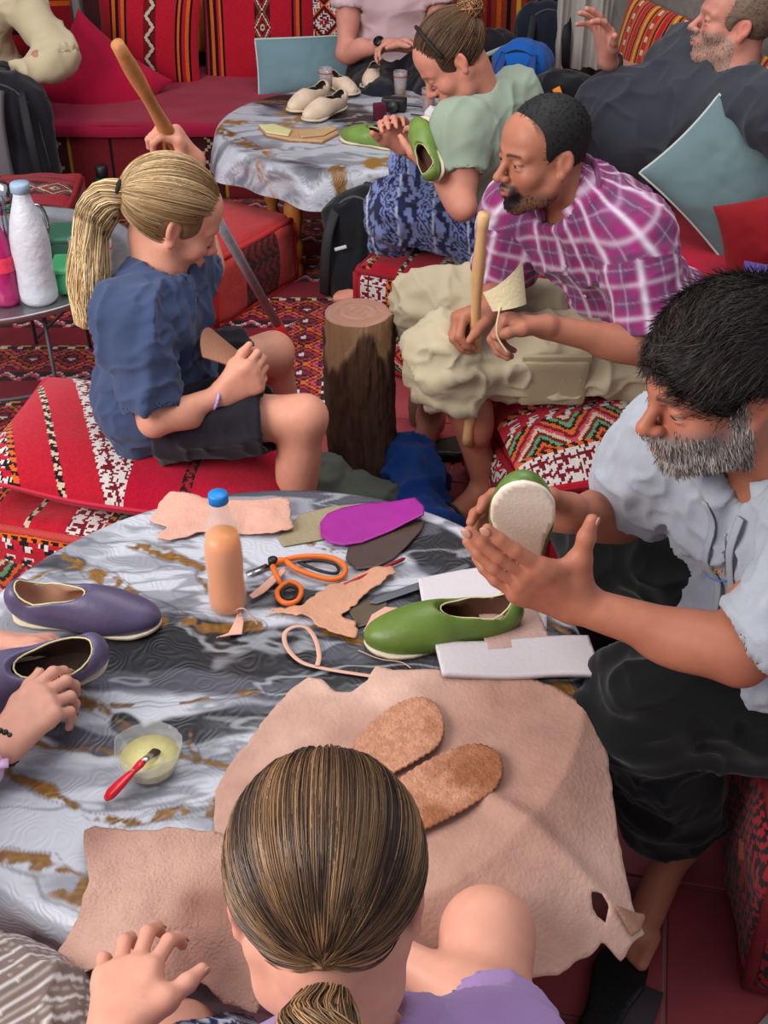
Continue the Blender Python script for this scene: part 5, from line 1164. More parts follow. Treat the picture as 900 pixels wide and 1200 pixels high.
# black sandal sole under the hide corner, green slipper pair on the tiles
def flat3(name, label, cat, c, ang, L, rgb, th=.02, m=DYED):
    P = (np.array(sole_outline(L, 1.05)) - v3(L / 2, 0, 0)[:2]) @ rotz(ang)[:2, :2].T + np.array(c[:2]); V, F = sheet(P, .007, lambda x, y: 0 * x + c[2] + th, th); return solo(name, label, cat, (V, F), m, col=cloth_col(V, rgb, .1))
flat3('sandal', 'worn black sandal on the tiles behind the mallet', 'sandal', (.14, 2.80, 0), 0.15, .25, (34, 44, 38), .03)
flat3('sandal', 'black sandal on the tiles beneath the torn corner of the hide', 'sandal', (.36, 1.12, 0), 1.1, .25, (18, 16, 18), .025)
bxp = at_z(735, 1185, 0); solo('floor_patch', 'dark grey square mat corner on the tiles at the bottom', 'mat', box((bxp[0], bxp[1], .006), (.045, .05, .006), rotz(-.45)), mat('dark_mat', col=(60, 48, 52), rough=.9), None)
bxp = at_z(893, 1188, .0); solo('paper', 'pale paper corner on the floor at the bottom right', 'paper', box((bxp[0] + .03, bxp[1] - .03, .004), (.05, .035, .003), rotz(.75)), mat('pale_paper', col=(200, 190, 184), rough=.8), None)
# ------------------------------------------------------------------ people
def person(label, loc): return thing('person', label, 'person', tuple(loc))
def build_body(o, S, skin, heads=(), res=.006, fine=(), seed=1, post=None):
    V, F = multi(S, res, fine); col = skin_base(V, skin, seed)
    for c, R, s, kw in heads: col = head_col(V, col, c, R, s, **kw)
    if post is not None: col = post(V, col)
    part('body', (V, F), SKIN, o, col=col); return V, F
def hbox(c, s, lo=-.16, hi=.15, r=.003): return (c - v3(.15, .15, -lo) * s, c + v3(.15, .15, hi) * s, r)
def pbox(pts, pad, r):
    P = np.array(pts); return (P.min(0) - pad, P.max(0) + pad, r)
def nails(o, tips, s=1.0, rgb=(206, 160, 150), sel=None):
    m = mat('finger_nail', col=rgb, rough=.3)
    for k, (p, d, n, r) in enumerate(tips):
        if sel and k not in sel: continue
        R = frame(d, n); V, F = uvsphere((0, 0, 0), (r * .62, r * .85, r * .22), 10, 6); part('nail', (V @ R.T + p + R[:, 2] * r * .86 + d * r * .15, F), m, o)
def shirt_sdf(J, s, g, belly=0, sleeves=(), neck_cut=None, hem=None, k=.04):
    S = SDF(); T = add_torso(S, J, s, g, belly, k)
    for a, b, r1, r2 in sleeves: S.cap(a, lerp(a, b, .3), r1, r1, .03); S.cone(lerp(a, b, .15), b, r1, r2, .02)
    if neck_cut is not None: 
        for q in neck_cut: S.cap(*q, k=.006, op=-1)
    for a, b, r1, r2 in sleeves: S.cone(lerp(a, b, .93), b + unit(b - a) * .02, r2 * .9, r2 * .92, .003, -1)
    return S, T
def uv_torso(V, J, T): Q = (V - J['pel']) @ T; return np.stack([np.arctan2(Q[:, 0], Q[:, 1] + .02) * .15, Q[:, 2]], 1)
def uv_limb(V, a, b):
    d = unit(b - a); R = frame((d[[1, 2, 0]]), d); Q = (V - a) @ R; return np.stack([np.arctan2(Q[:, 0], Q[:, 1]) * .065, Q[:, 2]], 1)
def wrinkle(axis, amp, seed, f=16):
    return lambda P: folds(P, axis, f, amp, seed) + folds(P, unit(v3(axis[2], axis[0], axis[1])), f * 1.7, amp * .45, seed + 5)

def pulled_hair(o, c, R, s, tie, n, rgb_root, rgb_tip, tail=None, tail_r=.03, ntail=600, seed=1, r=.0007, rad=(.083, .103, .093), M=14, name='hair', lift=.006, part_dark=0, nonflat=1.0, tailM=18, vary=.22):
    rg = np.random.RandomState(seed); cen = v3(0, -.018, .032); rad = np.array(rad)
    S = SDF(); q = head_pts(c, R, s); S.ell(q(*cen), rad * s * .985, R, .01); S.ell(q(0, .115, -.055), v3(.068, .075, .092) * s, R, .012 * s, -1); S.ell(q(0, -.02, -.115), v3(.10, .10, .055) * s, R, .01, -1)
    for m in (-1, 1): S.ell(q(m * .085, -.005, -.02), v3(.022, .026, .038) * s, R, .006, -1)
    V, F = S.mesh(.004 * max(.8, s)); hc = lambda P: lin(rgb_root) * .75 * (.6 + .8 * fbm((P - c) @ R * v3(70, 14, 70), 3, 3)[:, None])
    part(name + '_mass' if False else name, (V, F), HAIRM, o, col=hc(V))
    hair = o
    e = unit((v3(*tie) - cen) / rad); D = []
    while len(D) < n:
        d = unit(rg.randn(3)); p = cen + d * rad
        if p[1] > .035 and p[2] < .075 - (abs(p[0]) * .35) : continue
        if p[2] < -.035 + .5 * max(0, p[1]) : continue
        if abs(p[0]) > .066 and abs(p[1] + .008) < .028 and p[2] < .022: continue
        if d @ e > .97: continue
        w = 1.0 if rg.rand() < .55 else (.5 - .5 * (d @ e))
        if rg.rand() < w: D.append(d)
    D = np.array(D); t = np.linspace(0, 1, M); om = np.arccos(np.clip(D @ e, -1, 1))[:, None]; so = np.sin(om) + 1e-6
    P = (np.sin((1 - t)[None] * om) / so)[..., None] * D[:, None] + (np.sin(t[None] * om) / so)[..., None] * e
    pl = cen + P * rad; bad = ((np.abs(pl[..., 0]) > .064) & (np.abs(pl[..., 1] + .010) < .024) & (pl[..., 2] < .020) & (pl[..., 2] > -.05)).any(1); P = P[~bad]; D = D[~bad]; om = om[~bad]; n = len(P)
    off = 1 + (rg.rand(n, 1) * lift / .09) * (np.sin(pi * np.clip(t, .05, .95)) ** .5)[None] + .004
    wob = rg.randn(n, 1, 3) * .022 * np.sin(pi * t)[None, :, None]; P = (P + wob); P /= np.linalg.norm(P, axis=2, keepdims=True)
    P = P * off[..., None]; P = cen + P * rad
    if tail is not None: P[:, -1] = v3(*tie) * .12 + P[:, -1] * .88
    P = c + s * (P @ R.T); kk = rg.rand(n, 1); tone = (1 + vary * rg.randn(n, 1))[..., None]; tone = np.clip(tone, .35, 1.9)
    lock = fbm(np.c_[D * 5], seed, 3)[:, None, None]; mixw = np.clip((om / pi)[:, :, None] * 0 + t[None, :, None] * .45 + (lock - .5) * 1.6 + .05, 0, 1)
    cols = (lin(rgb_root) * (1 - mixw) + lin(rgb_tip) * mixw) * tone
    Vh, Fh, ch = strands(P, r * np.r_[.6, np.ones(M - 1)], np.clip(cols, .002, 1)); h = part('hair_strands', (Vh, Fh), HAIR, o, kind='stuff', col=ch)
    if tail is not None:
        T = spline(tail, 6); K = len(T); idx = np.linspace(0, K - 1, tailM); T = np.stack([np.interp(idx, np.arange(K), T[:, i]) for i in range(3)], 1); tt = np.linspace(0, 1, tailM)
        a = rg.rand(ntail) * 2 * pi; q_ = np.sqrt(rg.rand(ntail)); tan = np.gradient(T, axis=0); tan /= np.linalg.norm(tan, axis=1, keepdims=True); A = np.cross(tan, unit(v3(.2, .9, .3))); A /= np.linalg.norm(A, axis=1, keepdims=True); B = np.cross(tan, A)
        prof = np.interp(tt, [0, .08, .3, .75, 1], [.55, .6, 1, .95, .5]) * tail_r
        wv = .20 * np.sin(tt[None] * (9 + 5 * rg.rand(ntail, 1)) + a[:, None])
        P = T[None] + prof[None, :, None] * ((np.cos(a)[:, None] * q_[:, None] + wv)[..., None] * A[None] + (np.sin(a)[:, None] * q_[:, None] + wv * .6)[..., None] * B[None] * nonflat)
        mw = np.clip(.35 + tt[None, :, None] * .75 + .4 * rg.randn(ntail, 1, 1), 0, 1); cols = (lin(rgb_root) * (1 - mw) + lin(rgb_tip) * mw) * np.clip(1 + vary * rg.randn(ntail, 1, 1), .4, 1.7)
        Vt, Ft, ct = strands(P, r * 1.25 * np.r_[np.ones(tailM - 2), .7, .3], np.clip(cols, .002, 1)); part('ponytail', (Vt, Ft), HAIR, o, kind='stuff', col=ct)
        core = tube(T[1:-2], prof[1:-2] * .72, 10); part('ponytail_core', core, HAIRM, o, col=np.ones((len(core[0]), 3)) * lerp(lin(rgb_root), lin(rgb_tip), .5) * .8)
def hair_tie(o, p, d, r, rgb=(16, 14, 16), w=.006):
    R = frame(d[[1, 2, 0]], d); part('hair_tie', tube([p + R @ v3(r * cos(a), r * sin(a), 0) for a in np.linspace(0, 2 * pi, 20, endpoint=False)], w, 8, closed=True), mat('elastic_%d' % rgb[0], col=rgb, rough=.8), o)
def short_hair(o, c, R, s, rgb, n, length, rgb2=None, top=.0, seed=2, rad=(.0815, .101, .092), face=(0, .118, -.052, .074, .078, .108), front=(-.2, 1, .2), r=.0007, cols=None, crop=None):
    S = SDF(); q = head_pts(c, R, s); S.ell(q(0, -.018, .034 + top), v3(*rad) * s, R, .01); S.ell(q(*face[:3]), v3(*face[3:]) * s, R, .008 * s, -1); S.ell(q(0, -.01, -.105), v3(.11, .11, .068) * s, R, .01, -1)
    for m in (-1, 1): S.ell(q(m * .088, -.006, -.018), v3(.030, .034, .046) * s, R, .006, -1)
    V, F = S.mesh(.004); bc = np.ones((len(V), 3)) * lin(rgb) * .8 if cols is None else cols(V)
    h = part('hair', (V, F), HAIRM, o, col=bc * (.7 + .6 * fbm((V - c) * 120, 3, 2)[:, None]))
    if n:
        f = R @ unit(v3(*front)); Vh = fur(V, F, lambda P: np.ones(len(P)), n, length * s, lambda P, N: np.ones_like(P) * f + .35 * np.sin(P @ R * 55), rgb, seed=seed, rgb2=rgb2, r=r, lift=.14)
        part('hair_strands', Vh[:2], HAIR, o, kind='stuff', col=Vh[2])

# ================================================================== 1  grey haired man with the polo shirt
def man_polo():
    J = dict(neck=v3(.565, 1.45, .845), pel=v3(.73, 1.47, .38), shL=v3(.62, 1.275, .80), shR=v3(.455, 1.595, .775))
    o = person('man with grey beard in a light grey polo shirt holding a slipper up', (.90, 1.47, 0)); SK = (168, 104, 80)
    hc = v3(.458, 1.44, .980); R = frame(v3(-.92, -.30, -.22), v3(-.20, -.10, .97)); s = 1.02
    elL, wrL = v3(.490, 1.235, .665), at_y(676, 708, 1.31); elR, wrR = v3(.40, 1.66, .60), at_y(668, 602, 1.53)
    S = SDF(); add_torso(S, J, 1.0, -.006, .03); add_head(S, hc, R, s, J['neck'], nose=1.02, jaw=1.05, brow=1.1, neckr=.060)
    add_arm(S, J['shL'], elL, wrL, 1.05); add_arm(S, J['shR'], elR, wrR, 1.08)
    # near hand : palm up under the slipper, thumb up on the right side of the sole
    tipsL = add_hand(S, wrL, unit(at_y(600, 672, 1.30) - wrL), v3(.10, .88, .12), v3(0, -.1, .99), 1.06, curls=((4, 8, 6), (6, 12, 8), (10, 16, 10), (16, 18, 12)), spread=2, thumb=(.50, .95, .35), tcurl=-4)
    tipsR = add_hand(S, wrR, unit(v3(-.96, .02, .12)), v3(0, -1, -.1), v3(-.05, -.2, 1), 1.0, curls=((22, 30, 20),) * 4, spread=2, thumb=(.5, .6, .5))
    hipL, hipR = v3(.74, 1.37, .41), v3(.74, 1.57, .41); knL, anL = v3(.415, 1.36, .455), v3(.515, 1.39, .09); knR, anR = v3(.42, 1.80, .44), v3(.46, 1.86, .09)
    add_leg(S, hipL, knL, anL, 1.0); add_leg(S, hipR, knR, anR, 1.0); add_foot(S, anL, anL + v3(-.11, -.19, .0), 1.0); add_foot(S, anR, anR + v3(-.2, .02, 0), 1.0, toes=False)
    bw_ = lambda x, y, z, n: .92 * np.clip(sm(-z + .32 * y - .55 * np.abs(x - .066) + .03 * (n - .5), .030, .066) + .9 * sm(x, .060, .068) * sm(z, -.06, -.03) * (1 - sm(z, .0, .03)) * sm(y, -.004, .006) * (1 - sm(y, .018, .034)), 0, 1) * (1 - np.exp(-((x / .026) ** 2 + ((z + .066) / .010) ** 2)) * (y > .07)) * (z > -.14) * (1 - sm(-z, .100, .125)) * np.where(y < -.01, 0, 1) + .85 * (y > .08) * np.exp(-(((x - .012) / .016) ** 2 + ((z + .052) / .005) ** 2))
    kw = dict(lips=(176, 92, 84), brows=(60, 46, 42), beard=(bw_, (128, 116, 110)), flush=(196, 100, 80), flushamt=.30)
    V, F = build_body(o, S, SK, [(hc, R, s, kw)], .006, [hbox(hc, s, r=.0028), pbox([wrL, tipsL[0][0], tipsL[4][0], tipsL[3][0]], .035, .003), pbox([wrR] + [t[0] for t in tipsR], .03, .003)], 3)
    eyes(o, hc, R, s, look=(0, .8, -.45)); nails(o, tipsL, 1, (186, 136, 116), sel=(0, 1, 4))
    # beard hairs
    Q = lambda P: (P - hc) @ R / s
    def bm_(P): q = Q(P); return bw_(np.abs(q[:, 0]), q[:, 1], q[:, 2], fbm(q * 60, 9, 3)) ** 1.5 * (np.linalg.norm(q, axis=1) < .17)
    b = fur(V, F, bm_, 5600, .013, lambda P, N: np.ones_like(P) * (R @ v3(0, -.15, -1)), (176, 168, 162), rgb2=(92, 84, 80), seed=4, r=.0006, lift=.32); part('beard', b[:2], HAIR, o, kind='stuff', col=b[2], label='short grey and white beard')
    short_hair(o, hc, R, s, (34, 28, 27), 11000, .030, rgb2=(64, 52, 46), top=.012, rad=(.088, .114, .096), seed=5, front=(-.5, .9, .1), r=.0007, face=(0, .122, -.040, .078, .078, .112))
    # shirt
    cutL, cutR = lerp(J['shL'], elL, .86), lerp(J['shR'], elR, .72); T = torso_frame(J); fr = T[:, 1]
    S2, T = shirt_sdf(J, 1.02, .018, .045, [(J['shL'], cutL, .078, .070), (J['shR'], cutR, .080, .073)], [(hc - R[:, 2] * .09, J['neck'] + fr * .03 + T[:, 2] * .01, .058, .062), (J['neck'] + fr * .10 - T[:, 2] * .0, lerp(J['pel'], J['neck'], .66) + fr * .130, .030, .005)])
    S2.ell(lerp(J['pel'], J['neck'], .12), v3(.175, .150, .12), T, .05)
    V, F = S2.mesh(.0048); V = displace(V, F, wrinkle(v3(.5, .2, .8), .012, 3, 12)); V = displace(V, F, lambda P: .004 * np.exp(-(np.abs(((P - cutL) @ unit(cutL - J['shL'])) + .012) / .006) ** 2) * (np.linalg.norm(P - cutL, axis=1) < .11))
    col = cloth_col(V, (156, 160, 170), .06) * (.93 + .14 * fbm(V * v3(160, 160, 60), 3, 2)[:, None]); Qs = (V - J['pel']) @ T
    part('polo_shirt', (V, F), JERSEY, o, col=col)
    SV = V; # collar and placket
    nk = J['neck']; pts = []; 
    for a in np.linspace(-150, 150, 25): 
        w = radians(a); back = (1 + cos(w)) / 2; pts.append(nk + T[:, 0] * .072 * sin(w) - fr * (.075 * cos(w) - .012) + T[:, 2] * (.002 + .030 * back))
    P = np.array(pts); V, F = tube(P, .020, 10, flat=.28, up=None); V, F = tube(P, .021, 10, flat=.25, up=T[:, 0] * .01 + fr * .6 + T[:, 2] * .2); part('collar', (V, F), JERSEY, o, col=cloth_col(V, (164, 168, 178), .05))
    a = nk + fr * .088 - T[:, 2] * .02; b = lerp(J['pel'], nk, .50) + fr * .175
    for m in (-1, 1):
        P = spline([proj(SV, q_, fr) + fr * .0015 for q_ in np.linspace(a + T[:, 0] * .034 * m - fr * .05, b + T[:, 0] * .006 * m - fr * .06, 6)], 4); V, F = tube(P, .0075, 8, flat=.2, up=fr); part('placket', (V, F), JERSEY, o, col=cloth_col(V, (148, 152, 162), .05))
    tx = at_y(842, 678, 1.30)
    # small chest emblem : letters and a blue stroke
    ec = lerp(J['pel'], nk, .60) - T[:, 0] * .085; Vs, Fs = S2.mesh(.008) if False else (None, None)
    return o, J, T, (hipL, knL, anL, hipR, knR, anR)
o1, J1, T1, L1 = man_polo()
# chest emblem: seated on the shirt surface by a short search
def surface_hit(obj_name_obj, px, py):
    me = obj_name_obj.data; n = len(me.vertices); V = np.zeros(n * 3, np.float32); me.vertices.foreach_get('co', V); V = V.reshape(-1, 3) + WL[obj_name_obj.name]
    r = unit(ray(px, py)); Q = V - C0; t = Q @ r; d = np.linalg.norm(Q - t[:, None] * r, axis=1); w = np.where(d < .009)[0]; k = w[np.argmin(t[w])] if len(w) else np.argmin(d); return V[k]
def text_on(o, name, txt, p, R, size, rgb, label=None):
    cu = bpy.data.curves.new(name, 'FONT'); cu.body = txt; cu.size = size; cu.extrude = .0006; cu.align_x = 'CENTER'; cu.align_y = 'CENTER'
    ob = bpy.data.objects.new('tmp', cu); COL.objects.link(ob); dg = bpy.context.evaluated_depsgraph_get(); me = bpy.data.meshes.new_from_object(ob.evaluated_get(dg)); bpy.data.objects.remove(ob)
    V = np.array([v.co[:] for v in me.vertices]); F = [tuple(f.vertices) for f in me.polygons]; part(name, (V @ R.T + p, F), mat('ink_%d_%d' % (rgb[0], rgb[2]), col=rgb, rough=.7), o, smooth=False, label=label)
sh = [c for c in o1.children if c.name.startswith('polo_shirt')][0]
pc = surface_hit(sh, 840, 676); nn = unit(v3(-.55, -.62, .56)); xx = v3(1, -.1, -.28); xx = unit(xx - nn * xx.dot(nn)); Re = np.stack([xx, np.cross(nn, xx), nn], 1)
text_on(o1, 'chest_letters', 'IERI', pc + nn * .004, Re, .012, (206, 140, 80)); 
part('chest_stroke', tube([pc + nn * .004 + Re @ v3(-.018 + .036 * t, -.010 - .004 * sin(pi * t), 0) for t in np.linspace(0, 1, 9)], .0013, 6), mat('blue_stroke', col=(60, 110, 190), rough=.6), o1)
def trousers(o, J, T, legs, rgb, s=1.0, g=.018, res=.0055, name='trousers', wr=.008, seed=2, colf=None, m=FAB, hipg=0, flare=0, cut=()):
    S = SDF(); S.ell(lerp(J['pel'], J['neck'], .04), v3(.165 * s + hipg, .13 * s + hipg, .11 * s), T, .04)
    for a, b, c, r1, r2, r3 in legs:
        S.cap(J['pel'], a, .10 * s, r1, .05); S.cap(a, b, r1, r2, .04)
        if c is not None: S.cone(b, c, r2, r3, .035); S.cone(lerp(b, c, .97), c + unit(c - b) * .02, r3 * .88, r3 * .9, .003, -1); S.ell(b, r2, None, .03)
    V, F = S.mesh(res)
    for a, b, c, *_ in legs:
        V = displace(V, F, lambda P: np.exp(-(np.linalg.norm(P - b, axis=1) / .22) ** 2) * folds(P, unit(b - a), 13, wr, seed, 2.2)); break
    V = displace(V, F, wrinkle(unit(legs[0][1] - legs[0][0]), wr, seed, 10)); col = cloth_col(V, rgb, .10) if colf is None else colf(V); V[:, 2] = np.maximum(V[:, 2], .01)
    return part(name, (V, F), m, o, col=col)
hL, kL, aL, hR, kR, aR = L1
trousers(o1, J1, T1, [(hL, kL, lerp(kL, aL, .86), .100, .082, .078), (hR, kR, lerp(kR, aR, .88), .098, .080, .07)], (13, 13, 15), name='black_trousers', wr=.012)
part('drawstring', tube(spline([at_z(868, 792, .515), at_z(872, 806, .51), at_z(868, 812, .51), at_z(882, 820, .51)], 5), .003, 6), mat('white_cord', col=(206, 204, 200), rough=.8), o1)

# ================================================================== 2  plaid shirt man
def man_plaid():
    J = dict(neck=v3(.405, 2.50, .865), pel=v3(.66, 2.60, .47), shL=v3(.535, 2.395, .80), shR=v3(.305, 2.60, .79))
    o = person('man with black goatee in a magenta plaid shirt and khaki cargo shorts', (.66, 2.60, 0)); SK = (172, 110, 86)
    hc = v3(.330, 2.47, .952); R = frame(v3(-.90, -.42, -.06), v3(-.07, -.02, .99)); s = .93
    elL, wrL = v3(.575, 2.30, .585), at_y(640, 383, 2.26); elR, wrR = v3(.27, 2.62, .56), at_y(578, 358, 2.42)
    S = SDF(); add_torso(S, J, 1.0, -.004, .0); add_head(S, hc, R, s, J['neck'], nose=1.0, jaw=1.0, brow=1.0, neckr=.054)
    add_arm(S, J['shL'], elL, wrL, 1.0); add_arm(S, J['shR'], elR, wrR, 1.0)
    tL = add_hand(S, wrL, unit(v3(-1, .05, .12)), v3(-.1, -.55, -.75), v3(-.3, -.35, .9), 1.0, curls=((62, 58, 30), (66, 60, 30), (70, 60, 30), (74, 60, 30)), spread=1, thumb=(.75, .5, .35), tcurl=30)
    tR = add_hand(S, wrR, unit(v3(-.8, -.4, -.1)), v3(-.2, -.5, -.8), v3(.3, -.6, .5), 1.0, curls=((55, 60, 30),) * 4, spread=1, thumb=(.7, .5, .4))
    hipL, hipR = v3(.62, 2.50, .46), v3(.62, 2.68, .46); knL, anL = v3(.15, 2.44, .50), v3(.262, 2.50, .095); knR, anR = v3(.12, 2.68, .52), v3(.13, 2.86, .09)
    add_leg(S, hipL, knL, anL, .92); add_leg(S, hipR, knR, anR, .92); toeL = anL + unit(v3(-.80, -.62, 0)) * .20; add_foot(S, anL, toeL, 1.0); add_foot(S, anR, anR + v3(-.05, -.18, 0), .95)
    def bw_(x, y, z, n):
        g = lambda a, b, c, d: np.exp(-(((x - a) / b) ** 2 + ((z - c) / d) ** 2))
        mous = 1.2 * g(.010, .018, -.0515, .0055); chin = 1.25 * g(0, .022, -.090, .016) + .9 * g(.024, .007, -.066, .016); jawl = .62 * sm(-z + .25 * y - .5 * np.abs(x - .062), .055, .080) * (y > -.005)
        return np.clip(mous + chin, 0, 1) * (y > .06) * .93 * (1 - g(0, .018, -.0655, .0062)) + jawl * (z > -.125)
    kw = dict(lips=(160, 92, 86), brows=(34, 24, 22), beard=(bw_, (26, 20, 20)), flush=(176, 96, 76), flushamt=.2, hairline=(lambda x, y, z, n: .6 * sm(z - .55 * y, .03, .06) * (y < .05), (40, 30, 28)))
    V, F = build_body(o, S, SK, [(hc, R, s, kw)], .006, [hbox(hc, s, r=.003), pbox([wrL] + [t[0] for t in tL], .03, .0032), pbox([anL, toeL], .06, .004)], 5)
    eyes(o, hc, R, s, look=(.15, 1, .05))
    def bm_(P): q = (P - hc) @ R / s; return np.clip(bw_(np.abs(q[:, 0]), q[:, 1], q[:, 2], 0) - .3, 0, 1) * (np.linalg.norm(q, axis=1) < .17)
    b = fur(V, F, bm_, 1500, .007, lambda P, N: np.ones_like(P) * (R @ v3(0, -.1, -1)), (22, 18, 18), seed=6, r=.0006); part('beard', b[:2], HAIR, o, kind='stuff', col=b[2], label='black moustache and goatee')
    short_hair(o, hc, R, s, (22, 19, 20), 3500, .010, top=.004, rad=(.080, .099, .092), face=(0, .125, -.03, .080, .082, .098), seed=7)
    T = torso_frame(J); fr = T[:, 1]; cutL, cutR = lerp(J['shL'], elL, .84), lerp(J['shR'], elR, .75)
    S2, T = shirt_sdf(J, 1.02, .013, .012, [(J['shL'], cutL, .078, .073), (J['shR'], cutR, .072, .068)], [(hc - R[:, 2] * .10, J['neck'] + fr * .03, .056, .058), (J['neck'] + fr * .11, lerp(J['pel'], J['neck'], .66) + fr * .125, .030, .004)])
    S2.ell(lerp(J['pel'], J['neck'], .10), v3(.175, .135, .11), T, .05)
    V, F = S2.mesh(.004); V0 = V; V = displace(V, F, wrinkle(v3(.3, .3, .9), .0075, 8, 12))
    dL = np.abs((V0 - J['shL']) @ unit(np.cross(cutL - J['shL'], fr))); uvt = uv_torso(V0, J, T); uvL = uv_limb(V0, J['shL'], cutL); uvR = uv_limb(V0, J['shR'], cutR)
    def seg(P, a, b): d = b - a; t = np.clip((P - a) @ d / (d @ d), 0, 1); return np.linalg.norm(P - a - t[:, None] * d, axis=1), t
    d1, t1 = seg(V0, J['shL'], cutL); d2, t2 = seg(V0, J['shR'], cutR); sl = (d1 < .088) & (t1 > .22); sr = (d2 < .082) & (t2 > .22)
    uv = np.where(sl[:, None], uvL, np.where(sr[:, None], uvR, uvt))
    def plaid(u, v):
        c = np.ones((len(u), 3)) * lin((140, 40, 102)); a = u % .062; b = v % .070
        dk = (((a > .034) & (a < .056)).astype(float) + ((b > .036) & (b < .062)).astype(float))[:, None] * .42; c = c * (1 - dk) + lin((92, 62, 92)) * dk
        w = np.exp(-((a - .012) / .0050) ** 2)[:, None] * .85; c = c * (1 - w) + lin((214, 200, 216)) * w
        w = np.exp(-((b - .012) / .0055) ** 2)[:, None] * .55; c = c * (1 - w) + lin((214, 196, 214)) * w
        w = (np.exp(-((a - .045) / .0016) ** 2) * .4 + np.exp(-((b - .049) / .0018) ** 2) * .35)[:, None]; return c * (1 - w) + lin((196, 160, 200)) * w
    part('plaid_shirt', (V, F), FAB, o, col=plaid(uv[:, 0], uv[:, 1])); SV = V
    nk = J['neck']; P = []
    for a in np.linspace(-152, 152, 25):
        w = radians(a); back = (1 + cos(w)) / 2; P.append(nk + T[:, 0] * .072 * sin(w) - fr * (.072 * cos(w) - .016) + T[:, 2] * (-.006 + .034 * back))
    P = np.array(P); V, F = tube(P, .022, 10, flat=.25, up=fr * .6 + T[:, 2] * .2); q = (V - nk) @ T; part('collar', (V, F), FAB, o, col=plaid(np.arctan2(q[:, 0], q[:, 1]) * .09, q[:, 2] + .02))
    for k in range(3):
        p = lerp(nk + fr * .115, lerp(J['pel'], nk, .3) + fr * .125, .32 + .3 * k); p = proj(SV, p - fr * .05, fr); V, F = uvsphere((0, 0, 0), (.0055, .0022, .0055), 12, 6); part('button', (V @ T.T + p + fr * .001, F), mat('shirt_button', col=(200, 190, 200), rough=.4), o)
    cap = trousers(o, J, T, [(hipL, knL, lerp(knL, anL, .22), .096, .078, .088), (hipR, knR, lerp(knR, anR, .20), .094, .077, .084)], (184, 170, 142), name='cargo_shorts', wr=.015, seed=9)
    pk = lerp(hipL, knL, .50) + v3(0, -.085, -.02)
    V, F, _, _ = rbox((0, 0, 0), (.075, .012, .065), .010, 8); V = displace(V, F, lambda P: .006 * (fbm(P * 30, 4, 2) - .5)); Rk = frame(v3(0, 1, .25), v3(0, 0, 1)); part('cargo_pocket', (V @ Rk.T + pk, F), FAB, o, col=cloth_col(V, (166, 150, 120), .08))
    V, F, _, _ = rbox((0, 0, 0), (.078, .006, .018), .005, 5); part('pocket_flap', (V @ Rk.T + pk + v3(0, -.012, .058), F), FAB, o, col=cloth_col(V, (172, 156, 126), .06))
    # leather sandal on the near foot
    f = unit(toeL - anL); r = np.cross(f, (0, 0, 1)); DS = mat('dark_sandal', col=(44, 36, 34), rough=.6)
    out = (np.array(sole_outline(.275, 1.12)) - v3(.06, 0, 0)[:2]); Pp = np.array([anL[:2] + f[:2] * a + r[:2] * b for a, b in out]); Vv, Fv = sheet(Pp, .008, lambda x, y: 0 * x + .020, .018); part('sandal_sole', (Vv, Fv), DS, o)
    def arch(at, hh, w, rr): return tube([anL * v3(1, 1, 0) + f * at + r * (w * cos(a)) + v3(0, 0, .02 + hh * sin(a)) for a in np.linspace(0, pi, 14)], rr, 8, flat=.3, up=f)
    part('sandal_strap', arch(.115, .058, .052, .014), DS, o); part('sandal_strap', arch(.03, .100, .050, .011), DS, o)
    # pale leather piece in his hand
    V = []; n = 26; m = 14
    for i in range(n):
        for j in range(m):
            a = -1.15 + 2.3 * i / (n - 1); z = j / (m - 1); V.append((.036 * sin(a) * (1 + .25 * z), .030 * (1 - cos(a)) + .008 * z, -.012 + (.050 + .018 * sin(a * 1.2)) * z))
    V = np.array(V); i = np.arange(n - 1)[:, None]; j = np.arange(m - 1)[None]; q = (i * m + j); q = np.stack([q, q + m, q + m + 1, q + 1], -1).reshape(-1, 4); N = vnormals(V, q); V2 = np.vstack([V, V - N * .003]); bd = []
    F2 = np.vstack([q, q[:, ::-1] + n * m]); c = at_y(603, 352, 2.22); Rz = rotz(.5) @ rotx(-.35)
    solo('leather_piece', 'curved pale cream leather piece in the hand of the plaid shirt man', 'leather', (V2 @ Rz.T * 1.25 + c, F2), LEATHER, col=cloth_col(V2, (216, 198, 158), .06))
    strip3 = tube(spline([c + v3(-.03, -.01, -.01), c + v3(-.035, -.03, -.06), c + v3(-.01, -.04, -.10)], 5), .0022, 6); solo('leather_lace', 'thin cream lace hanging from the leather piece in the man hand', 'leather strip', strip3, STR, col=cloth_col(strip3[0], (206, 190, 150), .05))
man_plaid()

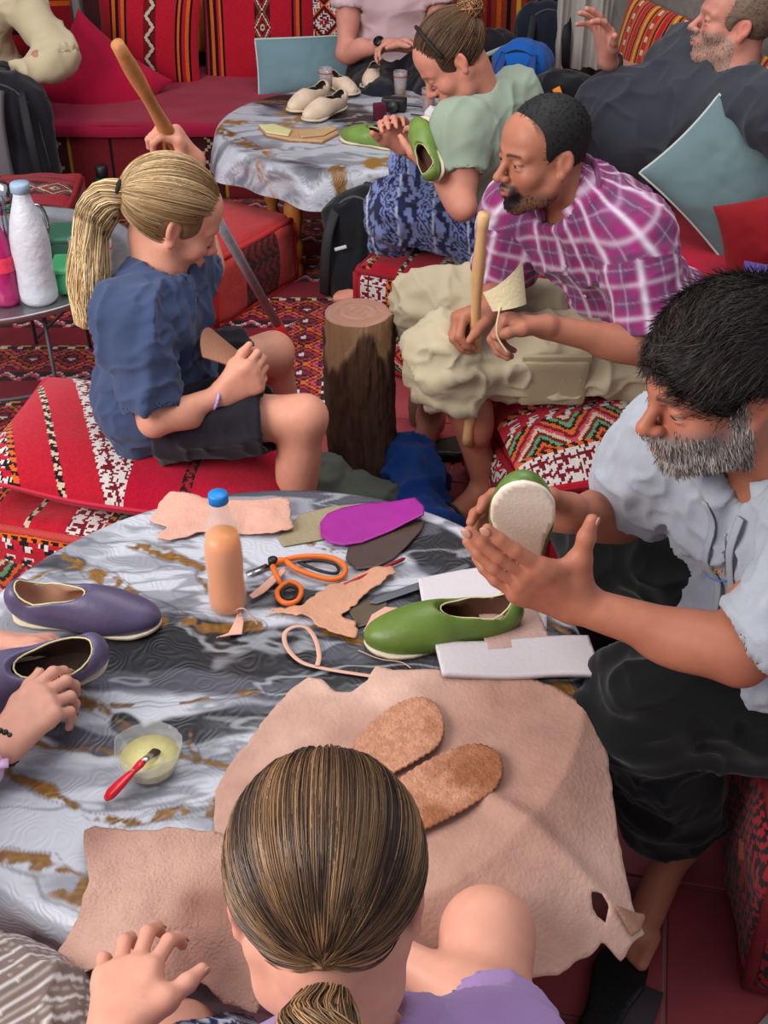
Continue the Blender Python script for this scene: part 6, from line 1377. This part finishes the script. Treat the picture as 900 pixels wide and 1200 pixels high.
# ================================================================== 3  blonde girl
def girl_blonde():
    J = dict(neck=v3(-.462, 2.275, .770), pel=v3(-.50, 2.27, .475), shL=v3(-.445, 2.385, .725), shR=v3(-.505, 2.165, .725))
    o = person('blonde girl with a ponytail in a navy t-shirt stitching leather', (-.50, 2.27, 0)); SK = (206, 142, 118)
    hc = v3(-.428, 2.315, .872); R = frame(v3(.80, .30, -.52), v3(.46, .12, .88)); s = .96
    elR, wrR = v3(-.465, 2.085, .535), v3(-.325, 2.13, .572); elL, wrL = v3(-.40, 2.56, .66), v3(-.445, 2.70, .80)
    S = SDF(); add_torso(S, J, .78, -.012); add_head(S, hc, R, s, J['neck'], nose=.85, jaw=.9, neckr=.044); add_arm(S, J['shR'], elR, wrR, .78); add_arm(S, J['shL'], elL, wrL, .78)
    t1 = add_hand(S, wrR, unit(v3(.85, .1, .5)), v3(-.2, .9, -.1), v3(-.3, .2, .9), .86, curls=((50, 60, 30), (56, 60, 30), (60, 60, 30), (64, 60, 30)), spread=1, thumb=(.8, .45, .3), tcurl=15)
    ph = A1 + dd * ((2.70 - A1[1]) / dd[1]); t2 = add_hand(S, ph + v3(.045, .035, -.065), unit(v3(-.35, -.30, .75)), v3(-.80, -.15, -.2), v3(-.25, -.9, .2), .92, curls=((40, 62, 45), (44, 62, 45), (46, 62, 45), (48, 62, 45)), spread=1, thumb=(.6, .6, .4))
    S.cap(wrL, ph + v3(.045, .035, -.065), .022, .022)
    hipR, hipL = v3(-.47, 2.19, .475), v3(-.47, 2.36, .475); knR, anR = v3(-.165, 2.15, .505), v3(-.205, 2.16, .12); knL, anL = v3(-.255, 2.46, .495), v3(-.235, 2.60, .09)
    add_leg(S, hipR, knR, anR, .77); add_leg(S, hipL, knL, anL, .77); add_foot(S, anR, anR + v3(.17, .0, 0), .85, toes=False); add_foot(S, anL, anL + v3(.15, .06, 0), .85, toes=False)
    build_body(o, S, SK, [(hc, R, s, dict(lips=(190, 110, 104), brows=(150, 116, 80), flush=(220, 120, 110), flushamt=.35))], .0055, [hbox(hc, s, r=.0035), pbox([wrR] + [t[0] for t in t1], .025, .003), pbox([ph + v3(.045, .035, -.065)] + [t[0] for t in t2], .025, .003)], 7)
    eyes(o, hc, R, s, iris=(70, 100, 120), look=(0, .9, -.4))
    tie = (.0, -.118, .012); tw = hc + s * (R @ v3(*tie)); sh_ = v3(-.03, -.03, 0)
    tail = [tw, tw + v3(-.035, -.015, -.012), tw + v3(-.065, -.03, -.07), tw + v3(-.078, -.05, -.145), tw + v3(-.085, -.055, -.21), tw + v3(-.10, -.06, -.26)]
    pulled_hair(o, hc, R, s, tie, 4600, (132, 98, 64), (244, 214, 164), tail, .040, 1500, seed=3, r=.0007, vary=.20, lift=.009)
    hair_tie(o, tw + v3(-.012, -.004, .0), unit(v3(-.8, -.35, -.4)), .020)
    cutR, cutL = lerp(J['shR'], elR, .88), lerp(J['shL'], elL, .70); T = torso_frame(J); fr = T[:, 1]
    S2, T = shirt_sdf(J, .80, .014, 0, [(J['shR'], cutR, .060, .060), (J['shL'], cutL, .056, .056)], [(hc - R[:, 2] * .1, J['neck'] + fr * .012 + T[:, 2] * .012, .048, .054)]); S2.ell(lerp(J['pel'], J['neck'], .05), v3(.140, .115, .11), T, .05)
    V, F = S2.mesh(.0045); V = displace(V, F, wrinkle(v3(.2, .3, .9), .012, 13, 15)); part('t_shirt', (V, F), JERSEY, o, col=cloth_col(V, (60, 72, 104), .12, sc=14), label='navy blue t-shirt')
    S3 = SDF(); S3.ell(J['pel'] + v3(0, 0, -.02), v3(.125, .105, .085), T, .04)
    for h, k in ((hipR, knR), (hipL, knL)):
        q = lerp(h, k, .74); S3.cone(h, q, .088, .073, .03); S3.cone(lerp(h, k, .68), lerp(h, k, .82), .066, .067, .003, -1)
    V, F = S3.mesh(.005); V = displace(V, F, wrinkle(v3(1, 0, .2), .007, 4, 14)); part('shorts', (V, F), FAB, o, col=cloth_col(V, (34, 30, 38), .15), label='dark charcoal shorts')
    part('bracelet', tube([lerp(wrR, elR, .12) + frame(unit(wrR - elR)[[1, 2, 0]], wrR - elR) @ v3(.0245 * cos(a), .0245 * sin(a), 0) for a in np.linspace(0, 2 * pi, 20, endpoint=False)], .0035, 6, closed=True), mat('lilac_beads', col=(170, 140, 196), rough=.4, nscale=200, namt=.5), o)
    # folded leather piece she works on
    c = v3(-.318, 2.20, .60); n, m = 30, 20; V = []
    for i in range(n):
        for j in range(m):
            u, w = i / (n - 1), j / (m - 1); a = (u - .5) * 2.0; V.append((-.055 + .10 * w + .02 * (1 - cos(a)), .075 * sin(a) * (1 - .35 * w), .04 * cos(a) - .085 * w * (.6 + .4 * u) + .03))
    V = np.array(V); i = np.arange(n - 1)[:, None]; j = np.arange(m - 1)[None]; q = i * m + j; q = np.stack([q, q + m, q + m + 1, q + 1], -1).reshape(-1, 4); N = vnormals(V, q); V2 = np.vstack([V, V - N * .003]); F2 = np.vstack([q, q[:, ::-1] + n * m])
    solo('leather_piece', 'folded brown leather upper being stitched by the blonde girl', 'leather', (V2 + c, F2), LEATHER, col=cloth_col(V2, (168, 116, 90), .08))
girl_blonde()

# ================================================================== 4  girl with the bun
def girl_bun():
    J = dict(neck=v3(.275, 3.37, .815), pel=v3(.345, 3.38, .42), shL=v3(.205, 3.235, .765), shR=v3(.375, 3.46, .785))
    o = person('girl with a bun in a sage green t-shirt and blue patterned trousers', (.315, 3.40, 0)); SK = (206, 138, 116)
    hc = v3(.185, 3.34, .925); R = frame(v3(-.72, -.10, -.69), v3(-.66, -.06, .74)); s = .96
    elL, wrL = v3(.215, 3.14, .585), v3(.135, 3.22, .665); elR, wrR = v3(.12, 3.56, .60), v3(.06, 3.42, .66)
    S = SDF(); add_torso(S, J, .92, -.012); add_head(S, hc, R, s, J['neck'], nose=.95, jaw=.9, neckr=.048); add_arm(S, J['shL'], elL, wrL, .88); add_arm(S, J['shR'], elR, wrR, .88)
    t1 = add_hand(S, wrL, unit(v3(-.2, .3, .9)), v3(-.4, .8, .2), v3(-.8, -.2, .3), .95, curls=((40, 45, 25),) * 4, spread=2); t2 = add_hand(S, wrR, unit(v3(-.3, -.2, .7)), v3(0, -1, 0), v3(-.7, 0, .3), .95, curls=((40, 45, 25),) * 4, spread=2)
    hipL, hipR = v3(.31, 3.31, .45), v3(.31, 3.49, .45); knL, anL = v3(.035, 3.34, .50), v3(.03, 3.62, .14); knR, anR = v3(.105, 3.56, .56), v3(.05, 3.72, .14)
    add_leg(S, hipL, knL, anL, .9); add_leg(S, hipR, knR, anR, .9); add_foot(S, anL, anL + v3(-.18, .02, 0), .9, toes=False); add_foot(S, anR, anR + v3(-.18, .02, 0), .9, toes=False)
    build_body(o, S, SK, [(hc, R, s, dict(lips=(186, 104, 98), brows=(120, 80, 54), flush=(222, 120, 106), flushamt=.3))], .007, [hbox(hc, s, r=.004)], 9)
    tie = (0, -.11, .05); pulled_hair(o, hc, R, s, tie, 2200, (78, 54, 38), (150, 108, 70), None, seed=5, r=.0011, vary=.22)
    b = hc + R @ v3(0, -.115, .062); rg = np.random.RandomState(4); Pp = []
    for k in range(240):
        ax = unit(rg.randn(3)); u = unit(np.cross(ax, rg.randn(3))); w = np.cross(ax, u); rr = .038 * (.75 + .3 * rg.rand()); t = np.linspace(0, 2.6 + 1.5 * rg.rand(), 14) + rg.rand() * 6; Pp.append(b + rr * (np.cos(t)[:, None] * u + np.sin(t)[:, None] * w) * v3(1, 1, .8))
    Pp = np.array(Pp); cc = (lin((96, 62, 40)) * (1 - rg.rand(240, 1, 1)) + lin((176, 124, 78)) * rg.rand(240, 1, 1)) * np.ones((240, 14, 1)); x = strands(Pp, .0022, cc); part('hair_bun', x[:2], HAIR, o, kind='stuff', col=x[2], label='messy hair bun')
    V, F = uvsphere(b, (.034, .034, .028), 20, 12); part('bun_core', (V, F), HAIRM, o, col=np.ones((len(V), 3)) * lin((96, 64, 42)))
    part('hair_band', tube([hc + s * (R @ v3(.087 * cos(a), .018, .034 + .098 * sin(a))) for a in np.linspace(.1, pi - .1, 26)], .005, 8), mat('black_band', col=(20, 18, 20), rough=.7), o)
    T = torso_frame(J); fr = T[:, 1]; cutL, cutR = lerp(J['shL'], elL, .55), lerp(J['shR'], elR, .55)
    S2, T = shirt_sdf(J, 1.02, .013, 0, [(J['shL'], cutL, .064, .062), (J['shR'], cutR, .064, .062)], [(hc - R[:, 2] * .1, J['neck'] + fr * .02 + T[:, 2] * .02, .05, .056)]); S2.ell(lerp(J['pel'], J['neck'], .03), v3(.165, .14, .12), T, .05)
    V, F = S2.mesh(.006); V = displace(V, F, wrinkle(v3(.2, .5, .8), .008, 21, 10)); part('t_shirt', (V, F), JERSEY, o, col=cloth_col(V, (146, 160, 142), .08), label='sage green t-shirt')
    part('shirt_tag', box(J['neck'] - fr * .085 + T[:, 2] * (-.03), (.002, .003, .018), T), mat('pale_tag', col=(200, 206, 200), rough=.6), o)
    def ele(V):
        a = np.linalg.norm(V - hipR, axis=1) < np.linalg.norm(V - hipL, axis=1); uv = uv_limb(V, hipL, knL); u, v = qz(uv[:, 0], .004), qz(uv[:, 1], .004); c = C(u, lin((118, 130, 178))); w = v % .10
        m = stamp(v, u, BRANCH, .009) & (w < .055); put(c, m, lin((34, 38, 70))); d = tri(u, .05) + tri(w, .05); put(c, (w >= .055) & (np.floor(d * 5).astype(int) % 2 == 0), lin((30, 34, 66))); put(c, (w > .05) & (w < .056), lin((176, 182, 206))); return c
    trousers(o, J, T, [(hipL, knL, lerp(knL, anL, .9), .090, .074, .055), (hipR, knR, lerp(knR, anR, .9), .088, .072, .055)], (0, 0, 0), s=.92, res=.0055, name='patterned_trousers', wr=.009, colf=ele)
girl_bun()

# ================================================================== 5  woman in pink behind the far table
def woman_pink():
    J = dict(neck=v3(.03, 5.08, .84), pel=v3(.04, 5.10, .42), shL=v3(.20, 5.06, .79), shR=v3(-.13, 5.06, .79))
    o = person('woman in a pale pink t-shirt with a wrist watch behind the far table', (.04, 5.10, .3)); SK = (206, 140, 122)
    hc = v3(.03, 5.0, .99); R = frame(v3(.1, -.85, -.5), v3(0, -.4, .9)); elR, wrR = v3(-.155, 4.98, .53), v3(.015, 4.82, .60); elL, wrL = v3(.23, 4.98, .55), v3(.09, 4.84, .59)
    S = SDF(); add_torso(S, J, .95, -.012); add_head(S, hc, R, 1.0, J['neck'], neckr=.05); add_arm(S, J['shR'], elR, wrR, .92); add_arm(S, J['shL'], elL, wrL, .92)
    add_hand(S, wrR, unit(v3(.9, -.2, .1)), v3(0, -.5, -.8), v3(.2, -.5, .6), .95, curls=((35, 45, 25),) * 4, spread=2); add_hand(S, wrL, unit(v3(-.9, -.2, .1)), v3(0, -.5, -.8), v3(-.2, -.5, .6), .95, curls=((35, 45, 25),) * 4, spread=2)
    hl, hr = v3(.13, 5.06, .41), v3(-.05, 5.06, .41); kl, kr = v3(.20, 4.72, .42), v3(-.02, 4.72, .40)
    add_leg(S, hl, kl, v3(.25, 4.86, .09), .9); add_leg(S, hr, kr, v3(-.02, 4.66, .09), .9)
    build_body(o, S, SK, [(hc, R, 1.0, dict())], .008, [], 11); short_hair(o, hc, R, 1.0, (110, 80, 54), 900, .05, front=(0, -1, -.5), r=.0014)
    T = torso_frame(J); fr = T[:, 1]; S2, T = shirt_sdf(J, .97, .014, 0, [(J['shL'], lerp(J['shL'], elL, .38), .070, .068), (J['shR'], lerp(J['shR'], elR, .38), .070, .068)], [(hc - R[:, 2] * .1, J['neck'] + fr * .05, .05, .075)])
    S2.ell(lerp(J['pel'], J['neck'], .05), v3(.16, .13, .11), T, .05); V, F = S2.mesh(.007); V = displace(V, F, wrinkle(v3(.2, .3, .9), .009, 31, 9)); part('t_shirt', (V, F), JERSEY, o, col=cloth_col(V, (206, 176, 180), .05), label='pale pink t-shirt')
    V, F = uvsphere(J['neck'] + fr * .10 - T[:, 2] * .035, (.007, .003, .007), 10, 6); part('pendant', (V, F), mat('silver_pendant', col=(220, 214, 210), rough=.2, metal=.8), o)
    part('necklace', tube([J['neck'] + T[:, 0] * .055 * cos(a) + fr * (.095 - .0 * a) + T[:, 2] * (.02 + -.055 * sin(a)) for a in np.linspace(0, pi, 14)], .0012, 5), MATS['silver_pendant'], o)
    w = lerp(wrR, elR, .16); d = unit(wrR - elR); Rw = frame(v3(-.2, -.7, .6), d); 
    part('watch_strap', tube([w + Rw @ v3(.030 * cos(a), .030 * sin(a), 0) for a in np.linspace(0, 2 * pi, 22, endpoint=False)], .007, 8, closed=True, flat=.9), mat('white_strap', col=(210, 206, 204), rough=.5), o)
    part('watch_face', tube([w + Rw @ v3(0, .030, 0), w + Rw @ v3(0, .042, 0)], .021, 20), mat('black_watch', col=(16, 16, 20), rough=.2), o); part('watch_rim', tube([w + Rw @ v3(0, .028, 0), w + Rw @ v3(0, .038, 0)], .024, 20), mat('pale_gold', col=(206, 186, 160), rough=.3, metal=.6), o)
    trousers(o, J, T, [(hl, kl, v3(.25, 4.84, .14), .10, .08, .06), (hr, kr, v3(-.02, 4.67, .14), .10, .08, .06)], (24, 24, 34), res=.008, name='dark_trousers', wr=.008)
woman_pink()

# ================================================================== 6  reclining man
def man_recline():
    J = dict(neck=v3(1.05, 3.70, .80), pel=v3(.74, 3.98, .42), shL=v3(1.13, 3.52, .73), shR=v3(.95, 3.90, .79))
    o = person('bearded man in a dark grey t-shirt reclining on the right bench', (.74, 3.98, .3)); SK = (202, 136, 118)
    hc = v3(1.035, 3.72, .935); R = frame(v3(-.97, .05, .10), v3(.12, -.05, .99)); s = 1.06
    elR, wrR = v3(.84, 3.94, .685), at_y(712, 72, 3.86); elL, wrL = v3(1.30, 3.42, .58), v3(1.22, 3.36, .72)
    S = SDF(); add_torso(S, J, 1.12, -.012, .07); add_head(S, hc, R, s, J['neck'], nose=.95, jaw=1.15, neckr=.064); add_arm(S, J['shR'], elR, wrR, 1.1); add_arm(S, J['shL'], elL, wrL, 1.1)
    t = add_hand(S, wrR, unit(v3(-.25, -.05, 1)), v3(-.9, -.45, .1), v3(.75, -.5, .3), 1.1, curls=((32, 28, 15), (22, 22, 12), (24, 26, 14), (34, 30, 15)), spread=11, thumb=(.7, .75, .2), tcurl=8)
    hl, hr = v3(.66, 3.92, .40), v3(.66, 4.12, .40); kl, kr = v3(.36, 4.16, .44), v3(.36, 4.40, .47); al, ar = v3(.33, 4.02, .10), v3(.30, 4.30, .12)
    add_leg(S, hl, kl, al, 1.0); add_leg(S, hr, kr, ar, 1.0); add_foot(S, al, al + v3(-.18, .05, 0), 1, toes=False); add_foot(S, ar, ar + v3(-.18, .05, 0), 1, toes=False)
    bw_ = lambda x, y, z, n: .75 * sm(-z + .30 * y - .5 * np.abs(x - .066), .022, .045) * (1 - np.exp(-((x / .024) ** 2 + ((z + .066) / .009) ** 2)) * (y > .07)) * (z > -.13) * np.where(y < .0, 0, 1)
    V, F = build_body(o, S, SK, [(hc, R, s, dict(lips=(190, 110, 100), brows=(110, 90, 76), browamt=.6, beard=(bw_, (158, 124, 110)), flush=(214, 96, 86), flushamt=.5, hairline=(lambda x, y, z, n: .35 * sm(z - .2 * y, .02, .08), (150, 110, 90))))], .007, [hbox(hc, s, r=.004), pbox([wrR] + [q[0] for q in t], .03, .004)], 13)
    eyes(o, hc, R, s, iris=(70, 90, 110))
    b = fur(V, F, lambda P: (lambda q: bw_(np.abs(q[:, 0]), q[:, 1], q[:, 2], 0) * (np.linalg.norm(q, axis=1) < .17))((P - hc) @ R / s), 2200, .008, lambda P, N: np.ones_like(P) * (R @ v3(0, -.1, -1)), (190, 172, 158), rgb2=(130, 100, 84), seed=8, r=.0009); part('beard', b[:2], HAIR, o, kind='stuff', col=b[2], label='short greying beard')
    short_hair(o, hc, R, s, (128, 104, 88), 3000, .012, rgb2=(90, 70, 60), top=-.006, face=(0, .13, .04, .09, .125, .10), r=.0009, seed=15)
    T = torso_frame(J); fr = T[:, 1]; cR, cL = lerp(J['shR'], elR, .70), lerp(J['shL'], elL, .72); S2, T = shirt_sdf(J, 1.14, .014, .085, [(J['shR'], cR, .080, .072), (J['shL'], cL, .088, .082)], [(hc - R[:, 2] * .1, J['neck'] + fr * .02 + T[:, 2] * .01, .062, .068)])
    S2.ell(lerp(J['pel'], J['neck'], .16), v3(.18, .17, .10), T, .06); V, F = S2.mesh(.0065); V = displace(V, F, wrinkle(unit(v3(.45, -.4, .8)), .013, 41, 8)); part('t_shirt', (V, F), JERSEY, o, col=cloth_col(V, (58, 60, 68), .10), label='dark charcoal t-shirt')
    trousers(o, J, T, [(hl, kl, lerp(kl, al, .9), .125, .095, .07), (hr, kr, lerp(kr, ar, .9), .12, .09, .07)], (30, 30, 50), res=.008, name='navy_trousers', wr=.010, s=1.1)
    part('trouser_seam', tube(spline([at_y(712, 172, 3.84), at_y(718, 185, 3.80), at_y(717, 200, 3.80)], 5), .004, 6), mat('pink_piping', col=(190, 50, 80), rough=.7), o)
    w = lerp(wrR, elR, .18); d = unit(wrR - elR); Rw = frame(d[[1, 2, 0]], d); part('wristband', tube([w + Rw @ v3(.033 * cos(a), .033 * sin(a), 0) for a in np.linspace(0, 2 * pi, 22, endpoint=False)], .008, 8, closed=True), mat('black_band', col=(20, 18, 20), rough=.7), o)
man_recline()

# ================================================================== 7  front girl, seen from behind
def girl_front():
    J = dict(neck=v3(-.030, .640, .715), pel=v3(-.02, .40, .38), shL=v3(-.175, .600, .600), shR=v3(.125, .655, .625))
    o = person('girl with brown hair tied back in a lilac shirt at the bottom centre', (-.02, .42, 0)); SK = (206, 146, 124)
    hc = v3(-.052, .690, .862); R = frame(v3(.0, .66, -.75), v3(-.02, .75, .66)); s = 1.0
    elL, wrL = v3(-.31, .60, .47), v3(-.298, .745, .545); elR, wrR = v3(.13, .80, .50), v3(-.02, .90, .50)
    S = SDF(); add_torso(S, J, .88, -.012); add_head(S, hc, R, s, J['neck'], neckr=.041); add_arm(S, J['shR'], elR, wrR, .85); add_arm(S, J['shL'], elL, wrL, .88)
    tl_ = add_hand(S, wrL, unit(v3(.03, .92, .06)), v3(.10, -.12, -1), v3(1, -.1, .15), .92, curls=((10, 40, 30), (4, 40, 32), (8, 42, 30), (20, 40, 26)), spread=11, thumb=(.62, .72, .12), tcurl=12)
    tr_ = add_hand(S, wrR, unit(v3(-.7, .5, 0)), v3(0, 0, -1), v3(-.2, 1, 0), .9, curls=((30, 30, 20),) * 4)
    hr, hl = v3(.07, .47, .38), v3(-.12, .47, .38); kr, ar = v3(.130, .925, .475), v3(.15, .95, .10); kl, al = v3(-.25, .82, .40), v3(-.24, .86, .10)
    add_leg(S, hr, kr, ar, .95); add_leg(S, hl, kl, al, .85); add_foot(S, ar, ar + v3(.02, .17, 0), .9, toes=False); add_foot(S, al, al + v3(0, .17, 0), .9, toes=False)
    build_body(o, S, SK, [(hc, R, s, dict(flush=(220, 110, 110), flushamt=.45))], .0055, [pbox([wrL] + [q[0] for q in tl_], .03, .0024), (hc - .12, hc + .12, .0035)], 17); nails(o, tl_, 1, (214, 160, 150))
    tie = (.0, -.112, -.082); tw = hc + R @ v3(*tie)
    tail = [tw + v3(0, .012, 0), tw + v3(.0, -.020, .002), tw + v3(.004, -.050, -.002), tw + v3(.01, -.085, -.03), tw + v3(.012, -.10, -.10)]
    pulled_hair(o, hc, R, s, tie, 7500, (50, 34, 27), (184, 138, 94), tail, .038, 1500, seed=8, r=.00052, M=18, vary=.24, lift=.007, rad=(.086, .106, .096))
    hair_tie(o, tw + v3(0, -.010, .001), unit(v3(0, -.98, .05)), .023, (52, 40, 36), .004)
    T = torso_frame(J); fr = T[:, 1]; S2, T = shirt_sdf(J, .90, .014, 0, [(J['shR'], lerp(J['shR'], elR, .65), .062, .064), (J['shL'], lerp(J['shL'], elL, .60), .062, .064)], [(hc - R[:, 2] * .10, J['neck'] + T[:, 2] * .02, .05, .056)])
    V, F = S2.mesh(.005); V = displace(V, F, wrinkle(v3(.6, .3, .6), .007, 51, 12)); part('lilac_shirt', (V, F), JERSEY, o, col=cloth_col(V, (150, 120, 168), .08))
    def pat(V):
        c = C(V, lin((196, 200, 214))); u, v = qz(V[:, 0], .003), qz(V[:, 1], .003); w = v % .06; put(c, stamp(u, v, HOOK, .004) & (w < .034), lin((40, 48, 90))); put(c, (w > .036) & (w < .040), lin((40, 48, 90))); put(c, (w > .046) & (tri(u, .03) < (w - .046) / .014), lin((50, 60, 100))); return c
    S3 = SDF(); S3.ell(J['pel'], v3(.16, .13, .10), T, .04); S3.cone(hr, lerp(hr, kr, .42), .098, .088, .03); S3.cone(hl, lerp(hl, kl, .93), .098, .085, .04); S3.ell(lerp(hl, kl, .6), v3(.11, .17, .075), None, .05)
    V, F = S3.mesh(.0045); V = displace(V, F, wrinkle(v3(1, .2, .1), .007, 55, 12)); part('patterned_shorts', (V, F), FAB, o, col=pat(V), label='white and navy patterned shorts')
girl_front()

# ================================================================== 8  person at the left edge holding the purple slipper
def left_maker():
    J = dict(neck=v3(-.98, .98, .88), pel=v3(-1.02, .90, .40), shL=v3(-.90, 1.12, .80), shR=v3(-.90, .84, .80))
    o = person('person in a brown and white striped shirt at the left edge, only hands visible', (-1.02, .90, 0)); SK = (206, 148, 128)
    c, R = HELD1; hc = v3(-.93, .99, 1.03); Rh = frame(v3(.9, .3, -.4), v3(.3, 0, .95))
    wrR = at_y(8, 872, 1.22); elR = v3(-.735, .965, .50); wrL = at_y(0, 756, 1.47); elL = v3(-.93, 1.27, .55)
    S = SDF(); add_torso(S, J, .9, -.012); add_head(S, hc, Rh, 1, J['neck'], neckr=.05); add_arm(S, J['shR'], elR, wrR, .85); add_arm(S, J['shL'], elL, wrL, .85)
    t1 = add_hand(S, wrR, unit(at_y(52, 822, 1.27) - wrR), v3(.3, .55, -.65), v3(.1, .6, .7), .92, curls=((22, 42, 22), (36, 48, 28), (48, 52, 30), (56, 55, 30)), spread=2, thumb=(.85, .45, .2), tcurl=12)
    t2 = add_hand(S, wrL, unit(at_y(90, 752, 1.45) - wrL), v3(.25, -.55, -.75), v3(.1, -.6, .75), .96, curls=((16, 22, 16), (14, 20, 16), (16, 20, 14), (20, 22, 14)), spread=10, thumb=(.95, .35, .0), tcurl=0)
    hr, hl = v3(-.98, .80, .38), v3(-.98, 1.0, .38); kr, ar = v3(-.60, .78, .36), v3(-.62, .84, .10); kl, al = v3(-.70, 1.02, .34), v3(-.80, 1.10, .10)
    add_leg(S, hr, kr, ar, .9); add_leg(S, hl, kl, al, .8); build_body(o, S, SK, [(hc, Rh, 1, {})], .006, [pbox([wrR] + [q[0] for q in t1], .028, .0026), pbox([wrL] + [q[0] for q in t2], .028, .0028)], 19); nails(o, t1, 1, (220, 170, 160)); nails(o, t2, 1, (222, 150, 150))
    short_hair(o, hc, Rh, 1, (90, 66, 48), 600, .06, front=(0, -1, -.8), r=.0014)
    def pat(V):
        w = (V[:, 0] * .75 - V[:, 1] * .55 + V[:, 2] * .5 + .012 * (fbm(V * 9, 3, 2) - .5)) % .020; c = C(V, lin((122, 104, 98))); put(c, w < .004, lin((206, 198, 196))); put(c, (w > .010) & (w < .0125), lin((168, 156, 150))); return c
    T = torso_frame(J); S2, T = shirt_sdf(J, .95, .02, 0, [(J['shR'], lerp(J['shR'], elR, .8), .07, .075), (J['shL'], lerp(J['shL'], elL, .8), .07, .07)]); S2.ell(v3(-.64, .82, .40), v3(.17, .18, .075), rotz(.2), .06); S2.ell(v3(-.46, .80, .42), v3(.12, .14, .065), rotz(.6), .06); S2.ell(v3(-.88, .86, .42), v3(.15, .2, .12), None, .06)
    V, F = S2.mesh(.0055); V = displace(V, F, wrinkle(v3(.6, .5, .2), .012, 61, 9)); part('striped_shirt', (V, F), JERSEY, o, col=pat(V))
    trousers(o, J, T, [(hr, kr, lerp(kr, ar, .9), .09, .07, .06), (hl, kl, lerp(kl, al, .9), .09, .07, .06)], (96, 84, 80), res=.009, name='trousers')
    d = unit(wrR - elR); Rw = frame(d[[1, 2, 0]], d); w = lerp(wrR, elR, .03)
    for k in range(20):
        a = 2 * pi * k / 20; V, F = uvsphere(w + Rw @ v3(.027 * cos(a), .026 * sin(a), 0), .0052, 10, 7); part('bead', (V, F), mat('dark_bead', col=(40, 26, 24), rough=.25), o)
    w = lerp(wrR, elR, .16); part('watch_strap', tube([w + Rw @ v3(.030 * cos(a), .029 * sin(a), 0) for a in np.linspace(0, 2 * pi, 22, endpoint=False)], .011, 8, closed=True, flat=.9), mat('lilac_rubber', col=(206, 164, 206), rough=.5), o)
    part('watch_strap_end', tube([w + v3(.026, -.01, .012), w + v3(.046, -.004, .010)], .009, 10, flat=.4, up=(0, 0, 1)), MATS['lilac_rubber'], o)
left_maker()

# ================================================================== 9  person in the cream shirt, top left
def cream_person():
    J = dict(neck=v3(-1.60, 4.95, .86), pel=v3(-1.66, 5.0, .42), shL=v3(-1.42, 4.93, .76), shR=v3(-1.80, 4.93, .76)); o = person('person in a cream shirt at the top left edge, mostly outside the photo', (-1.66, 5.0, .3)); hc = v3(-1.60, 4.90, 1.02); R = frame(v3(.2, -.9, -.2), v3(0, -.1, 1))
    elL, wrL = v3(-1.26, 4.80, .56), v3(-1.42, 4.66, .50); elR, wrR = v3(-1.92, 4.8, .52), v3(-1.75, 4.65, .48); S = SDF(); add_torso(S, J, 1.0, -.004); add_head(S, hc, R, 1, J['neck']); add_arm(S, J['shL'], elL, wrL); add_arm(S, J['shR'], elR, wrR)
    for a, b in ((wrL, v3(-.8, -.3, -.3)), (wrR, v3(.8, -.3, -.3))): add_hand(S, a, unit(b), v3(0, 0, -1), v3(0, -1, .2), 1, curls=((30, 30, 20),) * 4)
    hl, hr = v3(-1.58, 4.95, .42), v3(-1.76, 4.95, .42); kl, kr = v3(-1.52, 4.60, .44), v3(-1.86, 4.60, .44); add_leg(S, hl, kl, v3(-1.52, 4.74, .09), .9); add_leg(S, hr, kr, v3(-1.86, 4.72, .09), .9)
    build_body(o, S, (190, 130, 110), [(hc, R, 1, {})], .009, [], 23); short_hair(o, hc, R, 1, (70, 52, 40), 600, .04, r=.0014)
    T = torso_frame(J); S2, T = shirt_sdf(J, 1.05, .022, 0, [(J['shL'], elL, .082, .07), (J['shR'], elR, .082, .07), (elL, lerp(elL, wrL, .85), .068, .05), (elR, lerp(elR, wrR, .85), .068, .05)]); S2.ell(lerp(J['pel'], J['neck'], .05), v3(.18, .15, .12), T, .05)
    V, F = S2.mesh(.0085); V = displace(V, F, wrinkle(v3(.4, .2, .9), .014, 71, 8)); part('cream_shirt', (V, F), FAB, o, col=cloth_col(V, (206, 190, 156), .07)); trousers(o, J, T, [(hl, kl, v3(-1.52, 4.73, .14), .10, .08, .07), (hr, kr, v3(-1.86, 4.71, .14), .10, .08, .07)], (60, 56, 56), res=.01)
cream_person()

# ------------------------------------------------------------------ sub-parts : pieces that belong to a part hang under it
SUB = {'nail': 'body', 'eye': 'body', 'collar': 'shirt', 'button': 'shirt', 'placket': 'shirt', 'chest_letters': 'shirt', 'chest_stroke': 'shirt', 'shirt_tag': 'shirt', 'pocket_flap': 'cargo_pocket', 'watch_face': 'watch_strap', 'watch_rim': 'watch_strap',
       'pendant': 'necklace', 'trouser_seam': 'trousers', 'drawstring': 'trousers', 'bottle_cap': 'bottle_body', 'label_band': 'bottle_body', 'big_handle_grip': 'big_handle', 'small_handle_grip': 'small_handle', 'rim_stitching': 'upper', 'zip': 'bag_body', 'reflective_strip': 'bag_body',
       'watch_strap_end': 'watch_strap', 'flask_cap': 'flask_body', 'hair_strands': 'hair', 'ponytail_core': 'ponytail', 'bun_core': 'hair_bun', 'lens': 'camera_body'}
for root in [o for o in COL.objects if o.parent is None and o.type == 'EMPTY']:
    kids = list(root.children)
    for ch in kids:
        base = ch.name.split('.')[0]
        if base in SUB:
            host = [k for k in kids if k is not ch and SUB[base] in k.name.split('.')[0] and k.name.split('.')[0] not in SUB]
            if host: ch.parent = host[0]
